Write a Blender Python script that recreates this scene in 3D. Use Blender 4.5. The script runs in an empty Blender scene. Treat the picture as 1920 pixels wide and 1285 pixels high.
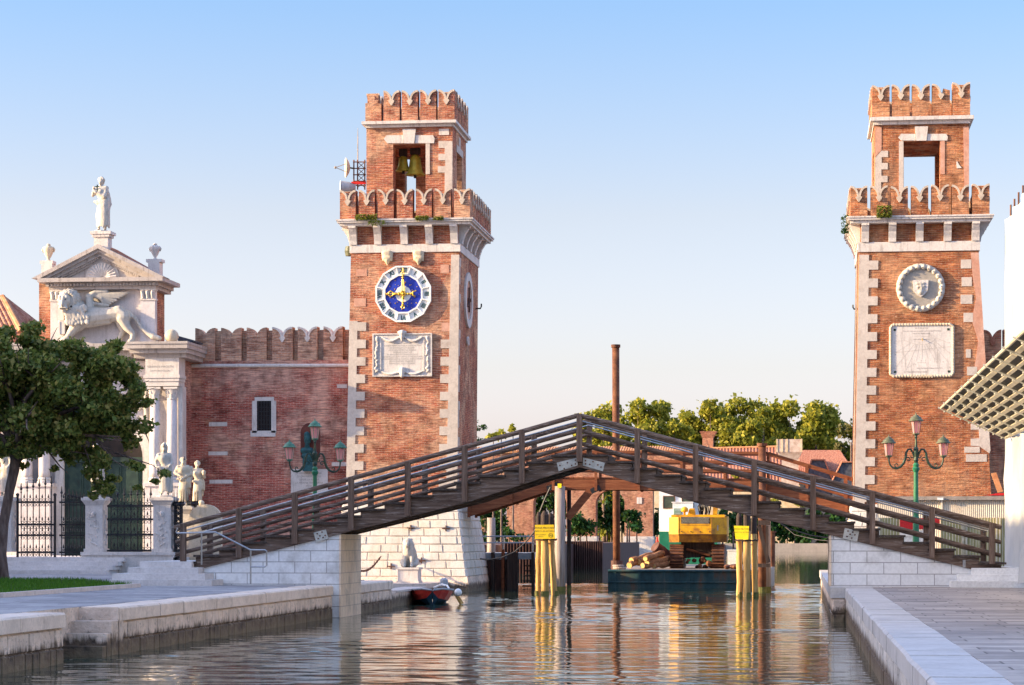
import bpy, bmesh, math, random
import numpy as np
from mathutils import Vector, Matrix
R = math.radians; PI = math.pi
random.seed(11)
S = bpy.context.scene
C = S.collection
sin, cos = math.sin, math.cos

# ------------------------------------------------------------------ camera, sky, sun, exposure
TH, F, HC, HY, CX = R(6.84), 4500.0, 2.2, 1010.0, 960.0
cam_data = bpy.data.cameras.new('camera')
cam_data.sensor_width = 36.0
cam_data.lens = F / 1920.0 * 36.0
cam_data.shift_y = (HY - 642.5) / 1920.0
cam_data.clip_end = 6000.0
cam = bpy.data.objects.new('camera', cam_data)
cam.location = (0, 0, HC)
cam.rotation_euler = (R(90), 0, TH)
C.objects.link(cam)
S.camera = cam

SUN_OFF, SUN_EL = R(14.0), R(15.0)            # low sun, almost along the facades, from the left
to_sun = Vector((-cos(SUN_OFF) * cos(SUN_EL), -sin(SUN_OFF) * cos(SUN_EL), sin(SUN_EL)))
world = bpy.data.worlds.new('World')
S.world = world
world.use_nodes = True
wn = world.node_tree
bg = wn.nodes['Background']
sky = wn.nodes.new('ShaderNodeTexSky')
sky.sky_type = 'NISHITA'
sky.sun_disc = False
sky.sun_elevation = SUN_EL
sky.sun_rotation = math.atan2(to_sun.x, to_sun.y)
sky.air_density = 1.0
sky.dust_density = 2.0
sky.ozone_density = 2.0
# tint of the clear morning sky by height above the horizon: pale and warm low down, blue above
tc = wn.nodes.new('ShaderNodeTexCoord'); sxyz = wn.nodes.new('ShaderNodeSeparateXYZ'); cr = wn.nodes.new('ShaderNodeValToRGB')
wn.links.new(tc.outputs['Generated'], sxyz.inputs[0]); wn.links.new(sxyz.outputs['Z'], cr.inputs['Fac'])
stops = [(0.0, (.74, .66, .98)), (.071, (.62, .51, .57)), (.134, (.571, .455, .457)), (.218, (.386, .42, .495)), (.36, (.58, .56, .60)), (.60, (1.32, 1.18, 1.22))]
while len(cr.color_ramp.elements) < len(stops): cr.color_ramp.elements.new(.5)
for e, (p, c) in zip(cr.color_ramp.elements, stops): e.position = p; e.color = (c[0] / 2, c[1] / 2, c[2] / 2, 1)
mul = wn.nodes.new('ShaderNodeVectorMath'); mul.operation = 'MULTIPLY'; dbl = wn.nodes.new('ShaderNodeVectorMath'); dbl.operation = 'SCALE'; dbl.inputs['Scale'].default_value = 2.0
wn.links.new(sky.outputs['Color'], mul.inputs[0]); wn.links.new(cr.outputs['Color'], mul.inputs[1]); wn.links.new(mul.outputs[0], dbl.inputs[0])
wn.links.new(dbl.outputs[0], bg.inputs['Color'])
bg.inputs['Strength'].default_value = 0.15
sun_data = bpy.data.lights.new('sun', 'SUN')
sun_data.energy = 3.0
sun_data.angle = R(0.5)
sun_data.color = (1.0, 0.75, 0.44)
sun = bpy.data.objects.new('sun', sun_data)
sun.rotation_euler = to_sun.to_track_quat('Z', 'Y').to_euler()
sun.location = (-40, -20, 60)
C.objects.link(sun)
S.view_settings.view_transform = 'Standard'
S.view_settings.look = 'None'
S.view_settings.gamma = 1.0
S.view_settings.use_curve_mapping = False
S.view_settings.exposure = 2.1

# ------------------------------------------------------------------ measuring: photo pixel -> world point at a known distance
def ray(px):
    u = (px - CX) / F
    return (-sin(TH) + u * cos(TH), cos(TH) + u * sin(TH))
def X(px, Y):
    a, b = ray(px); return a * Y / b
def Z(py, px, Y):
    a, b = ray(px); return HC + (HY - py) / F * (Y / b)
def P(px, py, Y):
    return Vector((X(px, Y), Y, Z(py, px, Y)))
def G(px, py, z):                              # point of a horizontal level z
    d = (HC - z) * F / (py - HY); a, b = ray(px)
    return Vector((a * d, b * d, z))

# ------------------------------------------------------------------ mesh helpers
ORG = {}
class MB:
    def __init__(s): s.v = []; s.f = []
    def add(s, vs, fs):
        n = len(s.v); s.v += [Vector(p) for p in vs]; s.f += [tuple(i + n for i in f) for f in fs]; return s
    def hexa(s, b, t):                         # bottom quad, top quad
        return s.add(list(b) + list(t), [(3, 2, 1, 0), (4, 5, 6, 7), (0, 1, 5, 4), (1, 2, 6, 5), (2, 3, 7, 6), (3, 0, 4, 7)])
    def box(s, x0, x1, y0, y1, z0, z1):
        return s.hexa([(x0, y0, z0), (x1, y0, z0), (x1, y1, z0), (x0, y1, z0)], [(x0, y0, z1), (x1, y0, z1), (x1, y1, z1), (x0, y1, z1)])
    def frus(s, a, z0, b, z1):                 # rectangles (x0,x1,y0,y1)
        q = lambda r, z: [(r[0], r[2], z), (r[1], r[2], z), (r[1], r[3], z), (r[0], r[3], z)]
        return s.hexa(q(a, z0), q(b, z1))
    def prism(s, poly, c0, c1, plane='xz'):
        n = len(poly)
        m = {'xz': lambda a, b, c: (a, c, b), 'yz': lambda a, b, c: (c, a, b), 'xy': lambda a, b, c: (a, b, c)}[plane]
        vs = [m(a, b, c0) for a, b in poly] + [m(a, b, c1) for a, b in poly]
        fs = [tuple(range(n)), tuple(range(2 * n - 1, n - 1, -1))] + [(i, (i + 1) % n, (i + 1) % n + n, i + n) for i in range(n)]
        return s.add(vs, fs)
    def tube(s, pts, r, n=8, r1=None, cap=True):
        pts = [Vector(p) for p in pts]; m = len(pts)
        rs = r if isinstance(r, (list, tuple)) else [r + ((r1 if r1 is not None else r) - r) * i / max(1, m - 1) for i in range(m)]
        t0 = (pts[1] - pts[0]).normalized()
        up = Vector((0, 0, 1)) if abs(t0.z) < .9 else Vector((1, 0, 0))
        a = t0.cross(up).normalized(); vs = []; fs = []
        for i, p in enumerate(pts):
            t = (pts[min(i + 1, m - 1)] - pts[max(i - 1, 0)])
            t = t.normalized() if t.length > 1e-9 else t0
            a = (a - t * a.dot(t)); a = a.normalized() if a.length > 1e-6 else t.orthogonal().normalized()
            b = t.cross(a)
            vs += [p + (a * cos(2 * PI * k / n) + b * sin(2 * PI * k / n)) * rs[i] for k in range(n)]
        for i in range(m - 1):
            fs += [(i * n + k, i * n + (k + 1) % n, (i + 1) * n + (k + 1) % n, (i + 1) * n + k) for k in range(n)]
        if cap: fs += [tuple(range(n - 1, -1, -1)), tuple((m - 1) * n + k for k in range(n))]
        return s.add(vs, fs)
    def lathe(s, prof, cx=0, cy=0, z0=0, n=14, sq=False):
        vs = []; fs = []; m = len(prof); ph = PI / n if sq else 0; k0 = 1 / cos(PI / n) if sq else 1
        for r, z in prof:
            vs += [(cx + k0 * r * cos(2 * PI * k / n + ph), cy + k0 * r * sin(2 * PI * k / n + ph), z0 + z) for k in range(n)]
        for i in range(m - 1):
            fs += [(i * n + k, i * n + (k + 1) % n, (i + 1) * n + (k + 1) % n, (i + 1) * n + k) for k in range(n)]
        fs += [tuple(range(n - 1, -1, -1)), tuple((m - 1) * n + k for k in range(n))]
        return s.add(vs, fs)
    def ball(s, c, r, n=10, sc=(1, 1, 1)):
        k = n // 2 + 1; vs = []; fs = []
        for i in range(1, k):
            a = PI * i / k
            vs += [(c[0] + r * sc[0] * sin(a) * cos(2 * PI * j / n), c[1] + r * sc[1] * sin(a) * sin(2 * PI * j / n), c[2] - r * sc[2] * cos(a)) for j in range(n)]
        for i in range(k - 2):
            fs += [(i * n + j, i * n + (j + 1) % n, (i + 1) * n + (j + 1) % n, (i + 1) * n + j) for j in range(n)]
        vs += [(c[0], c[1], c[2] - r * sc[2]), (c[0], c[1], c[2] + r * sc[2])]; b = len(vs) - 2
        fs += [(b, (j + 1) % n, j) for j in range(n)] + [(b + 1, (k - 2) * n + j, (k - 2) * n + (j + 1) % n) for j in range(n)]
        return s.add(vs, fs)
    def beam(s, p0, p1, w, h):                 # w across (horizontal), h in the upright plane
        p0, p1 = Vector(p0), Vector(p1); t = (p1 - p0).normalized()
        a = t.cross(Vector((0, 0, 1)))
        a = a.normalized() if a.length > 1e-4 else Vector((1, 0, 0))
        b = a.cross(t); q = lambda p: [p - a * w / 2 - b * h / 2, p + a * w / 2 - b * h / 2, p + a * w / 2 + b * h / 2, p - a * w / 2 + b * h / 2]
        return s.hexa(q(p0), q(p1))
    def ring(s, c, r, t, n=12, k=6, axis='y'):
        pts = []
        for i in range(n + 1):
            a = 2 * PI * i / n
            pts.append((c[0] + r * cos(a), c[1], c[2] + r * sin(a)) if axis == 'y' else ((c[0] + r * cos(a), c[1] + r * sin(a), c[2]) if axis == 'z' else (c[0], c[1] + r * cos(a), c[2] + r * sin(a))))
        return s.tube(pts, t, k, cap=False)
    def blocks(s, bl, br, tl, tr, rows, blen, proud=.03, gap=.012, bev=.02, rnd=random, jit=.25):
        """courses of dressed stones standing proud of a four-cornered face"""
        bl, br, tl, tr = map(Vector, (bl, br, tl, tr)); L = (br - bl).length
        n = (br - bl).cross(tl - bl).normalized(); H = (tl - bl).length
        def p(u, v): return (bl * (1 - u) + br * u) * (1 - v) + (tl * (1 - u) + tr * u) * v
        for i in range(rows):
            v0, v1 = i / rows + gap / H, (i + 1) / rows - gap / H
            u = -(.5 * (i % 2)) * blen / L * rnd.uniform(.8, 1.1)
            while u < 1:
                w = blen / L * rnd.uniform(1 - jit, 1 + jit); a, b = max(u, 0) + gap / L, min(u + w, 1) - gap / L; u += w
                if b - a < .08 / L: continue
                pr = n * proud * rnd.uniform(.7, 1.15); bu, bv = bev / L, bev / H
                o = [p(a, v0), p(b, v0), p(b, v1), p(a, v1)]; t = [p(a + bu, v0 + bv) + pr, p(b - bu, v0 + bv) + pr, p(b - bu, v1 - bv) + pr, p(a + bu, v1 - bv) + pr]
                s.add(o + t, [(4, 5, 6, 7), (0, 1, 5, 4), (1, 2, 6, 5), (2, 3, 7, 6), (3, 0, 4, 7)])
        return s
    def text(s, body, x, y, z, size, depth=.01, align='CENTER', rot=0.0, sx=1.0, bold=0.0):
        cu = bpy.data.curves.new('lettering', 'FONT'); cu.body = body; cu.size = size; cu.align_x = align; cu.align_y = 'CENTER'
        cu.extrude = 0; cu.resolution_u = 2; cu.offset = bold
        ob = bpy.data.objects.new('lettering', cu); me = bpy.data.meshes.new_from_object(ob)
        ca, sa = cos(rot), sin(rot)
        vs = [(x + (v.co.x * sx * ca - v.co.y * sa), y, z + (v.co.x * sx * sa + v.co.y * ca)) for v in me.vertices]
        s.add(vs, [tuple(p.vertices) for p in me.polygons])
        bpy.data.objects.remove(ob); bpy.data.curves.remove(cu); bpy.data.meshes.remove(me)
        return s
    def move(s, M): s.v = [M @ p for p in s.v]; return s
    def join(s, o): return s.add(o.v, o.f)
    def build(s, name, m, parent=None, smooth=False, local=False, recalc=True):
        if parent is not None:
            o0 = Vector((0, 0, 0)) if local else ORG[parent]; loc = Vector((0, 0, 0))
        else:
            xs = [p.x for p in s.v]; ys = [p.y for p in s.v]; zs = [p.z for p in s.v]
            o0 = Vector(((min(xs) + max(xs)) / 2, (min(ys) + max(ys)) / 2, min(zs))); loc = o0
        me = bpy.data.meshes.new(name); me.from_pydata([p - o0 for p in s.v], [], s.f)
        if recalc:
            bm = bmesh.new(); bm.from_mesh(me); bmesh.ops.recalc_face_normals(bm, faces=bm.faces); bm.to_mesh(me); bm.free()
        if smooth: me.polygons.foreach_set('use_smooth', [True] * len(me.polygons))
        me.materials.append(m)
        ob = bpy.data.objects.new(name, me); C.objects.link(ob)
        if parent is not None: ob.parent = parent
        ob.location = loc; ORG[ob] = o0
        return ob

def tag(o, label=None, cat=None, group=None, kind=None):
    if label: o['label'] = label
    if cat: o['category'] = cat
    if group: o['group'] = group
    if kind: o['kind'] = kind
    return o
def thing(name, label, cat, loc=(0, 0, 0), group=None, rotz=0):
    o = bpy.data.objects.new(name, None); C.objects.link(o); o.location = loc; o.rotation_euler = (0, 0, rotz)
    o.empty_display_size = .2; ORG[o] = Vector(loc)
    return tag(o, label, cat, group)
def copy_tree(o, loc=None, rotz=None, label=None, parent=None):
    c = o.copy(); C.objects.link(c)
    if parent is not None: c.parent = parent
    if loc is not None: c.location = loc
    if rotz is not None: c.rotation_euler = (0, 0, rotz)
    if label: c['label'] = label
    for ch in [k for k in ALLCH.get(o.name, [])] if False else list(o.children): copy_tree(ch, parent=c)
    return c
ALLCH = {}
def setting(o): o['kind'] = 'structure'; return o

def blob(caps, voxel=.03, smooth=4):
    """one continuous body grown from tapered limbs: (p0, p1, r0, r1)"""
    mb = MB()
    for c in caps:
        p0, p1, r0, r1 = Vector(c[0]), Vector(c[1]), c[2], c[3]
        sc = c[4] if len(c) > 4 else (1, 1, 1)
        if (p1 - p0).length < 1e-5: mb.ball(p0, r0, 12, sc)
        else:
            mb.tube([p0, p1], [r0, r1], 10); mb.ball(p0, r0, 10); mb.ball(p1, r1, 10)
    me = bpy.data.meshes.new('body'); me.from_pydata(mb.v, [], mb.f)
    ob = bpy.data.objects.new('body', me); C.objects.link(ob)
    m = ob.modifiers.new('r', 'REMESH'); m.mode = 'VOXEL'; m.voxel_size = voxel; m.use_smooth_shade = True
    m2 = ob.modifiers.new('s', 'SMOOTH'); m2.factor = .5; m2.iterations = smooth
    dg = bpy.context.evaluated_depsgraph_get()
    e = bpy.data.meshes.new_from_object(ob.evaluated_get(dg))
    out = MB(); out.v = [v.co.copy() for v in e.vertices]; out.f = [tuple(p.vertices) for p in e.polygons]
    bpy.data.objects.remove(ob); bpy.data.meshes.remove(me); bpy.data.meshes.remove(e)
    return out
# ------------------------------------------------------------------ materials
def nt_new(name):
    m = bpy.data.materials.new(name); m.use_nodes = True; nt = m.node_tree
    return m, nt, nt.nodes['Principled BSDF']
def nd(nt, t, **kw):
    n = nt.nodes.new('ShaderNode' + t)
    for k, v in kw.items():
        if k.startswith('i_'): n.inputs[k[2:].replace('_', ' ')].default_value = v
        else: setattr(n, k, v)
    return n
def ramp(nt, fac, stops):
    r = nd(nt, 'ValToRGB'); el = r.color_ramp.elements
    while len(el) < len(stops): el.new(.5)
    for e, (p, c) in zip(el, stops): e.position = p; e.color = (*c, 1) if len(c) == 3 else c
    nt.links.new(fac, r.inputs['Fac']); return r.outputs['Color']
def mix(nt, fac, a, b, mode='MIX'):
    n = nd(nt, 'MixRGB', blend_type=mode)
    for sck, v in (('Fac', fac), ('Color1', a), ('Color2', b)):
        if hasattr(v, 'is_linked'): nt.links.new(v, n.inputs[sck])
        else: n.inputs[sck].default_value = (*v, 1) if isinstance(v, tuple) else v
    return n.outputs['Color']
def noise(nt, vec, scale, detail=4, rough=.55, dist=0):
    n = nd(nt, 'TexNoise'); n.inputs['Scale'].default_value = scale; n.inputs['Detail'].default_value = detail
    n.inputs['Roughness'].default_value = rough; n.inputs['Distortion'].default_value = dist
    nt.links.new(vec, n.inputs['Vector']); return n.outputs['Fac']
def mapv(nt, vec, sc=(1, 1, 1), rot=(0, 0, 0)):
    n = nd(nt, 'Mapping'); n.inputs['Scale'].default_value = sc; n.inputs['Rotation'].default_value = rot
    nt.links.new(vec, n.inputs['Vector']); return n.outputs['Vector']
def bump(nt, bs, h, strength=.3, dist=.02, prev=None):
    b = nd(nt, 'Bump'); b.inputs['Strength'].default_value = strength; b.inputs['Distance'].default_value = dist
    nt.links.new(h, b.inputs['Height'])
    if prev is not None: nt.links.new(prev, b.inputs['Normal'])
    if bs is not None: nt.links.new(b.outputs['Normal'], bs.inputs['Normal'])
    return b.outputs['Normal']
def objv(nt): return nd(nt, 'TexCoord').outputs['Object']
def posv(nt): return nd(nt, 'NewGeometry').outputs['Position']
def math_(nt, op, a, b=0.0):
    n = nd(nt, 'Math', operation=op)
    for i, v in enumerate((a, b)):
        if hasattr(v, 'is_linked'): nt.links.new(v, n.inputs[i])
        else: n.inputs[i].default_value = v
    return n.outputs[0]
def walluv(nt):
    g = nd(nt, 'NewGeometry'); sn = nd(nt, 'SeparateXYZ'); sp = nd(nt, 'SeparateXYZ'); cb = nd(nt, 'CombineXYZ')
    nt.links.new(g.outputs['True Normal'], sn.inputs[0]); nt.links.new(g.outputs['Position'], sp.inputs[0])
    f = math_(nt, 'GREATER_THAN', math_(nt, 'ABSOLUTE', sn.outputs['X']), .7)
    u = math_(nt, 'ADD', math_(nt, 'MULTIPLY', sp.outputs['Y'], f), math_(nt, 'MULTIPLY', sp.outputs['X'], math_(nt, 'SUBTRACT', 1.0, f)))
    nt.links.new(u, cb.inputs['X']); nt.links.new(sp.outputs['Z'], cb.inputs['Y'])
    return cb.outputs[0], g.outputs['Position']
def solid(name, cols, scale=3, rough=.7, bmp=.25, bscale=14, metal=0.0, stretch=(1, 1, 1), detail=5, bdist=.01, spec=.4):
    """worn surface: base tones spread by noise, with fine relief"""
    m, nt, bs = nt_new(name)
    v = mapv(nt, objv(nt), stretch)
    f = noise(nt, v, scale, detail)
    k = len(cols); col = ramp(nt, f, [(.32 + .36 * i / max(1, k - 1), c) for i, c in enumerate(cols)])
    fine = noise(nt, v, scale * 7, 3)
    col = mix(nt, .35, col, ramp(nt, fine, [(.3, (.55, .55, .55)), (.7, (1.25, 1.25, 1.25))]), 'MULTIPLY')
    nt.links.new(col, bs.inputs['Base Color'])
    bs.inputs['Roughness'].default_value = rough; bs.inputs['Metallic'].default_value = metal
    bs.inputs['Specular IOR Level'].default_value = spec
    if bmp: bump(nt, bs, noise(nt, v, bscale, 4), bmp, bdist)
    return m
def brick_mat(name, c1, c2, pale, mortar, plaster=.5, bw=.26, bh=.074, rough_bump=.9, seed=0.0):
    m, nt, bs = nt_new(name)
    uv, pos = walluv(nt)
    wob = nd(nt, 'VectorMath', operation='ADD'); nz = nd(nt, 'TexNoise'); nz.inputs['Scale'].default_value = 2.2
    nt.links.new(pos, nz.inputs['Vector']); sc = nd(nt, 'VectorMath', operation='SCALE'); sc.inputs['Scale'].default_value = .09
    nt.links.new(nz.outputs['Color'], sc.inputs[0]); nt.links.new(uv, wob.inputs[0]); nt.links.new(sc.outputs[0], wob.inputs[1])
    b = nd(nt, 'TexBrick'); b.inputs['Scale'].default_value = 1; b.inputs['Brick Width'].default_value = bw; b.inputs['Row Height'].default_value = bh
    b.inputs['Mortar Size'].default_value = .009; b.inputs['Mortar Smooth'].default_value = .3; b.inputs['Bias'].default_value = -.15
    b.inputs['Color1'].default_value = (*c1, 1); b.inputs['Color2'].default_value = (*c2, 1); b.inputs['Mortar'].default_value = (*mortar, 1)
    nt.links.new(wob.outputs[0], b.inputs['Vector'])
    sh = nd(nt, 'VectorMath', operation='ADD'); sh.inputs[1].default_value = (seed, seed * 2.3, seed * .7); nt.links.new(pos, sh.inputs[0]); p2 = sh.outputs[0]
    big = noise(nt, p2, .42, 7, .68, .5)
    col = mix(nt, ramp(nt, big, [(.47, (0, 0, 0)), (.60, (plaster, plaster, plaster))]), b.outputs['Color'], pale)
    och = noise(nt, p2, 1.1, 6, .7, .3)
    col = mix(nt, ramp(nt, och, [(.55, (0, 0, 0)), (.70, (.35, .35, .35))]), col, tuple(c * k for c, k in zip(pale, (.95, .86, .6))))
    row = noise(nt, mapv(nt, p2, (1.3, 1.3, 13)), 1.6, 3, .6)           # single courses that weathered lighter or darker
    col = mix(nt, .75, col, ramp(nt, row, [(.3, (.36, .30, .29)), (.5, (1, 1, 1)), (.68, (1.6, 1.55, 1.45))]), 'MULTIPLY')
    pat = noise(nt, p2, 1.9, 6, .7)
    col = mix(nt, .8, col, ramp(nt, pat, [(.33, (.45, .38, .38)), (.5, (1, 1, 1)), (.7, (1.35, 1.3, 1.25))]), 'MULTIPLY')
    soot = noise(nt, mapv(nt, p2, (1.6, 1.6, .35)), 1.0, 5, .65)
    col = mix(nt, ramp(nt, soot, [(.56, (0, 0, 0)), (.74, (.6, .6, .6))]), col, (.13, .085, .07))
    sp = noise(nt, mapv(nt, p2, (4, 4, 11)), 2.0, 2, .5)
    col = mix(nt, ramp(nt, sp, [(.66, (0, 0, 0)), (.74, (.55, .55, .55))]), col, (.62, .48, .38))
    nt.links.new(col, bs.inputs['Base Color']); bs.inputs['Roughness'].default_value = .93; bs.inputs['Specular IOR Level'].default_value = .15
    n1 = bump(nt, None, b.outputs['Fac'], -.5, .012)
    n2 = bump(nt, None, row, .5, .03, n1)
    bump(nt, bs, noise(nt, mapv(nt, p2, (1, 1, 2.2)), 9, 5, .65), rough_bump, .035, n2)
    return m
def stone_mat(name, base, dark, grime=.5, scale=1.2, bmp=.3, rough=.75, streak=True, tint=None):
    """Istrian stone: pale, with grey and ochre weathering and vertical run-off streaks"""
    m, nt, bs = nt_new(name); p = posv(nt)
    col = ramp(nt, noise(nt, p, scale, 6, .65), [(.3, tuple(c * .82 for c in base)), (.55, base), (.75, tuple(min(1, c * 1.08) for c in base))])
    if tint: col = mix(nt, ramp(nt, noise(nt, p, scale * .6, 4), [(.5, (0, 0, 0)), (.7, (.6, .6, .6))]), col, tint)
    g = noise(nt, mapv(nt, p, (5, 5, .8) if streak else (2, 2, 2)), 1.5, 5, .65)
    col = mix(nt, ramp(nt, g, [(.52, (0, 0, 0)), (.72, (grime, grime, grime))]), col, dark)
    sp = noise(nt, p, 17, 3, .6)
    col = mix(nt, .3, col, ramp(nt, sp, [(.3, (.6, .6, .6)), (.6, (1.1, 1.1, 1.1))]), 'MULTIPLY')
    nt.links.new(col, bs.inputs['Base Color']); bs.inputs['Roughness'].default_value = rough; bs.inputs['Specular IOR Level'].default_value = .3
    bump(nt, bs, noise(nt, p, 11, 5), bmp, .02)
    return m
def ashlar_mat(name, c1, c2, mortar, bw=.8, bh=.36, msize=.012, grime=.4, dark=(.2, .18, .15), hatch=True):
    m, nt, bs = nt_new(name); uv, p = walluv(nt); grime = .6
    b = nd(nt, 'TexBrick'); b.inputs['Scale'].default_value = 1; b.inputs['Brick Width'].default_value = bw; b.inputs['Row Height'].default_value = bh
    b.inputs['Mortar Size'].default_value = msize; b.inputs['Mortar Smooth'].default_value = .1
    b.inputs['Color1'].default_value = (*c1, 1); b.inputs['Color2'].default_value = (*c2, 1); b.inputs['Mortar'].default_value = (*mortar, 1)
    nt.links.new(uv, b.inputs['Vector'])
    col = mix(nt, ramp(nt, noise(nt, p, 1.1, 6, .65), [(.5, (0, 0, 0)), (.75, (grime, grime, grime))]), b.outputs['Color'], dark)
    col = mix(nt, .3, col, ramp(nt, noise(nt, p, 13, 3), [(.3, (.65, .65, .65)), (.65, (1.1, 1.1, 1.1))]), 'MULTIPLY')
    nt.links.new(col, bs.inputs['Base Color']); bs.inputs['Roughness'].default_value = .8
    n1 = bump(nt, None, b.outputs['Fac'], -.6, .015)
    bump(nt, bs, noise(nt, mapv(nt, p, (9, 9, 9), (0, .8, 0)), 2, 3), .25, .01, n1)
    return m
def paving_mat(name, c1, c2, mortar, bw, bh, wet=.5):
    m, nt, bs = nt_new(name); p = posv(nt)
    b = nd(nt, 'TexBrick'); b.inputs['Scale'].default_value = 1; b.inputs['Brick Width'].default_value = bw; b.inputs['Row Height'].default_value = bh
    b.offset = .37; b.offset_frequency = 3; b.squash = .7; b.squash_frequency = 2; b.inputs['Mortar Size'].default_value = .016; b.inputs['Mortar Smooth'].default_value = .2; b.inputs['Bias'].default_value = 0
    b.inputs['Color1'].default_value = (*c1, 1); b.inputs['Color2'].default_value = (*c2, 1); b.inputs['Mortar'].default_value = (*mortar, 1)
    nt.links.new(p, b.inputs['Vector'])
    col = mix(nt, .8, b.outputs['Color'], ramp(nt, noise(nt, p, .7, 6, .65), [(.3, (.55, .55, .57)), (.55, (1, 1, 1)), (.75, (1.3, 1.27, 1.22))]), 'MULTIPLY')
    col = mix(nt, .5, col, ramp(nt, noise(nt, p, 6, 4, .6), [(.3, (.6, .6, .6)), (.65, (1.15, 1.15, 1.15))]), 'MULTIPLY')
    nt.links.new(col, bs.inputs['Base Color'])
    bs.inputs['Roughness'].default_value = .62
    n1 = bump(nt, None, b.outputs['Fac'], -.5, .012)
    bump(nt, bs, noise(nt, p, 5, 5), .3, .02, n1)
    return m
def quay_mat(name, base, band=.62):
    """quay stone, stained dark and weedy up to the tide line"""
    m, nt, bs = nt_new(name); p = posv(nt); s3 = nd(nt, 'SeparateXYZ'); nt.links.new(p, s3.inputs[0])
    col = ramp(nt, noise(nt, p, 1.3, 6, .65), [(.3, tuple(c * .62 for c in base)), (.55, base), (.72, tuple(min(1, c * 1.12) for c in base))])
    spots = noise(nt, mapv(nt, p, (3, 3, 4)), 2.2, 5, .7)
    col = mix(nt, ramp(nt, spots, [(.55, (0, 0, 0)), (.68, (.65, .65, .65))]), col, (.09, .08, .065))
    zz = math_(nt, 'ADD', s3.outputs['Z'], math_(nt, 'MULTIPLY', math_(nt, 'SUBTRACT', noise(nt, mapv(nt, p, (6, 6, 1.0)), 1.2, 5, .7), .5), .55))
    tide = ramp(nt, math_(nt, 'DIVIDE', zz, band), [(.72, (1, 1, 1)), (1.0, (0, 0, 0))])
    weed = ramp(nt, noise(nt, p, 3.5, 5, .7), [(.32, (.03, .020, .014)), (.5, (.12, .078, .05)), (.7, (.22, .16, .095))])
    col = mix(nt, tide, col, weed)
    low = ramp(nt, zz, [(.05, (1, 1, 1)), (.22, (0, 0, 0))])
    col = mix(nt, mix(nt, .5, low, (0, 0, 0)), col, (.20, .15, .085))
    nt.links.new(col, bs.inputs['Base Color']); bs.inputs['Roughness'].default_value = .75
    bump(nt, bs, noise(nt, p, 7, 6, .65), .9, .06)
    return m
def wood_mat(name, cols, along='x', wear=(.42, .36, .36), wamt=.5, scale=1.0):
    m, nt, bs = nt_new(name); p = posv(nt)
    st = {'x': (.7, 6, 9), 'z': (8, 8, .5), 'y': (8, .6, 8)}[along]
    f = noise(nt, mapv(nt, p, st), 1.6 * scale, 6, .65, .5)
    k = len(cols); col = ramp(nt, f, [(.3 + .4 * i / (k - 1), c) for i, c in enumerate(cols)])
    w = noise(nt, mapv(nt, p, tuple(c * 1.6 for c in st)), 1.9 * scale, 5, .7)
    col = mix(nt, ramp(nt, w, [(.56, (0, 0, 0)), (.72, (wamt, wamt, wamt))]), col, wear)
    nt.links.new(col, bs.inputs['Base Color']); bs.inputs['Roughness'].default_value = .8; bs.inputs['Specular IOR Level'].default_value = .25
    bump(nt, bs, noise(nt, mapv(nt, p, tuple(c * 2 for c in st)), 2, 5, .7), .6, .015)
    return m
def leaf_mat(name, cols, trans=.35):
    m, nt, bs = nt_new(name); g = nd(nt, 'NewGeometry')
    col = ramp(nt, g.outputs['Random Per Island'], [(i / max(1, len(cols) - 1), c) for i, c in enumerate(cols)])
    nt.links.new(col, bs.inputs['Base Color']); bs.inputs['Roughness'].default_value = .55; bs.inputs['Specular IOR Level'].default_value = .25
    t = nd(nt, 'BsdfTranslucent'); nt.links.new(mix(nt, .5, col, (.12, .16, .02)), t.inputs['Color'])
    ms = nd(nt, 'MixShader'); ms.inputs[0].default_value = trans
    nt.links.new(bs.outputs[0], ms.inputs[1]); nt.links.new(t.outputs[0], ms.inputs[2])
    nt.links.new(ms.outputs[0], nt.nodes['Material Output'].inputs['Surface'])
    return m

BRICK = brick_mat('tower_brick', (.29, .075, .044), (.40, .15, .074), (.50, .32, .21), (.40, .27, .20), .75)
BRICK_R = brick_mat('warm_tower_brick', (.28, .078, .034), (.37, .135, .052), (.46, .27, .155), (.34, .21, .13), .5, seed=5.1)
BRICK_W = brick_mat('curtain_wall_brick', (.31, .068, .050), (.39, .12, .085), (.54, .33, .25), (.40, .27, .22), .75, seed=9.7)
BRICK_M = brick_mat('weathered_battlement_brick', (.40, .19, .12), (.50, .30, .20), (.52, .38, .28), (.42, .31, .25), .6, seed=2.2)
BRICK_F = brick_mat('arcade_brick', (.34, .12, .075), (.42, .19, .11), (.45, .28, .18), (.4, .3, .22), .5, seed=3.3)
PLASTER = solid('pink_plaster', [(.46, .22, .15), (.5, .27, .19), (.55, .34, .26)], 2.0, .85, .4)
STONE = stone_mat('istrian_stone', (.62, .57, .53), (.22, .19, .17), .55)
STONE_D = stone_mat('weathered_stone', (.60, .55, .51), (.20, .16, .14), .7)
COPING = stone_mat('tan_coping_stone', (.50, .42, .34), (.28, .2, .14), .6, 2.5, streak=False)
PEDSTONE = stone_mat('pediment_stone', (.44, .39, .36), (.15, .12, .10), .8)
QUOIN = stone_mat('quoin_stone', (.52, .455, .40), (.30, .22, .18), .5, streak=False)
MARBLE = stone_mat('statue_marble', (.50, .46, .40), (.20, .16, .13), .75, 2.5, .2, .6)
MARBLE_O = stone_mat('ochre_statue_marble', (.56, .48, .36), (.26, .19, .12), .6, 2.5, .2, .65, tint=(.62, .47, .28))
PORTAL = stone_mat('portal_stone', (.60, .55, .54), (.25, .20, .18), .45)
BASE = stone_mat('rusticated_stone', (.66, .61, .55), (.33, .25, .17), .45, 1.1, .5, tint=(.62, .50, .36))
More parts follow.
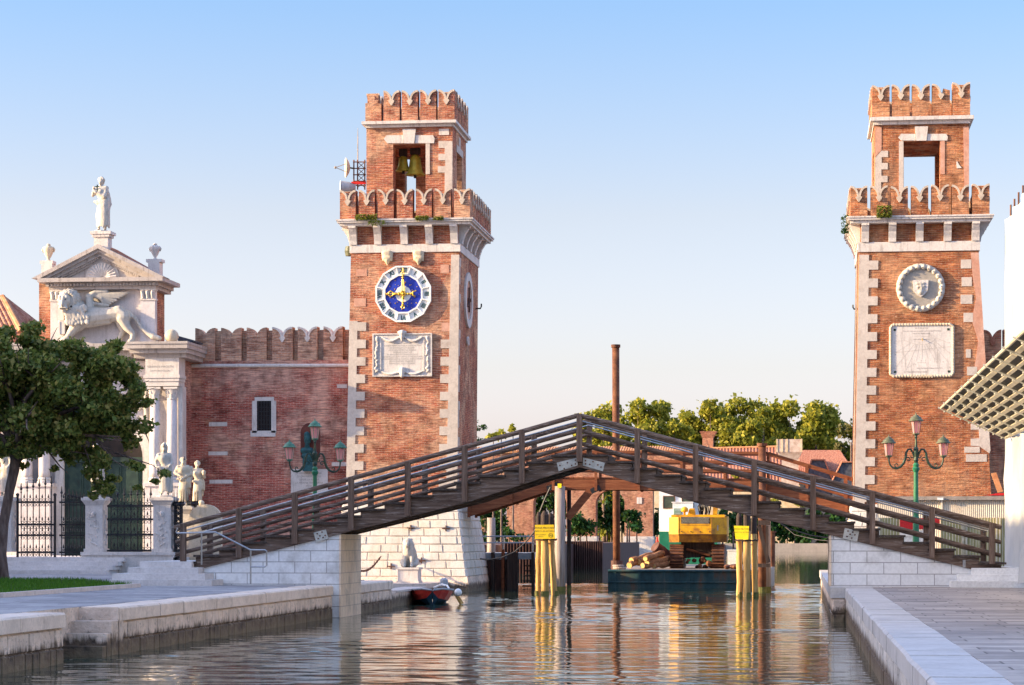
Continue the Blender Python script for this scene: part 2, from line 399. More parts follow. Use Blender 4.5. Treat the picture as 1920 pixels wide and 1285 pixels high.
PINKSTONE = stone_mat('pinkish_stone', (.62, .52, .46), (.3, .24, .2), .3)
ASHLAR = ashlar_mat('abutment_ashlar', (.72, .73, .74), (.80, .80, .79), (.34, .33, .33), .9, .31, .012)
ASHLAR_S = ashlar_mat('warm_lit_side_ashlar', (.78, .60, .44), (.82, .66, .49), (.5, .38, .3), .42, .31, .010)  # ashlar of the end faces, warm reflected light put into its colour
STEPWHITE = stone_mat('white_step_stone', (.76, .76, .75), (.5, .48, .46), .25, streak=False)
STEPSTONE = stone_mat('step_stone', (.64, .60, .58), (.32, .28, .26), .4, streak=False)
PAVE = paving_mat('trachyte_paving', (.22, .20, .21), (.42, .39, .38), (.12, .11, .11), 1.6, .5)
PAVE_R = paving_mat('quay_paving', (.22, .19, .18), (.47, .41, .37), (.10, .085, .08), 1.5, .55)
QUAY = quay_mat('quay_stone', (.74, .58, .46), .40)
KERB_L = stone_mat('warm_lit_quay_kerb_stone', (.76, .62, .51), (.34, .25, .19), .55, streak=False)  # left kerb: warm bounce light from sunlit surroundings painted into the stone tone
QUAY_R = quay_mat('pale_quay_stone', (.62, .58, .54), .45)
KERB = stone_mat('quay_kerb_stone', (.50, .48, .47), (.34, .29, .27), .4, streak=False)
WOOD = wood_mat('weathered_bridge_wood', [(.05, .031, .023), (.12, .08, .06), (.21, .155, .125)], 'x', (.48, .42, .38), .8)
WOOD_P = wood_mat('bridge_post_wood', [(.06, .037, .027), (.13, .085, .063), (.21, .15, .118)], 'z', (.42, .35, .3), .55)
REDWOOD = wood_mat('red_brown_timber', [(.11, .032, .014), (.18, .056, .024), (.25, .092, .04)], 'x', (.36, .18, .1), .3)
PILE = wood_mat('pale_mooring_wood', [(.24, .12, .04), (.46, .27, .085), (.64, .44, .19)], 'z', (.13, .07, .035), .7)
PILE_G = wood_mat('grey_pile_wood', [(.20, .155, .13), (.32, .26, .23), (.42, .36, .33)], 'z', (.1, .07, .06), .4)
PILE_D = wood_mat('dark_tarred_wood', [(.02, .014, .012), (.045, .03, .026), (.08, .055, .045)], 'z', (.12, .09, .08), .3)
WEEDY = solid('tide_weed', [(.05, .05, .012), (.10, .10, .02), (.17, .15, .035)], 5, .8, .5)
LOGW = wood_mat('log_bark', [(.16, .07, .03), (.27, .13, .06), (.40, .22, .10)], 'x', (.5, .32, .16), .4)
LOGEND = solid('sawn_log_end', [(.52, .34, .12), (.62, .42, .17)], 6, .8)
TREAD = wood_mat('tread_wood', [(.03, .022, .018), (.06, .045, .038), (.10, .08, .07)], 'y', (.2, .17, .15), .3)
GALV = solid('galvanised_plate', [(.34, .34, .31), (.46, .46, .42), (.52, .52, .48)], 5, .55, .15, metal=.3)
STEEL = solid('brushed_steel', [(.36, .36, .36), (.46, .46, .46)], 6, .38, .05, metal=.9)
IRON = solid('black_iron', [(.012, .014, .02), (.025, .026, .03), (.04, .035, .035)], 5, .5, .2, metal=.4)
GREEN = solid('green_lamp_paint', [(.012, .10, .05), (.02, .15, .07), (.035, .19, .08)], 4, .35, .1)
DKGREEN = solid('dark_green_iron', [(.014, .03, .022), (.025, .05, .035), (.06, .07, .03)], 6, .45, .2, metal=.3)
CAPGREEN = solid('verdigris_lantern_cap', [(.04, .12, .075), (.07, .19, .12), (.12, .26, .16)], 5, .5, .2)
CAPOLIVE = solid('olive_lantern_cap', [(.06, .07, .035), (.10, .11, .06), (.16, .15, .08)], 5, .5, .2)
RUST = solid('rusted_steel', [(.07, .022, .012), (.13, .046, .02), (.20, .08, .036)], 3, .8, .4)
RUSTDK = solid('dark_rusty_sheet', [(.05, .022, .018), (.09, .04, .03), (.14, .06, .045)], 2.5, .8, .4, stretch=(2, 2, .6))
YELLOW = solid('yellow_machine_paint', [(.30, .14, .03), (.66, .34, .010), (.76, .42, .014)], 2.6, .5, .1)
YELLOW_D = solid('dirty_yellow_paint', [(.14, .06, .012), (.24, .11, .014), (.36, .18, .016)], 3.0, .6, .2)
SIGNY = solid('yellow_sign_enamel', [(.72, .46, .01), (.82, .56, .015)], 4, .4, .05)
SIGNY2 = solid('bright_yellow_sign_enamel', [(.85, .66, .01), (.92, .76, .02)], 4, .4, .05)
INK = solid('dark_lettering', [(.05, .035, .02), (.09, .06, .03)], 8, .7, 0)
INKG = solid('grey_lettering', [(.25, .23, .21), (.34, .32, .30)], 8, .8, 0)
INKN = solid('numeral_paint', [(.02, .06, .07), (.05, .12, .12)], 8, .6, 0)
INKL = solid('faint_engraved_line', [(.40, .36, .32), (.48, .43, .38)], 8, .8, 0)
INKF = solid('faint_lettering', [(.24, .21, .18), (.32, .28, .25)], 8, .8, 0)
BARGE = solid('barge_paint', [(.008, .035, .045), (.015, .07, .085), (.05, .09, .09), (.13, .07, .04)], 1.6, .55, .2, stretch=(1, 1, .4))
BARGE_S = solid('faded_barge_side', [(.30, .22, .16), (.40, .31, .24), (.46, .38, .30)], 2, .7, .3)
DECK = solid('muddy_barge_deck', [(.16, .12, .09), (.26, .20, .15), (.36, .28, .2)], 2.5, .85, .5)
WHITE = solid('white_paint', [(.66, .65, .62), (.76, .75, .73), (.8, .8, .78)], 2, .45, .08)
BOATGREEN = solid('green_boat_paint', [(.01, .13, .07), (.02, .18, .10)], 3, .4, .1)
BLUE = solid('clock_blue_enamel', [(.006, .018, .26), (.010, .03, .36), (.02, .05, .42)], 4, .4, .05)
GOLD = solid('gilding', [(.42, .24, .03), (.60, .37, .05), (.75, .50, .10)], 5, .35, .15, metal=.6)
BRONZE = solid('bell_bronze', [(.34, .29, .03), (.50, .43, .05), (.60, .54, .09)], 3, .45, .2, metal=.3)
TEAL = solid('patinated_bronze', [(.012, .05, .06), (.016, .08, .09), (.03, .12, .125)], 4, .6, .3, metal=.2)
DOOR = solid('bronze_door_green', [(.008, .020, .017), (.014, .038, .030), (.03, .055, .038)], 3, .5, .3)
BLACKHOLE = solid('dark_interior', [(.012, .01, .01), (.03, .022, .02)], 3, .95, 0)
GLASSY = solid('dark_window_glass', [(.03, .04, .035), (.06, .08, .06)], 2, .12, 0, spec=.6)
REDBOAT = solid('red_boat_paint', [(.36, .022, .018), (.46, .035, .022), (.52, .06, .04)], 3, .35, .08)
NAVY = solid('dark_blue_hull', [(.008, .03, .05), (.012, .05, .08)], 3, .4, .1)
GREYBOAT = solid('grey_boat_interior', [(.28, .29, .31), (.4, .41, .43)], 4, .6, .1)
REDCLOTH = solid('red_banner', [(.50, .008, .008), (.62, .015, .012)], 3, .6, .1)
HOARD = solid('cream_hoarding', [(.68, .58, .45), (.76, .66, .53), (.78, .70, .57)], 1.5, .6, .1)
GREYRAIL = solid('grey_timber_cap', [(.22, .19, .16), (.34, .29, .25)], 4, .8, .2)
NETTING = solid('olive_mesh', [(.22, .19, .075), (.32, .28, .12), (.40, .35, .18)], 3, .8, .3, stretch=(6, 6, .5))
PLANKC = solid('pale_painted_plank', [(.40, .35, .25), (.52, .46, .34), (.58, .53, .41)], 2, .55, .1)
PANELD = solid('dark_panel', [(.03, .028, .018), (.055, .05, .034), (.08, .072, .05)], 3, .7, .2)
TILE = solid('terracotta_tile', [(.25, .085, .05), (.38, .15, .09), (.50, .26, .17)], 2.2, .85, .4, stretch=(3, 1, 3))
TILE_O = solid('orange_terracotta', [(.40, .15, .06), (.52, .24, .10), (.58, .32, .17)], 2.2, .85, .4)
SLATE = solid('dark_slate_boards', [(.025, .028, .04), (.05, .055, .075), (.08, .085, .11)], 2, .7, .2)
RENDERW = solid('stained_render', [(.40, .28, .22), (.52, .40, .33), (.60, .50, .43)], 1.4, .85, .3)
RENDERY = solid('ochre_render', [(.48, .36, .22), (.58, .46, .30), (.62, .52, .38)], 1.2, .85, .3)
BARK = solid('grey_brown_bark', [(.07, .045, .038), (.14, .095, .08), (.22, .16, .135)], 3, .9, .8, stretch=(3, 3, .7), bdist=.04)
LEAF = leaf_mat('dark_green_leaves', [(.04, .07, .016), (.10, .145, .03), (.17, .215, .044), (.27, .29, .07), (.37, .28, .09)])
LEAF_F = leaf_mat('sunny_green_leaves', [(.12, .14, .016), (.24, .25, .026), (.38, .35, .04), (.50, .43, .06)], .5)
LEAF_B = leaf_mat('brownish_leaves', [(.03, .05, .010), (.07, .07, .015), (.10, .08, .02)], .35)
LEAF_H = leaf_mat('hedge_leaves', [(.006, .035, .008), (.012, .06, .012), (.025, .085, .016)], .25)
LEAF_W = leaf_mat('parapet_weed_leaves', [(.06, .10, .01), (.12, .15, .015), (.2, .19, .02)], .35)
GRASS = leaf_mat('grass_blades', [(.03, .11, .006), (.05, .17, .010), (.085, .23, .016)], .35)
SOIL = solid('turf_soil', [(.012, .03, .008), (.02, .05, .01)], 4, .9, .3)
FARQUAY = stone_mat('far_quay_stone', (.34, .29, .25), (.16, .13, .11), .5)
FARGROUND = solid('far_bank_ground', [(.07, .07, .03), (.14, .12, .07)], .3, .9, .2)

def water_mat():
    m, nt, bs = nt_new('canal_water'); p = posv(nt)
    bs.inputs['Base Color'].default_value = (.030, .050, .032, 1); bs.inputs['Roughness'].default_value = .03
    bs.inputs['IOR'].default_value = 1.7; bs.inputs['Specular IOR Level'].default_value = .5
    c = noise(nt, mapv(nt, p, (.5, 1.8, 1), (0, 0, -.2)), 7, 2, .5)
    bump(nt, bs, c, .2, .006)
    return m
WATER = water_mat()
def glass_mat():
    m, nt, bs = nt_new('pink_lantern_glass')
    bs.inputs['Base Color'].default_value = (.92, .48, .48, 1); bs.inputs['Roughness'].default_value = .15
    t = nd(nt, 'BsdfTranslucent'); t.inputs['Color'].default_value = (.95, .55, .52, 1)
    tr = nd(nt, 'BsdfTransparent'); tr.inputs['Color'].default_value = (.9, .62, .62, 1)
    a = nd(nt, 'MixShader'); a.inputs[0].default_value = .4; b = nd(nt, 'MixShader'); b.inputs[0].default_value = .4
    nt.links.new(bs.outputs[0], a.inputs[1]); nt.links.new(t.outputs[0], a.inputs[2]); nt.links.new(a.outputs[0], b.inputs[1]); nt.links.new(tr.outputs[0], b.inputs[2])
    nt.links.new(b.outputs[0], nt.nodes['Material Output'].inputs['Surface']); return m
PINK = glass_mat()
def sheet_mat():
    m, nt, bs = nt_new('white_scaffold_sheeting'); p = posv(nt)
    col = ramp(nt, noise(nt, mapv(nt, p, (1, 1, .35)), .9, 5, .6), [(.3, (.38, .37, .35)), (.6, (.54, .53, .50))])
    nt.links.new(col, bs.inputs['Base Color']); bs.inputs['Roughness'].default_value = .6
    t = nd(nt, 'BsdfTranslucent'); t.inputs['Color'].default_value = (.75, .73, .7, 1); ms = nd(nt, 'MixShader'); ms.inputs[0].default_value = .2
    bump(nt, bs, noise(nt, mapv(nt, p, (2, 2, .5)), 1.6, 4), .5, .06)
    nt.links.new(bs.outputs[0], ms.inputs[1]); nt.links.new(t.outputs[0], ms.inputs[2]); nt.links.new(ms.outputs[0], nt.nodes['Material Output'].inputs['Surface']); return m
SHEET = sheet_mat()

# ------------------------------------------------------------------ foliage
def leaves(mb_pts, size, rng, aspect=.6, up=.25):
    """one small leaf-shaped face (two triangles folded on the midrib) at each point"""
    n = len(mb_pts); pts = np.asarray(mb_pts, float)
    d = rng.normal(size=(n, 3)); d[:, 2] += up * rng.normal(size=n); d /= np.linalg.norm(d, axis=1)[:, None]
    e = rng.normal(size=(n, 3)); e -= (e * d).sum(1)[:, None] * d; e /= np.linalg.norm(e, axis=1)[:, None]
    s = (size * rng.uniform(.45, 1.0, n) * np.where(rng.uniform(0, 1, n) < .25, 1.7, 1.15))[:, None]
    v = np.stack([pts - d * s, pts + e * s * aspect, pts + d * s, pts - e * s * aspect], 1).reshape(-1, 3)
    f = np.arange(4 * n).reshape(n, 4)
    return v, f
def leaf_object(name, pts, size, m, parent=None, rng=None, aspect=.6):
    v, f = leaves(pts, size, rng, aspect)
    o0 = ORG[parent] if parent is not None else Vector(v.mean(0))
    if parent is None: o0.z = v[:, 2].min()
    me = bpy.data.meshes.new(name); me.from_pydata((v - np.array(o0)).tolist(), [], f.tolist()); me.materials.append(m)
    ob = bpy.data.objects.new(name, me); C.objects.link(ob)
    if parent is not None: ob.parent = parent
    else: ob.location = o0
    ORG[ob] = o0
    return ob
def clump_pts(cs, rng, dens, shell=.55):
    """points through clumps (cx,cy,cz,rx,ry,rz), denser near their surface"""
    out = []
    for c in cs:
        n = int(dens * c[3] * c[5]) + 8
        d = rng.normal(size=(n, 3)); d /= np.linalg.norm(d, axis=1)[:, None]
        r = (shell + (1 - shell) * rng.uniform(0, 1, n) ** .6) * rng.uniform(.7, 1.1, n) * (1 + .5 * rng.uniform(0, 1, n) ** 6)
        lobes = rng.normal(size=(5, 3)); lobes /= np.linalg.norm(lobes, axis=1)[:, None]      # a few bulges and hollows per clump
        r *= .72 + .42 * np.clip((d @ lobes.T).max(1), 0, 1) ** 2
        out.append(np.array(c[:3]) + d * r[:, None] * np.array(c[3:6]) + rng.normal(0, .05, (n, 3)) * c[3])
    return np.concatenate(out)
# ------------------------------------------------------------------ swallow-tailed merlons, corbels, towers
UP = Vector((0, 0, 1))
def frame(o, ud, nrm):                          # local (along, into the wall, up) -> world
    M = Matrix.Identity(4)
    for i, c in enumerate((Vector(ud), -Vector(nrm), UP)):
        for r in range(3): M[r][i] = c[r]
    M.translation = Vector(o); return M
def merlon(parent, o, ud, nrm, w, h, t, notch, mb_, mc, broken=0, cop=.055, rnd=random):
    cop = max(cop, .07); n = 7; M = frame(o, ud, nrm)
    L = [(w / 2 * sin(PI / 2 * i / n), h - notch + notch * cos(PI / 2 * i / n)) for i in range(n + 1)]
    Rr = [(w - a, b) for a, b in L]
    if broken == 1: poly = [(0, 0), (w, 0), (w, h * .60), (w * .78, h * .60), (w * .78, h * .72), (w * .58, h * .72), (w * .58, h * .88), (w * .26, h * .9), (w * .26, h * .62), (0, h * .62)]
    elif broken == 2: poly = [(0, 0), (w, 0), (w, h * .80), (w * .62, h * .86), (w * .58, h - notch)] + L[:-1][::-1]
    else: poly = [(0, 0), (w, 0)] + Rr + L[:-1][::-1]
    ob = MB().prism(poly, 0, t).move(M).build('merlon', mb_, parent)
    cp = MB()
    arcs = [] if broken == 1 else ([L] if broken == 2 else [L, Rr])
    for A in arcs:
        sgn = 1 if A is L else -1
        up = [(a, b + .012) for a, b in A]; out = [(min(max(a - sgn * cop * sin(PI / 2 * i / n), .002), w - .002), b - cop * (.35 + .65 * cos(PI / 2 * i / n))) for i, (a, b) in enumerate(A)]
        cp.prism(up + out[::-1], -.045, t + .045)
    if broken != 1 and mc is not BRICK_M:
        zv = h - notch; cp.prism([(w / 2 - .12, zv - .01), (w / 2, zv + .01), (w / 2 + .12, zv - .01), (w / 2 + .12, zv - .06), (w / 2 + .02, zv - .22), (w / 2 - .02, zv - .22), (w / 2 - .12, zv - .06)], -.07, -.002)
        cp.move(M).build('coping', mc, ob)
    return ob
def parapet(parent, x0, x1, y0, y1, z, h, n, slit, notch, t, mb_, mc, sides='fbrl', broken={}, rnd=random):
    def row(o, ud, nrm, L, k, name):
        w = (L - slit * (k - 1)) / k
        for i in range(k):
            merlon(parent, Vector(o) + Vector(ud) * i * (w + slit), ud, nrm, w, h * rnd.uniform(.98, 1.02), t, notch, mb_, mc, broken.get((name, i), 0))
    ny = max(2, round(n * (y1 - y0 - 2 * t) / (x1 - x0)))
    if 'f' in sides: row((x0, y0, z), (1, 0, 0), (0, -1, 0), x1 - x0, n, 'f')
    if 'b' in sides: row((x1, y1, z), (-1, 0, 0), (0, 1, 0), x1 - x0, n, 'b')
    if 'r' in sides: row((x1, y0 + t + .04, z), (0, 1, 0), (1, 0, 0), y1 - y0 - 2 * t - .08, ny, 'r')
    if 'l' in sides: row((x0, y1 - t - .04, z), (0, -1, 0), (-1, 0, 0), y1 - y0 - 2 * t - .08, ny, 'l')
def cornice(parent, rects, mat, name='cornice'):   # [(x0,x1,y0,y1,z0,z1), ...] butted courses
    m = MB()
    for r in rects: m.box(*r)
    return m.build(name, mat, parent)
def toothed(parent, pts_px, Y, mat, y0=-.03):       # flat dressed stones, outline measured on the front
    m = MB()
    m.prism([(X(a, Y), Z(b, a, Y)) for a, b in pts_px], Y + y0, Y + .05)
    return m.build('quoin', mat, parent)
def slab(parent, name, x0, x1, y0, y1, Y, mat, pr=.04, th=.06):
    m = MB(); m.box(X(x0, Y), X(x1, Y), Y - pr, Y + th, Z(y1, (x0 + x1) / 2, Y), Z(y0, (x0 + x1) / 2, Y))
    return m.build(name, mat, parent)

YT, DT = 98.0, 5.9
def tower(name, label, bricks, bx, tx, ybase, yband, yfr, yco, ytop, cxs, mxs, ux, uyf, uyc, uyt, ucx, umx, op, opb, nl, nu, brk, corb):
    """px rows: base top, band bottom/top, frieze top = cornice bottom, cornice top, merlon top; upper stage likewise"""
    t = thing(name, label, 'tower', (X((bx[0] + bx[1]) / 2, YT), YT + DT / 2, 0.0))
    yb = YT + DT; zb = Z(ybase, bx[0], YT); zt = Z(yband[1], tx[0], YT)
    xb0, xb1, xt0, xt1 = X(bx[0], YT), X(bx[1], YT), X(tx[0], YT), X(tx[1], YT)
    zf = Z(yfr, tx[0], YT); zbt = Z(yband[0], tx[0], YT)
    m = MB().frus((xb0, xb1, YT, yb), zb, (xt0, xt1, YT, yb), zt)
    m.box(xt0 + .05, xt1 - .05, YT + .05, yb - .05, zt, zf); m.build('shaft', bricks, t)
    m = MB(); p = .05
    m.box(xt0 - p, xt1 + p, YT - p, yb + p, zt + .003, zbt); m.build('string_course', STONE, t)
    yc = YT - .5; zc = Z(yco, cxs[0], yc); zcm = zf + (zc - zf) * .45
    cx0, cx1 = X(cxs[0], yc), X(cxs[1], yc); ovy = .52
    cornice(t, [(cx0 + .10, cx1 - .10, YT - ovy + .10, yb + ovy - .10, zf, zcm), (cx0, cx1, YT - ovy, yb + ovy, zcm, zc - .06), (cx0 - .04, cx1 + .04, YT - ovy - .04, yb + ovy + .04, zc - .06, zc)], STONE_D)
    # corbels on all four sides
    hh = zf - zbt
    prof = [(.05, 0), (-.10, 0), (-.12, hh * .2), (-.19, hh * .45), (-.21, hh * .55), (-.30, hh * .72), (-.36, hh * .86), (-.42, hh * .88), (-.42, hh), (.05, hh)]
    def corbel(o, ud, nrm, w=.30):
        M = Matrix.Identity(4)
        for i, c in enumerate((Vector(ud), -Vector(nrm), UP)):
            for r in range(3): M[r][i] = c[r]
        M.translation = Vector(o); MB().prism(prof, -w / 2, w / 2, 'yz').move(M).build('corbel', STONE, t)
    for px in corb: corbel((X(px, YT), YT, zbt + .001), (1, 0, 0), (0, -1, 0))
    for k in range(5):
        yy = YT + .35 + (DT - .7) * k / 4
        corbel((xt1, yy, zbt + .001), (0, 1, 0), (1, 0, 0)); corbel((xt0, yy, zbt + .001), (0, -1, 0), (-1, 0, 0))
    # lower parapet
    mx0, mx1 = X(mxs[0], yc + .05), X(mxs[1], yc + .05)
    parapet(t, mx0, mx1, YT - .42, yb + .42, zc, Z(ytop, mxs[0], yc) - zc, nl, .13, .42, .46, bricks, COPING, broken=brk.get('l', {}))
    # roof slab and bell stage
    YU, DU = YT + 1.15, 4.05
    u0, u1 = X(ux[0], YU), X(ux[1], YU); zu0 = zc; zu1 = Z(uyf, ux[0], YU)
    o0, o1 = X(op[0], YU), X(op[1], YU); zo = Z(op[2], op[0], YU)
    ybk = YU + DU; b0, b1 = X(opb[0], ybk), X(opb[1], ybk); zbo = Z(opb[2], opb[0], ybk); th = .62
    m = MB()
    m.box(u0, o0, YU, YU + th, zu0, zo); m.box(o1, u1, YU, YU + th, zu0, zo)                      # front piers
    m.box(u0, b0, ybk - th, ybk, zu0, zo); m.box(b1, u1, ybk - th, ybk, zu0, zo)                  # back piers
    if zbo < zo - .02: m.box(b0, b1, ybk - th, ybk, zbo, zo)
    for xa, xb in ((u0, u0 + th), (u1 - th, u1)):
        m.box(xa, xb, YU + th, YU + 1.25, zu0, zo); m.box(xa, xb, ybk - 1.25, ybk - th, zu0, zo); m.box(xa, xb, YU + 1.25, ybk - 1.25, zo - .18, zo)
        m.box(xa, xb, YU + 1.25, ybk - 1.25, zu0, zu0 + .9)
    m.box(u0, u1, YU, ybk, zo, zu1)
    m.build('bell_stage', bricks, t)
    yuc = YU - .28; zuc = Z(uyc, ucx[0], yuc); c0, c1 = X(ucx[0], yuc), X(ucx[1], yuc); zm = zu1 + (zuc - zu1) * .5
    cornice(t, [(c0 + .13, c1 - .13, YU - .15, ybk + .15, zu1, zm), (c0, c1, YU - .3, ybk + .3, zm, zuc)], STONE_D, 'upper_cornice')
    w0, w1 = X(umx[0], YU - .1), X(umx[1], YU - .1)
    parapet(t, w0, w1, YU - .1, ybk + .1, zuc, Z(uyt, umx[0], YU - .1) - zuc, nu, .10, .40, .46, bricks, COPING, broken=brk.get('u', {}))
    return dict(t=t, xt0=xt0, xt1=xt1, YU=YU, DU=DU, u0=u0, u1=u1, zo=zo, zc=zc, o0=o0, o1=o1, zb=zb, xb0=xb0, xb1=xb1)

# ---- left: the clock tower
TL = tower('clock_tower', 'square brick tower with the blue clock and two bells, left of the canal', BRICK, (648, 857), (658, 861), 946, (460, 475), 426, 412, 357,
           (632, 885), (637, 881), (687, 848.5), 241, 228, 172, (678, 855), (685, 852), (737, 798, 271), (763, 784, 297), 7, 5, {'u': {('f', 0): 1}}, (663, 709, 758.5, 805.5, 852))
tl = TL['t']
# rusticated battered base
def battered_base(parent, tow, pxb, ybot_z, spread_l, spread_r, mat, rows, proud=.05, seed=3):
    rnd = random.Random(seed); zt = tow['zb']; a0, a1 = tow['xb0'] - .10, tow['xb1'] + .02
    f = .55
    core = MB().frus((a0 - spread_l, a1 + spread_r, YT - f, YT + DT + f), ybot_z, (a0, a1, YT - .03, YT + DT + .03), zt)
    q = lambda x, y, z: Vector((x, y, z))
    B = [q(a0 - spread_l, YT - f, ybot_z), q(a1 + spread_r, YT - f, ybot_z), q(a1 + spread_r, YT + DT + f, ybot_z), q(a0 - spread_l, YT + DT + f, ybot_z)]
    T = [q(a0, YT - .03, zt), q(a1, YT - .03, zt), q(a1, YT + DT + .03, zt), q(a0, YT + DT + .03, zt)]
    core.blocks(B[0], B[1], T[0], T[1], rows, .74, proud, .008, .03, rnd)
    core.blocks(B[1], B[2], T[1], T[2], rows, .9, proud, .008, .03, rnd)
    core.blocks(B[3], B[0], T[3], T[0], rows, .9, proud, .008, .03, rnd)
    return core.build('stone_base', mat, parent)
xr_b = X(875, 97.45) - TL['xb1']
battered_base(tl, TL, None, .62, .45, xr_b - .02, BASE, 9)
m = MB().frus((TL['xb0'] - .75, X(879, 97.3), 97.2, 104.7), -.6, (TL['xb0'] - .72, X(878, 97.3), 97.25, 104.65), .40)
m.frus((TL['xb0'] - .72, X(877.5, 97.3), 97.25, 104.65), .40, (TL['xb0'] - .6, X(876, 97.4), 97.4, 104.5), .63)
m.build('plinth', QUAY, tl)
m = MB()
for cx, cy in ((770, 990), (836, 991), (783, 1053), (790, 1051), (733, 1062)):
    y = 97.95 - .55 * (cy - 946) / 140 - .07; c = P(cx, cy, y)
    m.box(c.x - .16, c.x + .16, y - .01, y + .08, c.z - .02, c.z + .02); m.box(c.x - .02, c.x + .02, y - .01, y + .08, c.z - .12, c.z - .021); m.box(c.x - .02, c.x + .02, y - .01, y + .08, c.z + .021, c.z + .12)
m.build('iron_cramp', RUSTDK, tl)
# quoins
def teeth_strip(x_edge0, x_edge1, xi0, xi1, xt0, xt1, ys, ye, first, period, th, right_teeth=True):
    """outline with teeth; x values at top (0) and bottom (1)"""
    L = lambda a, b, y: a + (b - a) * (y - ys) / (ye - ys)
    inner = []; y = first
    inner.append((L(xi0, xi1, ys), ys))
    while y < ye - th:
        inner += [(L(xi0, xi1, y), y), (L(xt0, xt1, y), y), (L(xt0, xt1, y + th), y + th), (L(xi0, xi1, y + th), y + th)]; y += period
    inner.append((L(xi0, xi1, ye), ye))
    return [(x_edge0, ys)] + inner + [(x_edge1, ye)]
toothed(tl, teeth_strip(655.2, 648.4, 670.5, 664, 687, 680, 602, 945, 604.5, 32.6, 16.3), YT, QUOIN)
toothed(tl, teeth_strip(861.2, 857.4, 846, 836, 829, 822, 478, 945, 637, 32.6, 16.3), YT, QUOIN)
m = MB(); m.box(TL['xt1'] - .30, TL['xt1'] - .02, YT + .0, YT + .02, 0, 0)  if False else None
for a in ((828, 845, 606, 622), (826, 842, 497, 512), (664, 686, 560, 575), (668, 688, 505, 518)):
    slab(tl, 'patch_stone', *a, YT, PLASTER, .015, .03)
# quoin return on the canal side
m = MB()
for k in range(14):
    z0 = TL['zb'] + .2 + k * .74; fr = (z0 - TL['zb']) / (13.4 - TL['zb'] + 1e-6)
    xx = TL['xb1'] + (TL['xt1'] - TL['xb1']) * min(1, fr)
    m.box(xx - .05, xx + .022, YT + .005, YT + (.42 if k % 2 else .24), z0, z0 + (.36 if k % 2 else .72))
m.build('quoin', QUOIN, tl)
# bell stage dressings
YU = TL['YU']
def keyed_lintel(parent, x0, x1, y0, y1, k0, k1, ky0, ky1):
    m = MB(); g = lambda a, b: (X(a, YU), Z(b, a, YU))
    m.prism([g(x0 + 6, y1), g(k0 + 2, y1), g(k0 + 1, y0), g(x0 + 5, y0), g(x0, y0 + 7)], YU - .04, YU + .1)
    m.prism([g(k1 - 2, y1), g(x1 - 1, y1), g(x1, y0 + 6), g(x1 - 3, y0), g(k1 - 1, y0)], YU - .04, YU + .1)
    m.prism([g(k0 + 3, ky1), g(k1 - 3, ky1), g(k1, ky0), g(k0, ky0)], YU - .08, YU + .08)
    m.build('keystone_lintel', STONE, parent)
keyed_lintel(tl, 720, 815, 254, 269, 755, 780, 242.5, 269.5)
slab(tl, 'jamb_stone', 798.3, 806, 269.5, 327, YU, QUOIN, .03)
toothed(tl, [(822.5, 265), (848.4, 265), (848.4, 370), (834, 370), (834, 324), (821, 324), (821, 312), (835, 312), (835, 301), (822, 301), (822, 289), (834, 289), (834, 278), (822.5, 278)], YU, QUOIN)
slab(tl, 'patch_stone', 823, 842, 242, 253.5, YU, STONE, .02)
m = MB(); x1 = TL['u1']
m.box(x1 - .02, x1 + .03, YU + 1.1, YU + 3.0, TL['zo'] - .18, TL['zo'] + .12); m.box(x1 - .02, x1 + .03, YU + 1.8, YU + 2.2, TL['zo'] + .12, TL['zo'] + .55)
m.build('side_lintel', QUOIN, tl)
# clock
cc = P(757, 552, YT); Rk = 1.2
def dode(r, n=12, ph=15): return [(cc.x + r * sin(R(ph + 360 / n * k)), cc.z + r * cos(R(ph + 360 / n * k))) for k in range(n)]
m = MB(); yf = YT - .17
m.prism(dode(Rk - .02), YT - .10, YT + .02); clock = m.build('clock', WHITE, tl)
m = MB(); o, i = dode(Rk), dode(Rk - .07); i2, i3 = dode(.84), dode(.77)
for k in range(12):
    j = (k + 1) % 12
    m.prism([o[k], o[j], i[j], i[k]], yf, YT); m.prism([i2[k], i2[j], i3[j], i3[k]], yf, YT - .08)
    a = R(15 + 30 * k); d = Vector((sin(a), cos(a))); n_ = Vector((cos(a), -sin(a))) * .022; c2 = Vector((cc.x, cc.z))
    m.prism([tuple(c2 + d * .835 + n_), tuple(c2 + d * (Rk - .066) + n_), tuple(c2 + d * (Rk - .066) - n_), tuple(c2 + d * .835 - n_)], yf, YT - .08)
m.build('ring_frame', WHITE, clock)
m = MB().prism(dode(.765), YT - .13, YT - .05); m.build('dial', BLUE, clock)
m = MB().prism(dode(.34), YT - .15, YT - .11); m.build('dial_centre', WHITE, clock)
m = MB(); rs = random.Random(4)
for k in range(12):
    for r, q in ((.66, 0), (.52, 15), (.43, 4)):
        a = R(30 * k + q + rs.uniform(-5, 5)); rr = r + rs.uniform(-.03, .03); s = rs.uniform(.016, .034)
        m.ball((cc.x + rr * sin(a), YT - .135, cc.z + rr * cos(a)), s, 6)
m.build('gold_stars', GOLD, clock)
for h, t_ in enumerate(['XII', 'I', 'II', 'III', 'IIII', 'V', 'VI', 'VII', 'VIII', 'VIIII', 'X', 'XI']):
    a = R(30 * h); m = MB(); m.text(t_, cc.x + .985 * sin(a), YT - .112, cc.z + .985 * cos(a), .29, rot=-a, sx=.72 if len(t_) > 3 else .85, bold=.012); m.build('numeral', INKN, clock)
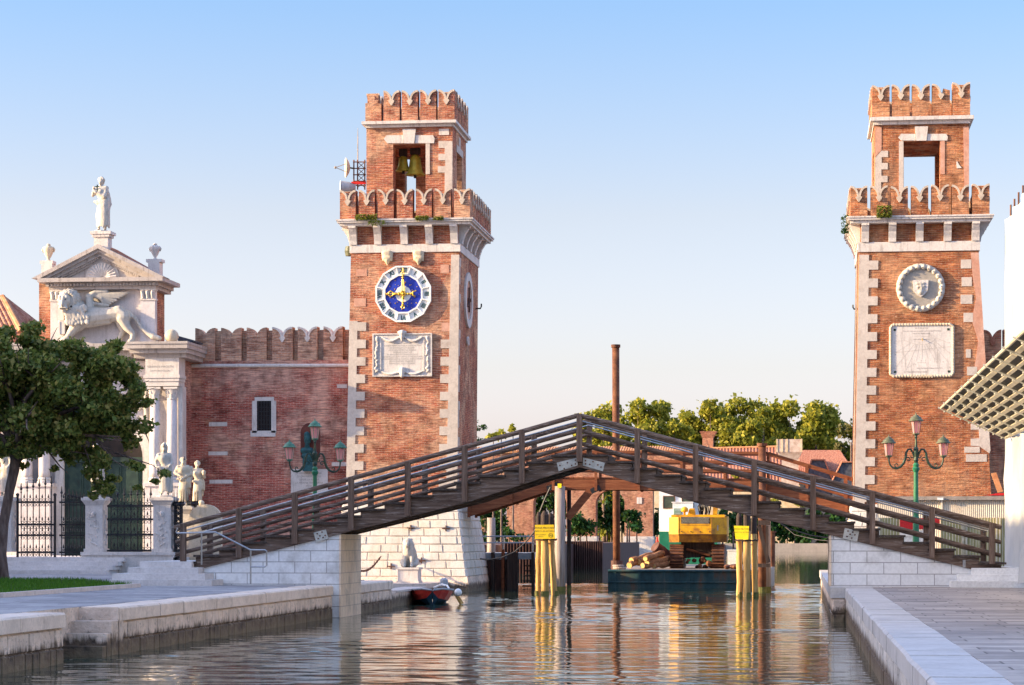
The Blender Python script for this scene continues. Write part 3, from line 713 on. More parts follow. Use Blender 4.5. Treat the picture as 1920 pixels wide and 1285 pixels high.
def hand(parent, ang, segs, name):
    m = MB(); a = R(ang); d = Vector((sin(a), 0, cos(a))); n_ = Vector((cos(a), 0, -sin(a))); c = Vector((cc.x, YT - .21, cc.z))
    for s in segs:
        if s[0] == 'bar': m.tube([c + d * s[1] + n_ * s[4], c + d * s[2] + n_ * s[5]], s[3], 6)
        elif s[0] == 'ball': m.ball(c + d * s[1], s[2], 8)
        elif s[0] == 'ring': m.ring(c + d * s[1], s[2], s[3], 14, 6)
        elif s[0] == 'moon': m.tube([c + d * (s[1] + s[2] * sin(q)) + n_ * s[2] * cos(q) for q in [R(x) for x in range(-60, 241, 25)]] if False else [c + d * (s[1] - s[2] * sin(q)) + n_ * s[2] * cos(q) for q in [R(x) for x in range(-20, 201, 20)]], [.012 + .03 * sin(PI * k / 11) for k in range(12)], 6)
    return m.build(name, GOLD, parent)
hand(clock, 0, [('bar', .12, .58, .025, -.055, -.025), ('bar', .12, .58, .025, .055, .025), ('ball', .66, .06), ('ball', .76, .045), ('ring', .84, .055, .02), ('bar', .88, 1.06, .022, 0, 0), ('bar', .95, .97, .02, -.07, .07)], 'minute_hand')
hand(clock, -90, [('ball', .16, .07), ('bar', .1, .75, .028, 0, 0), ('ring', .50, .10, .03), ('ball', .34, .06), ('ball', .64, .05), ('ball', .27, .05)], 'hour_hand')
hand(clock, 90, [('bar', .08, .42, .03, 0, 0), ('ball', .22, .05), ('ball', .34, .055), ('moon', .5, .10)], 'hour_hand')
hand(clock, 180, [('bar', .08, .5, .03, 0, 0), ('ball', .18, .06), ('ball', .36, .05), ('ball', .48, .07), ('ring', .56, .06, .02)], 'minute_hand')
m = MB().ring((cc.x, YT - .21, cc.z), .10, .035, 16, 6); m.ball((cc.x, YT - .21, cc.z), .07, 8); m.build('hub', GOLD, clock)
# two stone shields above the clock
for px in (726.5, 785):
    c = P(px, 484, YT)
    caps = [((c.x - .1, YT - .05, c.z + .18), (c.x + .1, YT - .05, c.z + .18), .10, .10), ((c.x - .1, YT - .04, c.z), (c.x + .1, YT - .04, c.z), .12, .12), ((c.x, YT - .04, c.z - .1), (c.x, YT - .04, c.z - .28), .13, .04),
            ((c.x - .2, YT - .06, c.z + .22), (c.x - .17, YT - .06, c.z - .1), .05, .04), ((c.x + .2, YT - .06, c.z + .22), (c.x + .19, YT - .06, c.z - .12), .05, .04), ((c.x - .12, YT - .1, c.z + .24), (c.x + .12, YT - .1, c.z + .26), .06, .05)]
    blob(caps, .03, 2).build('carved_shield', MARBLE_O, tl, smooth=True)
# inscription tablet
pl = slab(tl, 'inscription_tablet', 699.5, 810, 626, 706, YT, STONE, .05)
m = MB(); x0, x1, z0, z1 = X(699, YT), X(810.5, YT), Z(706.5, 755, YT), Z(625.5, 755, YT)
for (a, b, c, d) in ((x0, x1, z1 - .05, z1), (x0, x1, z0, z0 + .05), (x0, x0 + .05, z0 + .05, z1 - .05), (x1 - .05, x1, z0 + .05, z1 - .05)): m.box(a, b, YT - .10, YT, c, d)
for s in (0, 1):
    bx = x0 + .34 if s == 0 else x1 - .34
    m.box(bx - .025, bx + .025, YT - .08, YT - .04, z0 + .22, z1 - .22)
m.build('tablet_frame', STONE, pl)
rs = random.Random(8); caps = []
for s in (-1, 1):
    bx = (x0 + x1) / 2 + s * ((x1 - x0) / 2 - .18)
    for k in range(11):
        zz = z0 + .2 + (z1 - z0 - .4) * k / 10; caps.append(((bx + rs.uniform(-.06, .06), YT - .07, zz), (bx + rs.uniform(-.05, .05), YT - .08, zz + .06), rs.uniform(.04, .075), rs.uniform(.035, .06)))
    cxm = (x0 + x1) / 2
    for (zc_, sag) in ((z1 - .16, .16), (z0 + .2, .10)):
        for k in range(9):
            q = k / 9; q2 = (k + 1) / 9; f_ = lambda q: (cxm + s * (.12 + .72 * q), YT - .08, zc_ - sag * sin(PI * q))
            caps.append((f_(q), f_(q2), .035 + .03 * sin(PI * q), .035 + .03 * sin(PI * q2)))
cxm = (x0 + x1) / 2
caps += [((cxm, YT - .09, z1 + .02), (cxm, YT - .10, z1 - .28), .13, .06), ((cxm - .14, YT - .08, z1 + .05), (cxm + .14, YT - .08, z1 + .05), .06, .06), ((cxm, YT - .09, z0 + .3), (cxm, YT - .09, z0 + .05), .11, .10), ((cxm - .1, YT - .1, z0 + .2), (cxm + .1, YT - .1, z0 + .2), .06, .06)]
blob(caps, .026, 2).build('carved_garlands', STONE, pl, smooth=True)
m = MB()
for k, s in enumerate(['SERENISS. PRINCIPE', 'EODEM TEMPORE PVBLICO DECRETVM', 'ET DOMINIVM EXCELLENT', 'AC FORTI PATRONA REGINA', 'PATRIAE ELEVATVM', 'M. ANTONIO IVSTINIANO DVCE', 'NAVIBVS HOSTIVM CAPTIS ET PROFLIGATIS', 'GEORGIO BENZONI MARINO ZORZI PROVIS', 'ARMAMENTARII PRAEFECTI', 'ANNO SAL. M.DC.LXXXVIII']):
    m.text(s, cxm, YT - .056, z1 - .42 - .092 * k, .088, sx=1.0)
m.build('lettering', INKG, pl)
# clock face and hook on the canal side
sx_ = TL['xt1'] - .03; sy_, sz_ = YT + DT * .5 - .35, Z(563, 877, YT + 2.5)
m = MB(); n = 16
o = [(sy_ + 1.18 * cos(2 * PI * k / n), sz_ + 1.18 * sin(2 * PI * k / n)) for k in range(n)]; i = [(sy_ + .84 * cos(2 * PI * k / n), sz_ + .84 * sin(2 * PI * k / n)) for k in range(n)]
for k in range(n): j = (k + 1) % n; m.prism([o[k], o[j], i[j], i[k]], sx_ - .05, sx_ + .10, 'yz')
sc_ = m.build('side_clock', STONE, tl)
m = MB().prism([(sy_ + .84 * cos(2 * PI * k / n), sz_ + .84 * sin(2 * PI * k / n)) for k in range(n)], sx_ - .06, sx_ + .03, 'yz'); m.build('dial', PLASTER, sc_)
m = MB().tube([(sx_ + .08, sy_ + .1, sz_ - .5), (sx_ + .09, sy_, sz_ + .55)], .04, 6); m.ball((sx_ + .07, sy_, sz_), .12, 8); m.tube([(sx_ + .08, sy_, sz_), (sx_ + .09, sy_ - .4, sz_ - .3)], .04, 6); m.build('hands', RUSTDK, sc_)
m = MB().tube([(sx_ - .1, YT + 5.2, Z(578, 893, 103)), (sx_ + .22, YT + 5.2, Z(578, 893, 103)), (sx_ + .26, YT + 5.2, Z(574, 893, 103)), (sx_ + .26, YT + 5.2, Z(569, 893, 103))], .035, 6); m.build('hook', IRON, tl)
m = MB(); yy = YT + 2.4; zz = Z(640, 875, YT + 2.4)
m.ring((sx_ + .06, yy, zz), .17, .05, 10, 6, 'x'); m.build('iron_ring', STONE_D, tl)
# lamps bolted on the far left edge
m = MB().lathe([(.02, -.22), (.16, -.2), (.2, 0), (.16, .2), (.02, .22)], TL['xt0'] - .22, YT + .8, Z(467, 650, YT)); m.box(TL['xt0'] - .15, TL['xt0'] + .05, YT + .75, YT + .85, Z(470, 650, YT), Z(465, 650, YT)); m.build('floodlight', CAPOLIVE, tl)
m = MB().box(TL['xt0'] - .10, TL['xt0'] + .05, YT + .7, YT + 1.0, Z(508, 655, YT), Z(482, 655, YT)); m.build('junction_box', DKGREEN, tl)

# bells
def bell(px, py0, py1, Y, w, label):
    z1, z0 = Z(py0, px, Y), Z(py1, px, Y); h = z1 - z0; x = X(px, Y)
    t = thing('bell', label, 'bell', (x, Y, z0), 'bells in the clock tower')
    MB().lathe([(w, 0), (w * .98, .04 * h), (w * .8, .14 * h), (w * .66, .35 * h), (w * .58, .62 * h), (w * .52, .84 * h), (w * .34, .96 * h), (w * .1, h)], x, Y, z0, 20).build('bell_body', BRONZE, t, smooth=True)
    m = MB().box(x - .5 * w, x + .5 * w, Y - .12, Y + .12, z1, z1 + .38); m.box(x - 1.1, x + 1.1, Y - .07, Y + .07, z1 + .38, z1 + .52); m.build('headstock', PILE_D, t)
    MB().tube([(x, Y, z0 + .3), (x, Y, z0 - .12)], .03, 6, .07).build('clapper', IRON, t)
bell(756, 293, 321, YU + 1.3, .33, 'smaller bronze bell hanging on the left in the tower opening')
bell(778.5, 290, 329, YU + 1.15, .42, 'larger bronze bell hanging lower, on the right in the tower opening')

# ---- right: the sundial tower
TR = tower('sundial_tower', 'square brick tower with the carved wreath and white sundial, right of the canal', BRICK_R, (1601.5, 1859), (1611, 1835), 946, (455, 473), 421, 406, 350,
           (1590, 1862), (1594.5, 1855.5), (1640, 1817), 235.5, 220, 160, (1632, 1826), (1635, 1819), (1694.5, 1762.5, 266), (1690, 1752.5, 291), 7, 5, {'u': {('f', 3): 2}}, (1622, 1673, 1724, 1776.5, 1829))
tr = TR['t']; YUr = TR['YU']
battered_base(tr, TR, None, .8, .35, .35, BASE, 9, seed=9)
toothed(tr, teeth_strip(1611.2, 1601.8, 1629.5, 1621, 1647, 1639, 478, 945, 489, 33.5, 17), YT, QUOIN)
toothed(tr, [(1820, 474), (1835, 474), (1852, 740), (1850, 795), (1843, 690), (1826, 700), (1834, 640), (1822, 600), (1830, 560), (1824, 520)], YT, PLASTER, -.015)
toothed(tr, [(1835, 805), (1853.5, 795), (1857, 845), (1855, 850), (1836, 837), (1820, 836), (1820, 823), (1836, 822)], YT, QUOIN, -.02)
for a in ((1801.5, 1821, 487, 503.5), (1803, 1822, 520, 537), (1801, 1823, 553, 570), (1806.5, 1824, 587, 604), (1811, 1820, 655, 671), (1813, 1832, 688, 704), (1808, 1837, 838, 849), (1811, 1850, 852, 866), (1820, 1836, 795, 806)):
    slab(tr, 'patch_stone', *a, YT, QUOIN, .018, .03)
YU = YUr
keyed_lintel(tr, 1684, 1777, 251.5, 264, 1715, 1740, 237.5, 264.5)
slab(tr, 'jamb_stone', 1685.5, 1694, 265, 360, YUr, QUOIN, .02); slab(tr, 'jamb_stone', 1763, 1771.5, 264, 327, YUr, PLASTER, .02)
toothed(tr, [(1641, 296), (1653, 283), (1665, 283), (1665, 295), (1653, 295), (1653, 306), (1664.5, 306), (1664.5, 318), (1652.5, 318), (1652.5, 330), (1664, 330), (1664, 342), (1652, 342), (1652, 362), (1640.5, 362)], YUr, QUOIN, -.02)
toothed(tr, [(1641, 238), (1653, 238), (1653, 282), (1641, 294)], YUr, PLASTER, -.015)
toothed(tr, [(1806, 238), (1816.8, 238), (1816.8, 362), (1808, 362), (1807, 300)], YUr, PLASTER, -.015)
toothed(tr, [(1793, 304), (1795, 303), (1798, 309), (1803, 315), (1794, 316)], YUr, STONE, -.018)
# wreath with shield
wc = P(1726, 540, YT); rw = .845
m = MB().prism([(wc.x + .78 * cos(2 * PI * k / 40), wc.z + .78 * sin(2 * PI * k / 40)) for k in range(40)], YT - .05, YT + .02); wr = m.build('carved_wreath', GREYRAIL if False else stone_mat('wreath_field_stone', (.34, .31, .27), (.24, .21, .18), .4, streak=False), tr)
caps = []
for k in range(22):
    a = 2 * PI * k / 22; caps.append(((wc.x + rw * cos(a), YT - .07, wc.z + rw * sin(a)), (wc.x + rw * cos(a), YT - .07, wc.z + rw * sin(a)), .118, .118))
    b = a + PI / 22; caps.append(((wc.x + (rw + .04) * cos(a), YT - .03, wc.z + (rw + .04) * sin(a)), (wc.x + (rw + .04) * cos(b), YT - .03, wc.z + (rw + .04) * sin(b)), .10, .10))
blob(caps, .028, 1).build('fruit_garland', MARBLE, wr, smooth=True)
m = MB()
for k in range(22):
    a = 2 * PI * k / 22 + .06; m.ball((wc.x + (rw - .02) * cos(a), YT - .185, wc.z + (rw - .02) * sin(a) - .03), .022, 6)
m.build('drill_holes', BLACKHOLE, wr)
caps = [((wc.x - .16, YT - .145, wc.z + .16), (wc.x + .12, YT - .145, wc.z + .17), .05, .05), ((wc.x - .12, YT - .145, wc.z + .02), (wc.x + .14, YT - .145, wc.z + .05), .055, .05), ((wc.x - .02, YT - .145, wc.z + .2), (wc.x + .04, YT - .145, wc.z - .04), .05, .06), ((wc.x - .27, YT - .13, wc.z - .12), (wc.x + .27, YT - .13, wc.z - .12), .035, .035), ((wc.x, YT - .12, wc.z - .18), (wc.x, YT - .1, wc.z - .30), .13, .05)]
shd = MB().prism([(wc.x - .31, wc.z + .30), (wc.x + .31, wc.z + .30), (wc.x + .29, wc.z + .02), (wc.x + .27, wc.z - .14), (wc.x + .13, wc.z - .30), (wc.x, wc.z - .38), (wc.x - .13, wc.z - .30), (wc.x - .27, wc.z - .14), (wc.x - .29, wc.z + .02)], YT - .15, YT - .02).build('shield_plate', STONE, wr)
blob(caps, .024, 2).build('shield', MARBLE, wr, smooth=True)
# sundial
sd = slab(tr, 'sundial', 1671, 1786, 611, 704, YT, STONE, .05)
x0, x1, z0, z1 = X(1669.5, YT), X(1787, YT), Z(705.5, 1728, YT), Z(609, 1728, YT)
m = MB(); rr_ = .08
path = []
def side(p, q, n):
    for k in range(n): path.append(Vector(p).lerp(Vector(q), k / n))
yy = YT - .05
side((x0 + rr_, yy, z1), (x1 - rr_, yy, z1), 40); side((x1, yy, z1 - rr_), (x1, yy, z0 + rr_), 34); side((x1 - rr_, yy, z0), (x0 + rr_, yy, z0), 40); side((x0, yy, z0 + rr_), (x0, yy, z1 - rr_), 34); path.append(path[0])
m.tube(path, [.05 + .014 * (k % 2) for k in range(len(path))], 7, cap=False)
for k in range(24):
    t_ = (k - 12) / 12; m.ball(((x0 + x1) / 2 + t_ * .45, YT - .07, z0 - .01 + .03 * sin(k * 2.1)), .045, 6)
m.build('rope_frame', MARBLE_O, sd)
m = MB(); c0 = P(1729, 631, YT); ys = YT - .0525
def ln(p, q, w=.006):
    a, b = P(p[0], p[1], YT), P(q[0], q[1], YT); d = (b - a).normalized(); n_ = Vector((-d.z, 0, d.x)) * w
    m.add([Vector((a.x, ys, a.z)) + n_, Vector((b.x, ys, b.z)) + n_, Vector((b.x, ys, b.z)) - n_, Vector((a.x, ys, a.z)) - n_], [(0, 1, 2, 3)])
for p, q in (((1707, 644), (1676, 664)), ((1714, 646), (1679, 690)), ((1720, 647), (1699, 694)), ((1724, 648), (1718, 678)), ((1729, 648), (1729, 674)), ((1733, 648), (1740, 672)), ((1737, 647), (1753, 675)), ((1742, 645), (1764, 680)), ((1748, 643), (1781, 684)), ((1752, 640), (1780, 662)), ((1754, 634), (1780, 644)), ((1677, 662), (1784, 650)), ((1714, 631), (1741, 631)), ((1719, 680), (1736, 680)), ((1701, 690), (1716, 682)),
             ((1676, 641), (1697, 639)), ((1697, 639), (1716, 646)), ((1716, 646), (1735, 647)), ((1735, 647), (1750, 640)), ((1750, 640), (1754, 634))): ln(p, q)
m.build('hour_lines', INKL, sd)
m = MB()
for s, px, py, sz in (('M C M X I X', 1728, 616, .10), ('ITALIAE NOVAE IN LIBERTATE CONSTITVTAE', 1728, 621.5, .075), ('VICTOR ARMIS ENSE', 1728, 626, .075), ('HIST HORA CARITAS', 1728, 637, .07), ('SED PATRIAE VMBRA QVIETEM', 1743, 691, .075), ('VICTORIO EMANVELE III REGE', 1716, 698, .07),
                      ('IX', 1677, 644, .07), ('VIII', 1678, 666, .07), ('VI', 1676, 691, .07), ('X', 1717, 684, .06), ('XI', 1727, 677, .06), ('I', 1735, 676, .06), ('II', 1744, 676, .06), ('III', 1756, 679, .06), ('IIII', 1768, 679, .06), ('VI', 1780, 643, .06), ('V', 1780, 663, .06), ('IV', 1780, 689, .06)):
    c = P(px, py, YT); m.text(s, c.x, ys - .001, c.z, sz)
m.build('lettering', INKF, sd)
m = MB()
for px, py in ((1677.5, 619), (1778, 618), (1678, 698), (1779, 697)): c = P(px, py, YT); m.box(c.x - .045, c.x + .045, YT - .06, YT - .045, c.z - .045, c.z + .045)
m.build('corner_bolt', DKGREEN, sd)
c = P(1729, 635, YT); MB().tube([(c.x, YT - .05, c.z), (c.x + .01, YT - .14, c.z - .1)], .014, 6).build('gnomon', GOLD, sd)
m = MB().tube([(TR['xt0'] + .05, YT + .6, Z(577, 1605, YT)), (TR['xt0'] - .20, YT + .6, Z(577, 1605, YT)), (TR['xt0'] - .24, YT + .6, Z(573, 1605, YT)), (TR['xt0'] - .24, YT + .6, Z(569, 1605, YT))], .035, 6); m.build('hook', IRON, tr)
m = MB().tube([(TR['xb0'] - .03 + .16 * k / 12, YT + .25, 2.5 + 11.4 * k / 12) for k in range(13)], .035, 6); m.build('drainpipe', GREYRAIL, tr)

# weeds rooted on the parapets
def weed(px0, px1, py, Y, h, label, seed, n=260, m_=None):
    rng = np.random.default_rng(seed); k = int(n)
    x0, x1 = X(px0, Y), X(px1, Y); z = Z(py, (px0 + px1) / 2, Y)
    pts = np.stack([rng.uniform(x0, x1, k), Y + rng.uniform(-.14, .06, k), z + h * rng.uniform(0, 1, k) ** 1.5 - .03], 1)
    o = leaf_object('weed', pts, .06, m_ or LEAF_W, None, rng, .35); return tag(o, label, 'weed', 'weeds growing on the tower parapets')
weed(667, 707, 411, 97.44, .22, 'yellow green weeds along the clock tower parapet, left clump', 1, 420)
weed(690, 722, 413, 97.40, -.2, 'yellow green weeds hanging over the clock tower cornice', 2, 120)
weed(779, 805, 411, 97.44, .15, 'low green weeds between merlons near the middle of the clock tower parapet', 3, 220)
weed(812, 832, 411, 97.44, .12, 'small green tuft at the right end of the clock tower parapet front', 4, 150)
weed(1644, 1672, 406, 97.42, .45, 'bushy yellow green weed on the sundial tower parapet', 5, 600)
weed(1577, 1591, 436, 98.6, .75, 'green weed hanging off the left corner of the sundial tower cornice', 6, 240, LEAF_H)
# ------------------------------------------------------------------ water, ground, quays
ZG = 0.9
def sheet(name, x0, x1, y0, y1, z, m):
    b = MB().add([(x0, y0, z), (x1, y0, z), (x1, y1, z), (x0, y1, z)], [(0, 1, 2, 3)])
    return setting(b.build(name, m))
def water():
    """rippled near water as a real surface, calm sheets farther out"""
    rg = np.random.default_rng(17); x0, x1, y0, y1 = -20.0, 6.0, 22.0, 118.0
    xs = np.linspace(x0, x1, 200); ys = np.linspace(y0, y1, 1500); XX, YY = np.meshgrid(xs, ys); H = np.zeros_like(XX); SL = 0
    n = 60
    for k in range(n):
        L = .27 * (1.9 / .27) ** (k / (n - 1)); th = PI / 2 + rg.normal(0, .6); kk = 2 * PI / L; st = .0072
        H += st / kk * np.sin(kk * (cos(th) * XX + sin(th) * YY) + rg.uniform(0, 2 * PI))
    calm = .65 + .5 * np.sin(XX * .35 + 1.3 * np.sin(YY * .11)) * np.sin(YY * .17 + .8 * np.sin(XX * .3))     # cat's paws
    H *= np.clip(calm, .35, 1.15)
    ed = np.minimum(np.minimum(XX - x0, x1 - XX), np.minimum(YY - y0, y1 - YY)); H *= np.clip(ed / 1.5, 0, 1)
    nx = len(xs); v = np.stack([XX, YY, H], -1).reshape(-1, 3)
    i = (np.arange(len(ys) - 1)[:, None] * nx + np.arange(nx - 1)[None]).reshape(-1); f = np.stack([i, i + 1, i + nx + 1, i + nx], 1)
    b = len(v); A, B = 400.0, 700.0
    ring = [(-A, -60, 0), (A, -60, 0), (A, y0, 0), (-A, y0, 0), (-A, y1, 0), (A, y1, 0), (A, B, 0), (-A, B, 0), (x0, y0, 0), (x0, y1, 0), (x1, y0, 0), (x1, y1, 0)]
    fs = f.tolist() + [[b, b + 1, b + 2, b + 3], [b + 4, b + 5, b + 6, b + 7], [b + 3, b + 8, b + 9, b + 4], [b + 10, b + 2, b + 5, b + 11]]
    me = bpy.data.meshes.new('canal_water'); me.from_pydata(v.tolist() + ring, [], fs); me.polygons.foreach_set('use_smooth', [True] * len(me.polygons)); me.materials.append(WATER)
    ob = bpy.data.objects.new('canal_water', me); C.objects.link(ob); setting(ob)
water()
sheet('far_ground', -3000, 3000, 560, 5000, .9, FARGROUND)
QX = -12.85                                            # left quay line
def slab_ground(name, rects, m, z=ZG, zb=-.8):
    b = MB()
    for x0, x1, y0, y1 in rects: b.box(x0, x1, y0, y1, zb, z)
    return setting(b.build(name, m))
NX, NY0, NY1 = -13.62, 41.0, 44.35                     # recess of the water stairs
slab_ground('campo_pavement', [(-130, NX - .012, -20, 74.6), (-130, -16.2, 74.6, 83.0), (-130, -19.6, 83.0, 140)], PAVE)
slab_ground('tower_landing', [(-19.6, X(800, 92), 91.6, 97.9)], PINKSTONE, .44)
rnd = random.Random(5)
def quay_run(name, x, y0, y1, side, kw=.72, zt=ZG, mface=QUAY, mk=KERB, rows=4, blen=.62):
    """stone quay face with a kerb of long slabs on top; side +1 faces +x"""
    b = MB(); xi = x - side * kw
    b.box(min(x - side * .05, xi), max(x - side * .05, xi), y0, y1, -1.0, zt - .27)
    A, B = (y0, y1) if side > 0 else (y1, y0)
    xf = x - side * .05
    b.blocks((xf, A, -.75), (xf, B, -.75), (xf, A, zt - .28), (xf, B, zt - .28), rows, blen, .04, .008, .02, rnd, .45)
    f = setting(b.build(name, mface))
    k = MB(); y = y0
    while y < y1 - .05:
        L = min(rnd.uniform(.9, 1.9), y1 - y); o = rnd.uniform(-.012, .012); dz = rnd.uniform(-.006, .006)
        xa, xb = (xi, x + .02 + o) if side > 0 else (x - .02 + o, xi); h = .012
        c = .035
        poly = [(xa, zt - .26), (xb, zt - .26), (xb, zt - c + dz), (xb - c, zt + dz), (xa, zt + dz)] if side > 0 else [(xa, zt - .26), (xb, zt - .26), (xb, zt + dz), (xa + c, zt + dz), (xa, zt - c + dz)]
        k.prism(poly, y + h * .5, y + L - h * .5, 'xz'); y += L
    setting(k.build('quay_kerb', mk))
quay_run('quay_wall', QX, -5, NY0, 1, mk=KERB_L)
quay_run('quay_wall', QX, NY1, 65.45, 1, mk=KERB_L)
b = MB().box(NX - .3, NX, NY0, NY1, -1, ZG - .005); setting(b.build('quay_wall', QUAY))
st = MB()
for k in range(5): st.box(NX, QX + .03 - .01 * k, NY1 - .26 * (k + 1), NY1 + (.0 if k else .1), -1, ZG - .03 - .225 * k - (.0 if k else .0)) if k else st.box(NX, QX + .02, NY1 - .05, NY1 + .28, -1, ZG - .02)
tag(st.build('water_stairs', QUAY), 'worn stone stairs cut into the left quay, going down into the water', 'steps')
quay_run('quay_wall', -12.72, 68.62, 74.5, 1, .9, .88, mk=KERB_L, rows=4, blen=.5)
b = MB().box(-13.6, -12.95, 74.5, 82.6, -1, .45); b.blocks((-13.6, 74.5, -.6), (-12.95, 74.5, -.6), (-13.6, 74.5, .45), (-12.95, 74.5, .45), 2, .4, .03, .01, .02, rnd)
b.box(-16.2, -13.6, 74.6, 83, -1, .3)
setting(b.build('quay_ledge', QUAY))
k = MB().box(-13.7, -12.9, 76.5, 82.7, .452, .52); setting(k.build('quay_kerb', PINKSTONE))
b = MB(); xr = X(800, 92)
b.blocks((-19.5, 91.55, -.6), (xr, 91.55, -.6), (-19.5, 91.55, .28), (xr, 91.55, .28), 2, .7, .04, .01, .02, rnd); b.blocks((xr, 91.55, -.6), (xr, 97, -.6), (xr, 91.55, .28), (xr, 97, .28), 2, .7, .04, .01, .02, rnd)
setting(b.build('quay_wall', QUAY))
k = MB(); xx = -19.5
while xx < xr:
    L = min(rnd.uniform(.9, 1.5), xr + .05 - xx); k.box(xx + .006, xx + L - .006, 91.5, 92.3, .29, .46); xx += L
    if xr - xx < .05: break
setting(k.build('quay_kerb', PINKSTONE))
# right quay
RX = 1.2
slab_ground('right_quay_pavement', [(RX + .70, 60, 5, 140)], PAVE_R)
quay_run('quay_wall', RX, 5, 63.8, -1, .695, mface=QUAY_R, rows=4, blen=.8)
b = MB().box(.86, RX + .5, 63.85, 100, -1, ZG - .28); b.blocks((.86, 63.85, -.6), (RX, 63.85, -.6), (.86, 63.85, .6), (RX, 63.85, .6), 3, .5, .03, .01, .02, rnd)
b.blocks((.86, 97, -.6), (.86, 63.85, -.6), (.86, 97, .6), (.86, 63.85, .6), 3, .8, .03, .01, .02, rnd); setting(b.build('quay_wall', QUAY))
k = MB().box(.80, RX + .705, 63.82, 100, ZG - .27, ZG + .004); setting(k.build('quay_kerb', KERB))

# lawn with its stone edging
gx1 = G(232, 1096, ZG); a = [G(0, 1121, ZG), G(246, 1101.5, ZG), G(200, 1094, ZG), G(0, 1092, ZG)]
poly = [Vector((-40, a[0].y + .0, ZG)), a[0], a[1] + Vector((.0, .15, 0)), G(150, 1090.5, ZG), Vector((-40, G(0, 1088, ZG).y, ZG))]
b = MB(); n = len(poly); b.prism([(p.x, p.y) for p in poly], ZG + .002, ZG + .05, 'xy'); setting(b.build('lawn_soil', SOIL))
b = MB(); e = [poly[0], poly[1], poly[2] + Vector((.18, -.1, 0)), poly[2] + Vector((.3, .5, 0))]
for p, q in zip(e[:2], e[1:3]): b.beam(p + Vector((0, 0, .05)), q + Vector((0, 0, .05)), .14, .11)
tag(b.build('lawn_kerb', PINKSTONE), 'low stone edging along the front of the lawn', 'kerb')
rng = np.random.default_rng(3); pts = []
from mathutils import geometry
P2 = [p.xy for p in poly]
nb = 15000
us = rng.uniform(0, 1, (nb * 4, 2)); xs0, xs1 = -30.0, max(p.x for p in poly); ys0, ys1 = min(p.y for p in poly), max(p.y for p in poly)
def inpoly(x, y):
    c = False; j = len(P2) - 1
    for i in range(len(P2)):
        if (P2[i].y > y) != (P2[j].y > y) and x < (P2[j].x - P2[i].x) * (y - P2[i].y) / (P2[j].y - P2[i].y) + P2[i].x: c = not c
        j = i
    return c
for u, v in us:
    x, y = xs0 + u * (xs1 - xs0), ys0 + v * (ys1 - ys0)
    if inpoly(x, y): pts.append((x, y))
vs, fs = [], []
for x, y in pts[:26000]:
    h = rng.uniform(.05, .13); w = .014; a = rng.uniform(0, PI); lx, ly = rng.normal(0, .03, 2); i = len(vs)
    vs += [(x - w * cos(a), y - w * sin(a), ZG + .04), (x + w * cos(a), y + w * sin(a), ZG + .04), (x + lx, y + ly, ZG + .05 + h)]; fs.append((i, i + 1, i + 2))
g = MB(); g.v = [Vector(p) for p in vs]; g.f = fs
tag(g.build('grass', GRASS, recalc=False), 'short bright green grass of the lawn under the tree', 'grass', kind='stuff')

# ------------------------------------------------------------------ wooden footbridge
YB0, YB1 = 65.5, 68.4; AX = X(1087, YB0); HS = 11.1
def zdeck(s): return 4.49 if s < .75 else 4.49 - (s - .75) * .2755     # s = distance from the crown
def zbot(s):
    pts = [(0, 4.16), (1.0, 3.87), (3.1, 3.20), (10.35, 1.43), (12, 1.0)]
    for (a, b), (c, d) in zip(pts, pts[1:]):
        if s <= c: return b + (d - b) * (s - a) / (c - a)
def zrail(s): return 5.59 - s * .2705
bridge = thing('footbridge', 'dark weathered wooden stepped footbridge arching over the canal between white abutments', 'footbridge', (AX, 66.95, 0))
NS = 16; TL_ = (HS - .75) / (NS - .5)
nodes = [(.0, 4.49), (.75, 4.49)]
for k in range(NS):
    s0 = .75 + k * TL_; z1 = 4.49 - (k + 1) * TL_ * .2755; nodes += [(s0, z1), (min(s0 + TL_, HS + .3), z1)]
def stringer(y0, y1, side):
    top = [(AX + side * s, z - .05) for s, z in nodes]
    bot = [(AX + side * s, zbot(s)) for s in (HS + .25, 10.35, 3.1, 1.0, 0)]
    top = [t_ for t_ in top if abs(t_[0] - AX) <= HS + .26] + [(AX + side * (HS + .25), nodes[-1][1] - .05)]
    MB().prism(top + bot, y0, y1).build('beam', WOOD, bridge)
for sd_ in (-1, 1):
    stringer(YB0, YB0 + .2, sd_); stringer(YB1 - .2, YB1, sd_); stringer(66.85, 67.05, sd_)
b = MB(); rs = random.Random(6)
b.box(AX - .78, AX + .78, YB0 - .07, YB1 + .07, 4.445, 4.50)
for sd_ in (-1, 1):
    for k in range(NS):
        s0 = .75 + k * TL_; z1 = 4.49 - (k + 1) * TL_ * .2755; xa, xb = AX + sd_ * (s0 - .03), AX + sd_ * (s0 + TL_ + .05)
        b.box(min(xa, xb), max(xa, xb), YB0 - .07 - rs.uniform(0, .02), YB1 + .07, z1 - .045, z1 + .012)
        xr_ = AX + sd_ * (s0 + .012); b.box(xr_ - .012, xr_ + .012, YB0 + .21, YB1 - .21, z1 + .012, z1 + TL_ * .2755 - .045)
b.build('treads', TREAD, bridge)
SP = HS / 7.0
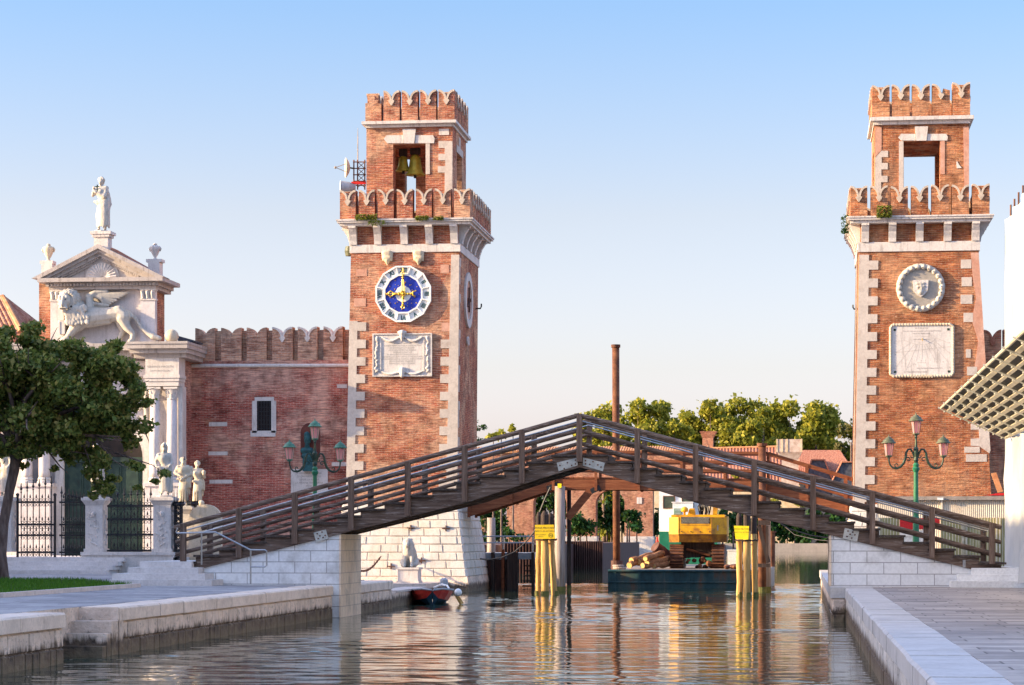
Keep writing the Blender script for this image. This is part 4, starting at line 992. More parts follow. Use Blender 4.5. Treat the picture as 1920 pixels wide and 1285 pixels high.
for row, (yo, yi) in enumerate(((YB0 - .16, YB0 - .005), (YB1 + .005, YB1 + .16))):
    off = 0 if row == 0 else .0
    for k in range(-7, 8):
        s = abs(k) * SP; x = AX + k * SP; zt = zrail(s) + .02; zb_ = max(zdeck(s) - .62, zbot(s) + .03) if s < 10.5 else zdeck(s) - .12
        if k == 0: zb_ = 4.30
        MB().box(x - .075, x + .075, yo, yi, zb_, zt).build('post', WOOD_P, bridge)
    ym = (yo + yi) / 2; yin = yi + .05 if row == 0 else yo - .05
    for sd_ in (-1, 1):
        q = lambda s, dz, y: (AX + sd_ * s, y, zrail(s) + dz)
        for name, dz, r in (('top_rail', -.02, .065), ('mid_rail', -.42, .055), ('low_rail', -.78, .055)):
            m_ = MB(); n = 14
            m_.tube([Vector(q((HS + .25) * i / n, dz + rs.uniform(-.008, .008), yin if name != 'top_rail' else ym)) for i in range(n + 1)], r, 8); m_.build(name, WOOD, bridge)
        yh = yi + .17 if row == 0 else yo - .17
        MB().tube([q(s, -.16, yh) for s in (0, HS * .5, HS + .1)], .022, 8).build('handrail', STEEL, bridge)
        m_ = MB()
        for k in range(1, 8):
            s = k * SP; m_.tube([q(s, -.16, yh), q(s, -.24, yin)], .012, 5)
        m_.build('handrail_bracket', STEEL, bridge)
    for k in (-7, 7) if row == 0 else ():
        pass
def plate(pts_px, name='steel_plate'):
    pl_ = MB().prism([(X(a, YB0), Z(b_, a, YB0)) for a, b_ in pts_px], YB0 - .015, YB0 + .005).build(name, GALV, bridge)
    return pl_
def studs(parent, cs):
    m_ = MB()
    for a, b_ in cs: c = P(a, b_, YB0); m_.ball((c.x, YB0 - .02, c.z), .022, 6)
    m_.build('bolts', RUST, parent)
p_ = plate([(1047.5, 884), (1044, 868), (1083, 858), (1083, 873)]); studs(p_, [(1050, 873), (1058, 879), (1064, 868), (1072, 873), (1079, 863), (1079, 870)])
p_ = plate([(1093, 873), (1093, 858), (1134, 868), (1130.5, 884)]); studs(p_, [(1098, 864), (1098, 870), (1106, 871), (1112, 866), (1121, 872), (1127, 876)])
p_ = plate([(588, 999), (611, 993), (616, 1010), (593, 1017)]); studs(p_, [(595, 1001), (604, 998), (597, 1010), (606, 1008), (610, 1004), (600, 1005)])
p_ = plate([(1584, 990), (1611, 996), (1607, 1016), (1580, 1010)]); studs(p_, [(1590, 996), (1599, 998), (1588, 1006), (1597, 1009), (1603, 1003), (1594, 1002)])
# abutments
def abutment(label, xin, xout, side, y0=YB0 + .02, y1=68.6, xtop=None):
    t = thing('bridge_abutment', label, 'abutment', ((xin + xout) / 2, 67, 0), 'stone abutments of the wooden bridge')
    n = 10; pts = []
    for i in range(n + 1):
        x = xin + (xout - xin) * i / n; pts.append((x, max(ZG - .02, zbot(min(abs(x - AX), 11.9)) - .004)))
    poly = [(xout, -.8), (xin, -.8)] + pts
    MB().prism(poly, y0 + .04, y1).build('abutment_wall', ASHLAR, t)
    return t
xa = X(635.5, YB0)
t = abutment('white ashlar abutment under the left end of the wooden bridge', xa, AX - 10.9, -1)
m_ = MB().box(xa, xa + .05, YB0 + .02, 68.6, -.8, zbot(AX - xa) - .01); m_.build('end_stones', ASHLAR_S, t)
xb = X(1558.5, YB0)
t = abutment('white ashlar abutment under the right end of the wooden bridge', xb, AX + 11.2, 1)
m_ = MB().box(xb - .05, xb, YB0 + .02, 68.6, ZG + .005, zbot(xb - AX) - .01); m_.build('end_stones', ASHLAR_S, t)

# steps up to the bridge ends
def steps(name, label, tiers, m, cat='steps', group=None):
    b = MB()
    for x0, x1, y0, y1, z0, z1 in tiers: b.box(x0, x1, y0, y1, z0, z1)
    return tag(b.build(name, m), label, cat, group)
yy = [64.25, 64.57, 64.89, 65.2]
T = []
for k, (p0, p1) in enumerate(((205, 467), (210, 440), (240, 415), (262, 396))):
    z0, z1 = ZG - .1 if k == 0 else ZG + .165 * k, ZG + .165 * (k + 1)
    x1 = min(X(p1, yy[k]), AX - 10.0 - .27 * k); T.append((X(p0, yy[k]), x1, yy[k], 68.9, z0, z1))
steps('stone_steps', 'pale stone steps up to the left end of the wooden bridge', T, STEPSTONE)
T = []
for k, p0 in enumerate((1782, 1795, 1822)):
    z0, z1 = ZG - .1 if k == 0 else ZG + .17 * k, ZG + .17 * (k + 1); T.append((X(p0, 65.0 + .15 * k), 9.5, 64.6 + .32 * k, 69.0, z0, z1))
steps('stone_steps', 'white stone steps up to the right end of the wooden bridge', T, STEPWHITE)
# tubular handrail by the steps
Yh = 64.15
t = thing('steel_handrail', 'bent tubular steel handrail beside the left bridge steps', 'handrail', (X(420, Yh), Yh, ZG))
MB().tube([P(a, b_, Yh) for a, b_ in ((333, 990), (330, 998), (332, 1000), (404, 998), (470, 1031.5), (497, 1031.5), (500, 1034), (500, 1060), (497, 1063), (470, 1063))], .022, 8).build('rail', STEEL, t)
for px, y0, y1 in ((378, 999, 1056), (470, 1031, 1092)):
    MB().tube([P(px, y0, Yh), P(px, y1 + 3, Yh)], .022, 8).build('post', STEEL, t)
MB().tube([P(1808, 1050, 64.9), P(1808, 1064, 64.9)], .04, 8).build('bollard', STEEL, None)
tag(bpy.data.objects['bollard'], 'short steel stub post on the right bridge steps', 'post')
# ------------------------------------------------------------------ curtain wall between portal and tower
YW = 99.0
cw = thing('curtain_wall', 'brick wall with swallow-tailed battlements between the white gateway and the clock tower', 'wall', (X(500, YW), YW + .5, ZG))
x0, x1 = X(325, YW), TL['xb0'] + .15
MB().box(x0, x1, YW, YW + .9, -.3, Z(676, 500, YW)).build('brickwork', BRICK_W, cw)
zs = Z(676, 500, YW)
for a, b_ in ((366, 403), (414.5, 452.5), (462.5, 499.5), (510.5, 548.5), (558.5, 595), (606.5, 642.5)):
    merlon(cw, (X(a, YW), YW, zs), (1, 0, 0), (0, -1, 0), X(b_, YW) - X(a, YW), Z(614, 500, YW) - zs, .5, .42, BRICK_M, BRICK_M if a < 500 else STONE_D, 0, .05)
m = MB()
for a, b_ in ((403, 414.5), (452.5, 462.5), (499.5, 510.5), (548.5, 558.5), (595, 606.5), (642.5, 652)):
    m.box(X(a, YW) + .004, X(b_, YW) - .004, YW + .22, YW + .48, zs, Z(619, 500, YW))
m.build('embrasure_infill', BRICK_M, cw)
m = MB().tube([(X(360, YW), YW - .03, Z(686, 400, YW)), (TL['xt0'] - .05, YW - .03, Z(686, 600, YW))], .075, 8); m.build('string_course', STONE, cw)
for a in ((392, 426, 792, 799.5), (391, 427, 847, 854), (393, 436, 900, 907), (632, 651, 721, 728), (622, 650, 867, 874)): slab(cw, 'tie_stone', *a, YW, STONE, .02, .03)
wf = MB(); g = lambda a: X(a, YW); h = lambda b_: Z(b_, 495, YW)
for a, b_, c, d in ((473, 482, 752, 812), (509, 518, 752, 812), (478, 514, 745, 752), (470, 517, 808, 819)): wf.box(g(a), g(b_), YW - .05, YW + .06, h(d), h(c))
win = MB().box(g(481.5), g(509.5), YW - .004, YW + .03, h(808), h(751.5)).build('window', BLACKHOLE, cw)
wf.build('frame', STONE, win)
m = MB()
for k in range(5): xx = g(482) + (g(509) - g(482)) * (k + .5) / 5; m.tube([(xx, YW - .03, h(808)), (xx, YW - .03, h(752))], .018, 5)
for k in range(7): zz = h(808) + (h(752) - h(808)) * (k + .5) / 7; m.tube([(g(482), YW - .03, zz), (g(509), YW - .03, zz)], .014, 5)
m.build('grille', IRON, win)
m = MB(); n = 12
arc = [(g(582) + .42 * cos(PI * k / n), h(812) + .42 * sin(PI * k / n)) for k in range(n + 1)]; m.prism([(g(582) - .42, h(858)), (g(582) + .42, h(858))] + arc, YW - .004, YW + .01)
m.build('niche', solid('niche_brick', [(.10, .03, .025), (.16, .05, .035)], 4, .9, .4), cw)
pq = slab(cw, 'inscription_tablet', 546, 615, 880, 925, YW, STONE, .05)
m = MB()
for k, s in enumerate(['A MEMORIA PERENNE', 'DI CHI NAVIGANDO', 'DIFESE LA PATRIA', 'LA MARINA VENEZIANA', 'POSE', 'MCMXX']): m.text(s, g(580), YW - .056, h(888 + 6 * k), .11)
m.build('lettering', INKF, pq)
slab(cw, 'bracket', 570, 594, 860, 884, YW, TEAL, .3)
c = Vector((g(578), YW - .22, h(860)))
bust = blob([((c.x - .13, c.y, c.z + .08), (c.x + .13, c.y, c.z + .08), .13, .13), ((c.x - .17, c.y, c.z + .32), (c.x + .17, c.y, c.z + .32), .13, .13), ((c.x, c.y, c.z + .4), (c.x, c.y, c.z + .6), .12, .1), ((c.x + .02, c.y - .02, c.z + .72), (c.x + .02, c.y - .03, c.z + .86), .15, .16), ((c.x - .03, c.y - .17, c.z + .76), (c.x - .03, c.y - .17, c.z + .77), .035, .03), ((c.x, c.y - .1, c.z + .62), (c.x, c.y - .14, c.z + .5), .07, .03), ((c.x, c.y - .04, c.z + .98), (c.x, c.y, c.z + .96), .14, .14)], .025, 2)
tag(bust.build('bronze_bust', TEAL, smooth=True), 'green patinated bronze bust in the brick niche behind the lamp', 'bust')

# ------------------------------------------------------------------ white gateway
YP = 96.2
po = thing('gateway', 'white stone gateway with a pediment, paired columns and a dark bronze door', 'gateway', (X(183, YP), YP + 1, 1.5))
gx = lambda a, Y=YP: X(a, Y)
gz = lambda b_, Y=YP, a=200: Z(b_, a, Y)
mirror = lambda a: 2 * 183 - a
PZ = 1.5                                               # terrace level
# rear brick block of the attic and lower body
ya = YP + .55                                          # attic front
m = MB().box(gx(76, ya + .5), gx(284, ya + .3), ya + .3, ya + 2.35, gz(640), gz(521)); m.build('attic_brickwork', BRICK, po)
m = MB().box(gx(1, YP + .9), gx(338.5, YP + .95), YP + .97, YP + 2.9, PZ - .6, gz(643)); m.build('body', BRICK_W, po)
m = MB().box(gx(1, YP + .9), gx(338.5, YP + .95) + .01, YP + .95, YP + 1.02, PZ - .6, gz(643)); m.build('facing', PORTAL, po)
m = MB().box(gx(112), gx(257), ya + .2, ya + .31, gz(646), gz(540)); m.box(gx(184.5) - .012, gx(184.5) + .012, ya + .19, ya + .2, gz(640), gz(545)); m.build('relief_panel', PORTAL, po)
for a, b_ in ((87, 112), (257, 284)):
    m = MB().box(gx(a), gx(b_), ya - .02, ya + .32, gz(643), gz(560)); m.box(gx(a) - .03, gx(b_) + .03, ya - .05, ya + .32, gz(643), gz(634))
    pi = m.build('pilaster', PORTAL, po)
    m = MB().box(gx(a) - .03, gx(b_) + .03, ya - .06, ya + .3, gz(562), gz(558)); m.box(gx(a) - .04, gx(b_) + .04, ya - .07, ya + .3, gz(543), gz(540.5))
    for k in range(3):
        xx = gx(a) + (gx(b_) - gx(a)) * (k + .5) / 3; m.tube([(xx, ya - .05, gz(558)), (xx, ya - .09, gz(549)), (xx - .03 + .03 * k, ya - .13, gz(544))], [.05, .08, .06], 6)
    m.box(gx(a), gx(b_), ya - .03, ya + .3, gz(558), gz(543)); m.build('capital', STONE, pi)
m = MB().box(gx(85), gx(286), ya - .08, ya + 2.38, gz(540.4), gz(534)); m.box(gx(80), gx(291), ya - .18, ya + 2.4, gz(534), gz(527)); m.box(gx(68), gx(303), ya - .42, ya + 2.42, gz(527), gz(519.5))
xx = gx(84)
while xx < gx(288): m.box(xx, xx + .07, ya - .23, ya - .17, gz(534), gz(529)); xx += .14
m.build('attic_entablature', PEDSTONE, po)
# pediment
ax, az = gx(180.5), gz(456.5); lx, rx, ez = gx(56), gx(305), gz(519.3)
m = MB().prism([(gx(72), ez), (gx(292), ez), (ax, gz(470))], ya + .12, ya + .5); ped = m.build('pediment', PEDSTONE, po)
m = MB()
for ex, sg in ((lx, 1), (rx, -1)):
    dv = Vector((ax - ex, 0, az - ez)).normalized(); nv = Vector((-dv.z * sg, 0, dv.x * sg)) if False else Vector((dv.z, 0, -dv.x)) * sg
    for (o0, o1, yo) in ((0, .16, .46), (.16, .28, .34), (.28, .42, .2), (.42, .58, .05)):
        a0, a1 = Vector((ex, 0, ez)), Vector((ax, 0, az)); k = o0 / abs(dv.z) if abs(dv.z) > 1e-3 else 0
        # slices straight below the raking line, cut plumb at the apex
        h0, h1 = o0 / abs(dv.x), o1 / abs(dv.x)
        xa_ = ex + sg * o1 / abs(dv.z) * 1.0
        poly = [(ex + sg * h0 * abs(dv.x) / abs(dv.z), ez), (ax, az - h0), (ax, az - h1), (ex + sg * h1 * abs(dv.x) / abs(dv.z), ez)]
        m.prism(poly, ya - yo + .1 , ya + .6)
    n = 26
    for k in range(n):
        f = .2 + .78 * (k + .5) / n; c_ = Vector((ex, 0, ez)).lerp(Vector((ax, 0, az)), f); zc_ = c_.z - .50
        if zc_ > ez + .05: m.box(c_.x - .035, c_.x + .035, ya - .04, ya + .2, zc_ - .05, zc_ + .05)
m.build('raking_cornice', PEDSTONE, ped)
sc = Vector((gx(183.5), ya + .10, ez + .02)); m = MB(); nf = 13
for k in range(nf):
    a = PI * (k + .5) / nf; p1 = Vector((sc.x + .60 * cos(a), sc.y - .0, sc.z + .60 * sin(a))); m.tube([sc + Vector((.08 * cos(a), -.02, .08 * sin(a))), sc.lerp(p1, .6) + Vector((0, -.07, 0)), p1 + Vector((0, -.02, 0))], [.02, .055, .075], 6)
m.prism([(sc.x + .72 * cos(PI * k / 16), sc.z + .72 * sin(PI * k / 16)) for k in range(17)], sc.y - .01, sc.y + .03)
m.build('scallop_shell', STONE, ped)
# gable roof of the attic
m = MB(); yb_ = ya + 2.5
for sg, ex in ((-1, gx(70)), (1, gx(289))):
    dz_ = -.16 if sg < 0 else -.06; yf_ = ya + .62
    m.add([(ax, yf_, az + .03 + dz_), (ex, yf_, ez + .04 + dz_), (ex, yb_, ez + .04 + dz_), (ax, yb_, az + .03 + dz_), (ax, yf_, az + .10 + dz_), (ex, yf_, ez + .10 + dz_), (ex, yb_, ez + .10 + dz_), (ax, yb_, az + .10 + dz_)], [(0, 1, 2, 3), (4, 5, 6, 7), (0, 1, 5, 4), (1, 2, 6, 5), (2, 3, 7, 6), (3, 0, 4, 7)])
    for k in range(13):
        y = ya + .68 + k * .19
        if k < 10: m.tube([(ax, y, az + .11 + dz_), (ex, y, ez + .11 + dz_)], .06, 6)
m.build('tiled_roof', TILE, po)
# main cornice with its forward block over the columns
m = MB()
def corn(a, b_, yo):
    m.box(gx(a + 8), gx(b_ - 8), YP + .15 - yo, YP + 2.9, gz(672), gz(664)); m.box(gx(a + 3), gx(b_ - 3), YP - .10 - yo, YP + 2.9, gz(664), gz(656)); m.box(gx(a), gx(b_), YP - .28 - yo, YP + 2.92, gz(656), gz(648)); m.box(gx(a - 1), gx(b_ + 1), YP - .32 - yo, YP + 2.94, gz(648), gz(643.3))
corn(244, 357, .25); 
corn(mirror(357), mirror(244), .25)
m.box(gx(mirror(243)), gx(243), YP + .3, YP + 2.9, gz(668), gz(657)); m.box(gx(mirror(243)), gx(243), YP + .05, YP + 2.9, gz(657), gz(643.5))
m.build('main_cornice', PEDSTONE, po)
for s in (1, -1):
    q = (lambda a: a) if s > 0 else mirror
    bx = lambda a, b_: (min(gx(q(a)), gx(q(b_))), max(gx(q(a)), gx(q(b_))))
    m = MB(); a, b_ = bx(273, 336)
    m.box(a, b_, YP - .05, YP + .96, gz(704), gz(672)); e_ = m.build('frieze_block', STONE, po)
    if s > 0:
        t_ = MB().text('FERRANTE MAGISTRI', (gx(274) + gx(328)) / 2, YP - .054, gz(689), .115, sx=1.05); t_.text('IVSTO PROVISORI', (gx(274) + gx(328)) / 2, YP - .054, gz(697), .10, sx=1.05); t_.build('lettering', INKG, e_)
    m = MB(); a, b_ = bx(270, 338); m.box(a, b_, YP - .10, YP + .96, gz(710), gz(704.2)); m.box(a + .04, b_ - .04, YP - .06, YP + .96, gz(716), gz(710)); m.box(a + .07, b_ - .07, YP - .02, YP + .96, gz(725), gz(716)); m.build('architrave', STONE, po)
    for c0, c1 in ((277, 297.5), (309, 329)):
        cx = gx(q((c0 + c1) / 2)); r = abs(gx(c1) - gx(c0)) / 2; z0, z1 = gz(895), gz(750)
        col = MB().lathe([(r * 1.0, 0), (r, .2), (r * 1.0, (z1 - z0) * .4), (r * .9, z1 - z0)], cx, YP + .3, z0, 20).build('column', PORTAL, po, smooth=True)
        m = MB().lathe([(r * .95, 0), (r * 1.0, .03), (r * .92, .06)], cx, YP + .3, z1, 16); m.lathe([(r * .9, .06), (r * .98, .25), (r * 1.25, .46)], cx, YP + .3, z1, 16); m.box(cx - r * 1.3, cx + r * 1.3, YP + .3 - r * 1.3, YP + .3 + r * 1.3, z1 + .44, z1 + .52)
        for k in range(8):
            a = 2 * PI * k / 8; 
            for zz, rr in ((.08, .9), (.24, 1.0)): m.tube([(cx + r * rr * cos(a + zz), YP + .3 + r * rr * sin(a + zz), z1 + zz), (cx + r * 1.15 * rr * cos(a + zz), YP + .3 + r * 1.15 * rr * sin(a + zz), z1 + zz + .14)], [.04, .03], 5)
        m.build('capital', STONE, col)
        m = MB().lathe([(r * 1.3, 0), (r * 1.3, .08), (r * 1.1, .12), (r * 1.2, .18), (r * 1.0, .25)], cx, YP + .3, z0 - .24, 16); m.build('column_base', STONE, col)
    a, b_ = bx(270, 336); z0 = gz(895) - .24
    m = MB().box(a, b_, YP - .12, YP + .96, PZ, PZ + .3); m.box(a + .05, b_ - .05, YP - .06, YP + .96, PZ + .3, z0 - .14); m.box(a - .02, b_ + .02, YP - .14, YP + .96, z0 - .14, z0); m.build('pedestal', PORTAL, po)
    a, b_ = bx(330, 338); m = MB().box(a, b_, YP + .35, YP + .96, PZ, gz(725)); m.build('side_pilaster', STONE, po)
    # winged figure carved in the spandrel
    sx2 = q(262); caps = [((gx(sx2), YP + .86, gz(745)), (gx(q(266)), YP + .84, gz(790)), .10, .13), ((gx(q(266)), YP + .84, gz(790)), (gx(q(272)), YP + .86, gz(835)), .13, .05), ((gx(q(264)), YP + .84, gz(736)), (gx(q(264)), YP + .84, gz(737)), .11, .11), ((gx(q(268)), YP + .88, gz(752)), (gx(q(273)), YP + .9, gz(800)), .08, .03), ((gx(q(262)), YP + .86, gz(755)), (gx(q(250)), YP + .86, gz(768)), .06, .05)]
    blob(caps, .035, 2).build('spandrel_figure', MARBLE, po, smooth=True)
m = MB().box(gx(mirror(269)), gx(269), YP + .75, YP + .95, gz(704), gz(675)); fr = m.build('frieze', PORTAL, po)
m = MB().text('VICTORIAE NAVALIS MONIMENTVM', gx(264), YP + .745, gz(689), .32, align='RIGHT', sx=.8); m.build('lettering', INKG, fr)
# arch and door
cx = gx(183); ra = gx(258) - cx; zs_ = gz(860); n = 24
arch = [(cx + ra * cos(PI * k / n), zs_ + ra * .98 * sin(PI * k / n)) for k in range(n + 1)]; arc2 = [(cx + (ra + .38) * cos(PI * k / n), zs_ + (ra + .38) * .98 * sin(PI * k / n)) for k in range(n + 1)]
m = MB()
for k in range(n): m.prism([arch[k], arch[k + 1], arc2[k + 1], arc2[k]], YP + .78, YP + 1.0)
for s in (-1, 1): m.box(min(cx + s * ra, cx + s * (ra + .38)), max(cx + s * ra, cx + s * (ra + .38)), YP + .78, YP + 1.0, PZ, zs_ - .002)
m.build('archivolt', STONE, po)
m = MB().prism([(cx - ra, PZ), (cx + ra, PZ)] + arch, YP + .93, YP + .97); door = m.build('door', DOOR, po)
m = MB().prism([(cx - ra + .02, zs_), (cx + ra - .02, zs_)] + [(cx + (p - cx) * .97, zs_ + (z_ - zs_) * .97) for p, z_ in arch[1:-1]], YP + .90, YP + .935); m.build('tympanum', BLACKHOLE, door)
m = MB(); w = ra
for s in (-1, 1):
    for k, (za, zb_) in enumerate(((PZ + .2, PZ + 1.1), (PZ + 1.25, PZ + 2.4), (PZ + 2.55, zs_ - .25))):
        for (a, b_) in ((.08, .44), (.52, .92)):
            xa_, xb_ = sorted((cx + s * a * w, cx + s * b_ * w)); m.box(xa_, xb_, YP + .90, YP + .94, za, zb_)
            m.box(xa_ + .08, xb_ - .08, YP + .87, YP + .905, za + .1, zb_ - .1)
    xa_, xb_ = sorted((cx + s * .02, cx + s * .07)); m.box(xa_, xb_, YP + .86, YP + .93, PZ, zs_ - .1)
m.box(cx - w, cx + w, YP + .84, YP + .93, zs_ - .12, zs_ + .08)
m.build('door_panels', DOOR, door)

# lion relief, statue, urns and ball
def px_blob(lst, sx, sy, oy, Y0, scale, voxel=.03, sm=3):
    out = []
    for (a, b_, r0, c, d, r1, dp0, dp1) in lst:
        out.append(((X(sx + a / scale, Y0), Y0 + dp0, Z(oy + b_ / scale, sx + a / scale, Y0)), (X(sx + c / scale, Y0), Y0 + dp1, Z(oy + d / scale, sx + c / scale, Y0)), r0 * .0216 / scale, r1 * .0216 / scale))
    return blob(out, voxel, sm)
YL = ya + .1
body = [(560, 1060, 78, 640, 1040, 72, -.22, -.2), (640, 1040, 72, 760, 1030, 58, -.2, -.18), (760, 1030, 58, 860, 1015, 52, -.18, -.2), (850, 1010, 52, 890, 1040, 55, -.2, -.22),
        (880, 1050, 50, 915, 1120, 30, -.24, -.26), (915, 1120, 30, 955, 1160, 20, -.26, -.26), (955, 1160, 20, 950, 1205, 20, -.26, -.26), (950, 1208, 20, 935, 1216, 18, -.26, -.32),
        (850, 1050, 40, 875, 1140, 24, -.08, -.05), (875, 1140, 22, 845, 1200, 17, -.05, -.05), (845, 1200, 18, 825, 1222, 18, -.05, -.1),
        (570, 1090, 56, 530, 1140, 34, -.3, -.34), (530, 1140, 34, 495, 1190, 27, -.34, -.34), (495, 1190, 27, 470, 1212, 24, -.34, -.38),
        (560, 1050, 40, 490, 1090, 28, -.1, -.12), (490, 1090, 26, 440, 1080, 20, -.12, -.2),
        (560, 990, 75, 530, 960, 70, -.2, -.24), (640, 1080, 42, 780, 1065, 30, -.22, -.2),
        (920, 1005, 15, 975, 1060, 15, -.2, -.2), (975, 1060, 15, 1010, 1120, 15, -.2, -.2), (1010, 1120, 15, 1060, 1160, 16, -.2, -.2), (1060, 1160, 16, 1095, 1180, 22, -.2, -.2), (1095, 1180, 24, 1140, 1192, 18, -.2, -.2)]
lion = thing('winged_lion', 'white marble winged lion relief with an open book, under the gateway pediment', 'lion statue', (X(185, YL), YL - .2, gz(645)))
px_blob(body, 0, 320, 320, YL, 3.78) if False else None
lb = px_blob(body, 0, 0, 320, YL, 3.78, .028, 3).build('body', MARBLE, lion, smooth=True)
rs = random.Random(12); man = []
for k in range(70):                                    # curls of the mane down chest and shoulder
    a = rs.uniform(0, 1); b_ = rs.uniform(0, 1); zx, zy = 500 + a * 150, 985 + b_ * 115 - a * 20
    man.append((zx, zy, 16, zx + 5, zy + 12, 11, -.63 + .05 * a + .05 * abs(b_ - .4), -.65 + .05 * a))
man += [(500, 935, 56, 520, 945, 54, -.42, -.42)]
for k in range(17):
    a = 2 * PI * k / 17; man.append((510 + 62 * cos(a), 925 + 60 * sin(a), 15, 512 + 78 * cos(a + .2), 925 + 76 * sin(a + .2), 11, -.46, -.38)); man.append((510 + 48 * cos(a + .2), 925 + 48 * sin(a + .2), 13, 510 + 58 * cos(a + .4), 925 + 58 * sin(a + .4), 10, -.62, -.56))
mane = px_blob(man, 0, 0, 320, YL, 3.78, .024, 2).build('mane', MARBLE, lion, smooth=True)
head = [(490, 920, 46, 500, 935, 48, -.58, -.58), (488, 955, 30, 490, 975, 28, -.72, -.74), (465, 912, 16, 472, 940, 12, -.76, -.78), (512, 912, 16, 505, 940, 12, -.76, -.78), (490, 915, 14, 486, 958, 15, -.80, -.88), (486, 962, 13, 486, 964, 13, -.90, -.90), (470, 985, 14, 510, 985, 14, -.80, -.80), (488, 1003, 18, 492, 1006, 16, -.70, -.70), (446, 925, 16, 446, 930, 14, -.5, -.5), (556, 895, 20, 560, 900, 16, -.5, -.5)]
px_blob(head, 0, 0, 320, YL, 3.78, .02, 2).build('head', MARBLE, lion, smooth=True)
for a, b_ in ((472, 926), (508, 926), (540, 975)):
    m = MB(); m.ball((X(a / 3.78, YL), YL - .84 if a < 530 else YL - .70, Z(320 + b_ / 3.78, a / 3.78, YL)), .03 if a < 530 else .045, 6); m.build('eye' if a < 530 else 'cheek_hollow', BLACKHOLE, lion)
m = MB(); m.box(X(472 / 3.78, YL), X(508 / 3.78, YL), YL - .90, YL - .7, Z(320 + 996 / 3.78, 128, YL), Z(320 + 991 / 3.78, 128, YL)); m.build('mouth', BLACKHOLE, lion)
wing = [(650, 975, 34, 640, 900, 28, -.18, -.14), (640, 900, 30, 680, 868, 22, -.14, -.12), (680, 868, 22, 760, 860, 16, -.12, -.1)]
for k in range(9): wing.append((655 + 9 * k, 885 + 3 * k, 15, 745 + 21 * (8 - k), 868 + 12 * k if k < 4 else 880 + 11 * k, 8, -.15, -.08))
for k in range(5): wing.append((650 + 6 * k, 930 + 4 * k, 15, 700 + 18 * k, 985 - 6 * k, 9, -.17, -.08))
px_blob(wing, 0, 0, 320, YL, 3.78, .022, 1).build('wing', MARBLE, lion, smooth=True)
m = MB().box(X(447 / 3.78, YL), X(484 / 3.78, YL), YL - .48, YL - .16, Z(320 + 1166 / 3.78, 120, YL), Z(320 + 1078 / 3.78, 120, YL)); m.box(X(442 / 3.78, YL), X(450 / 3.78, YL), YL - .5, YL - .14, Z(320 + 1168 / 3.78, 120, YL), Z(320 + 1076 / 3.78, 120, YL)); m.build('book', STONE, lion)

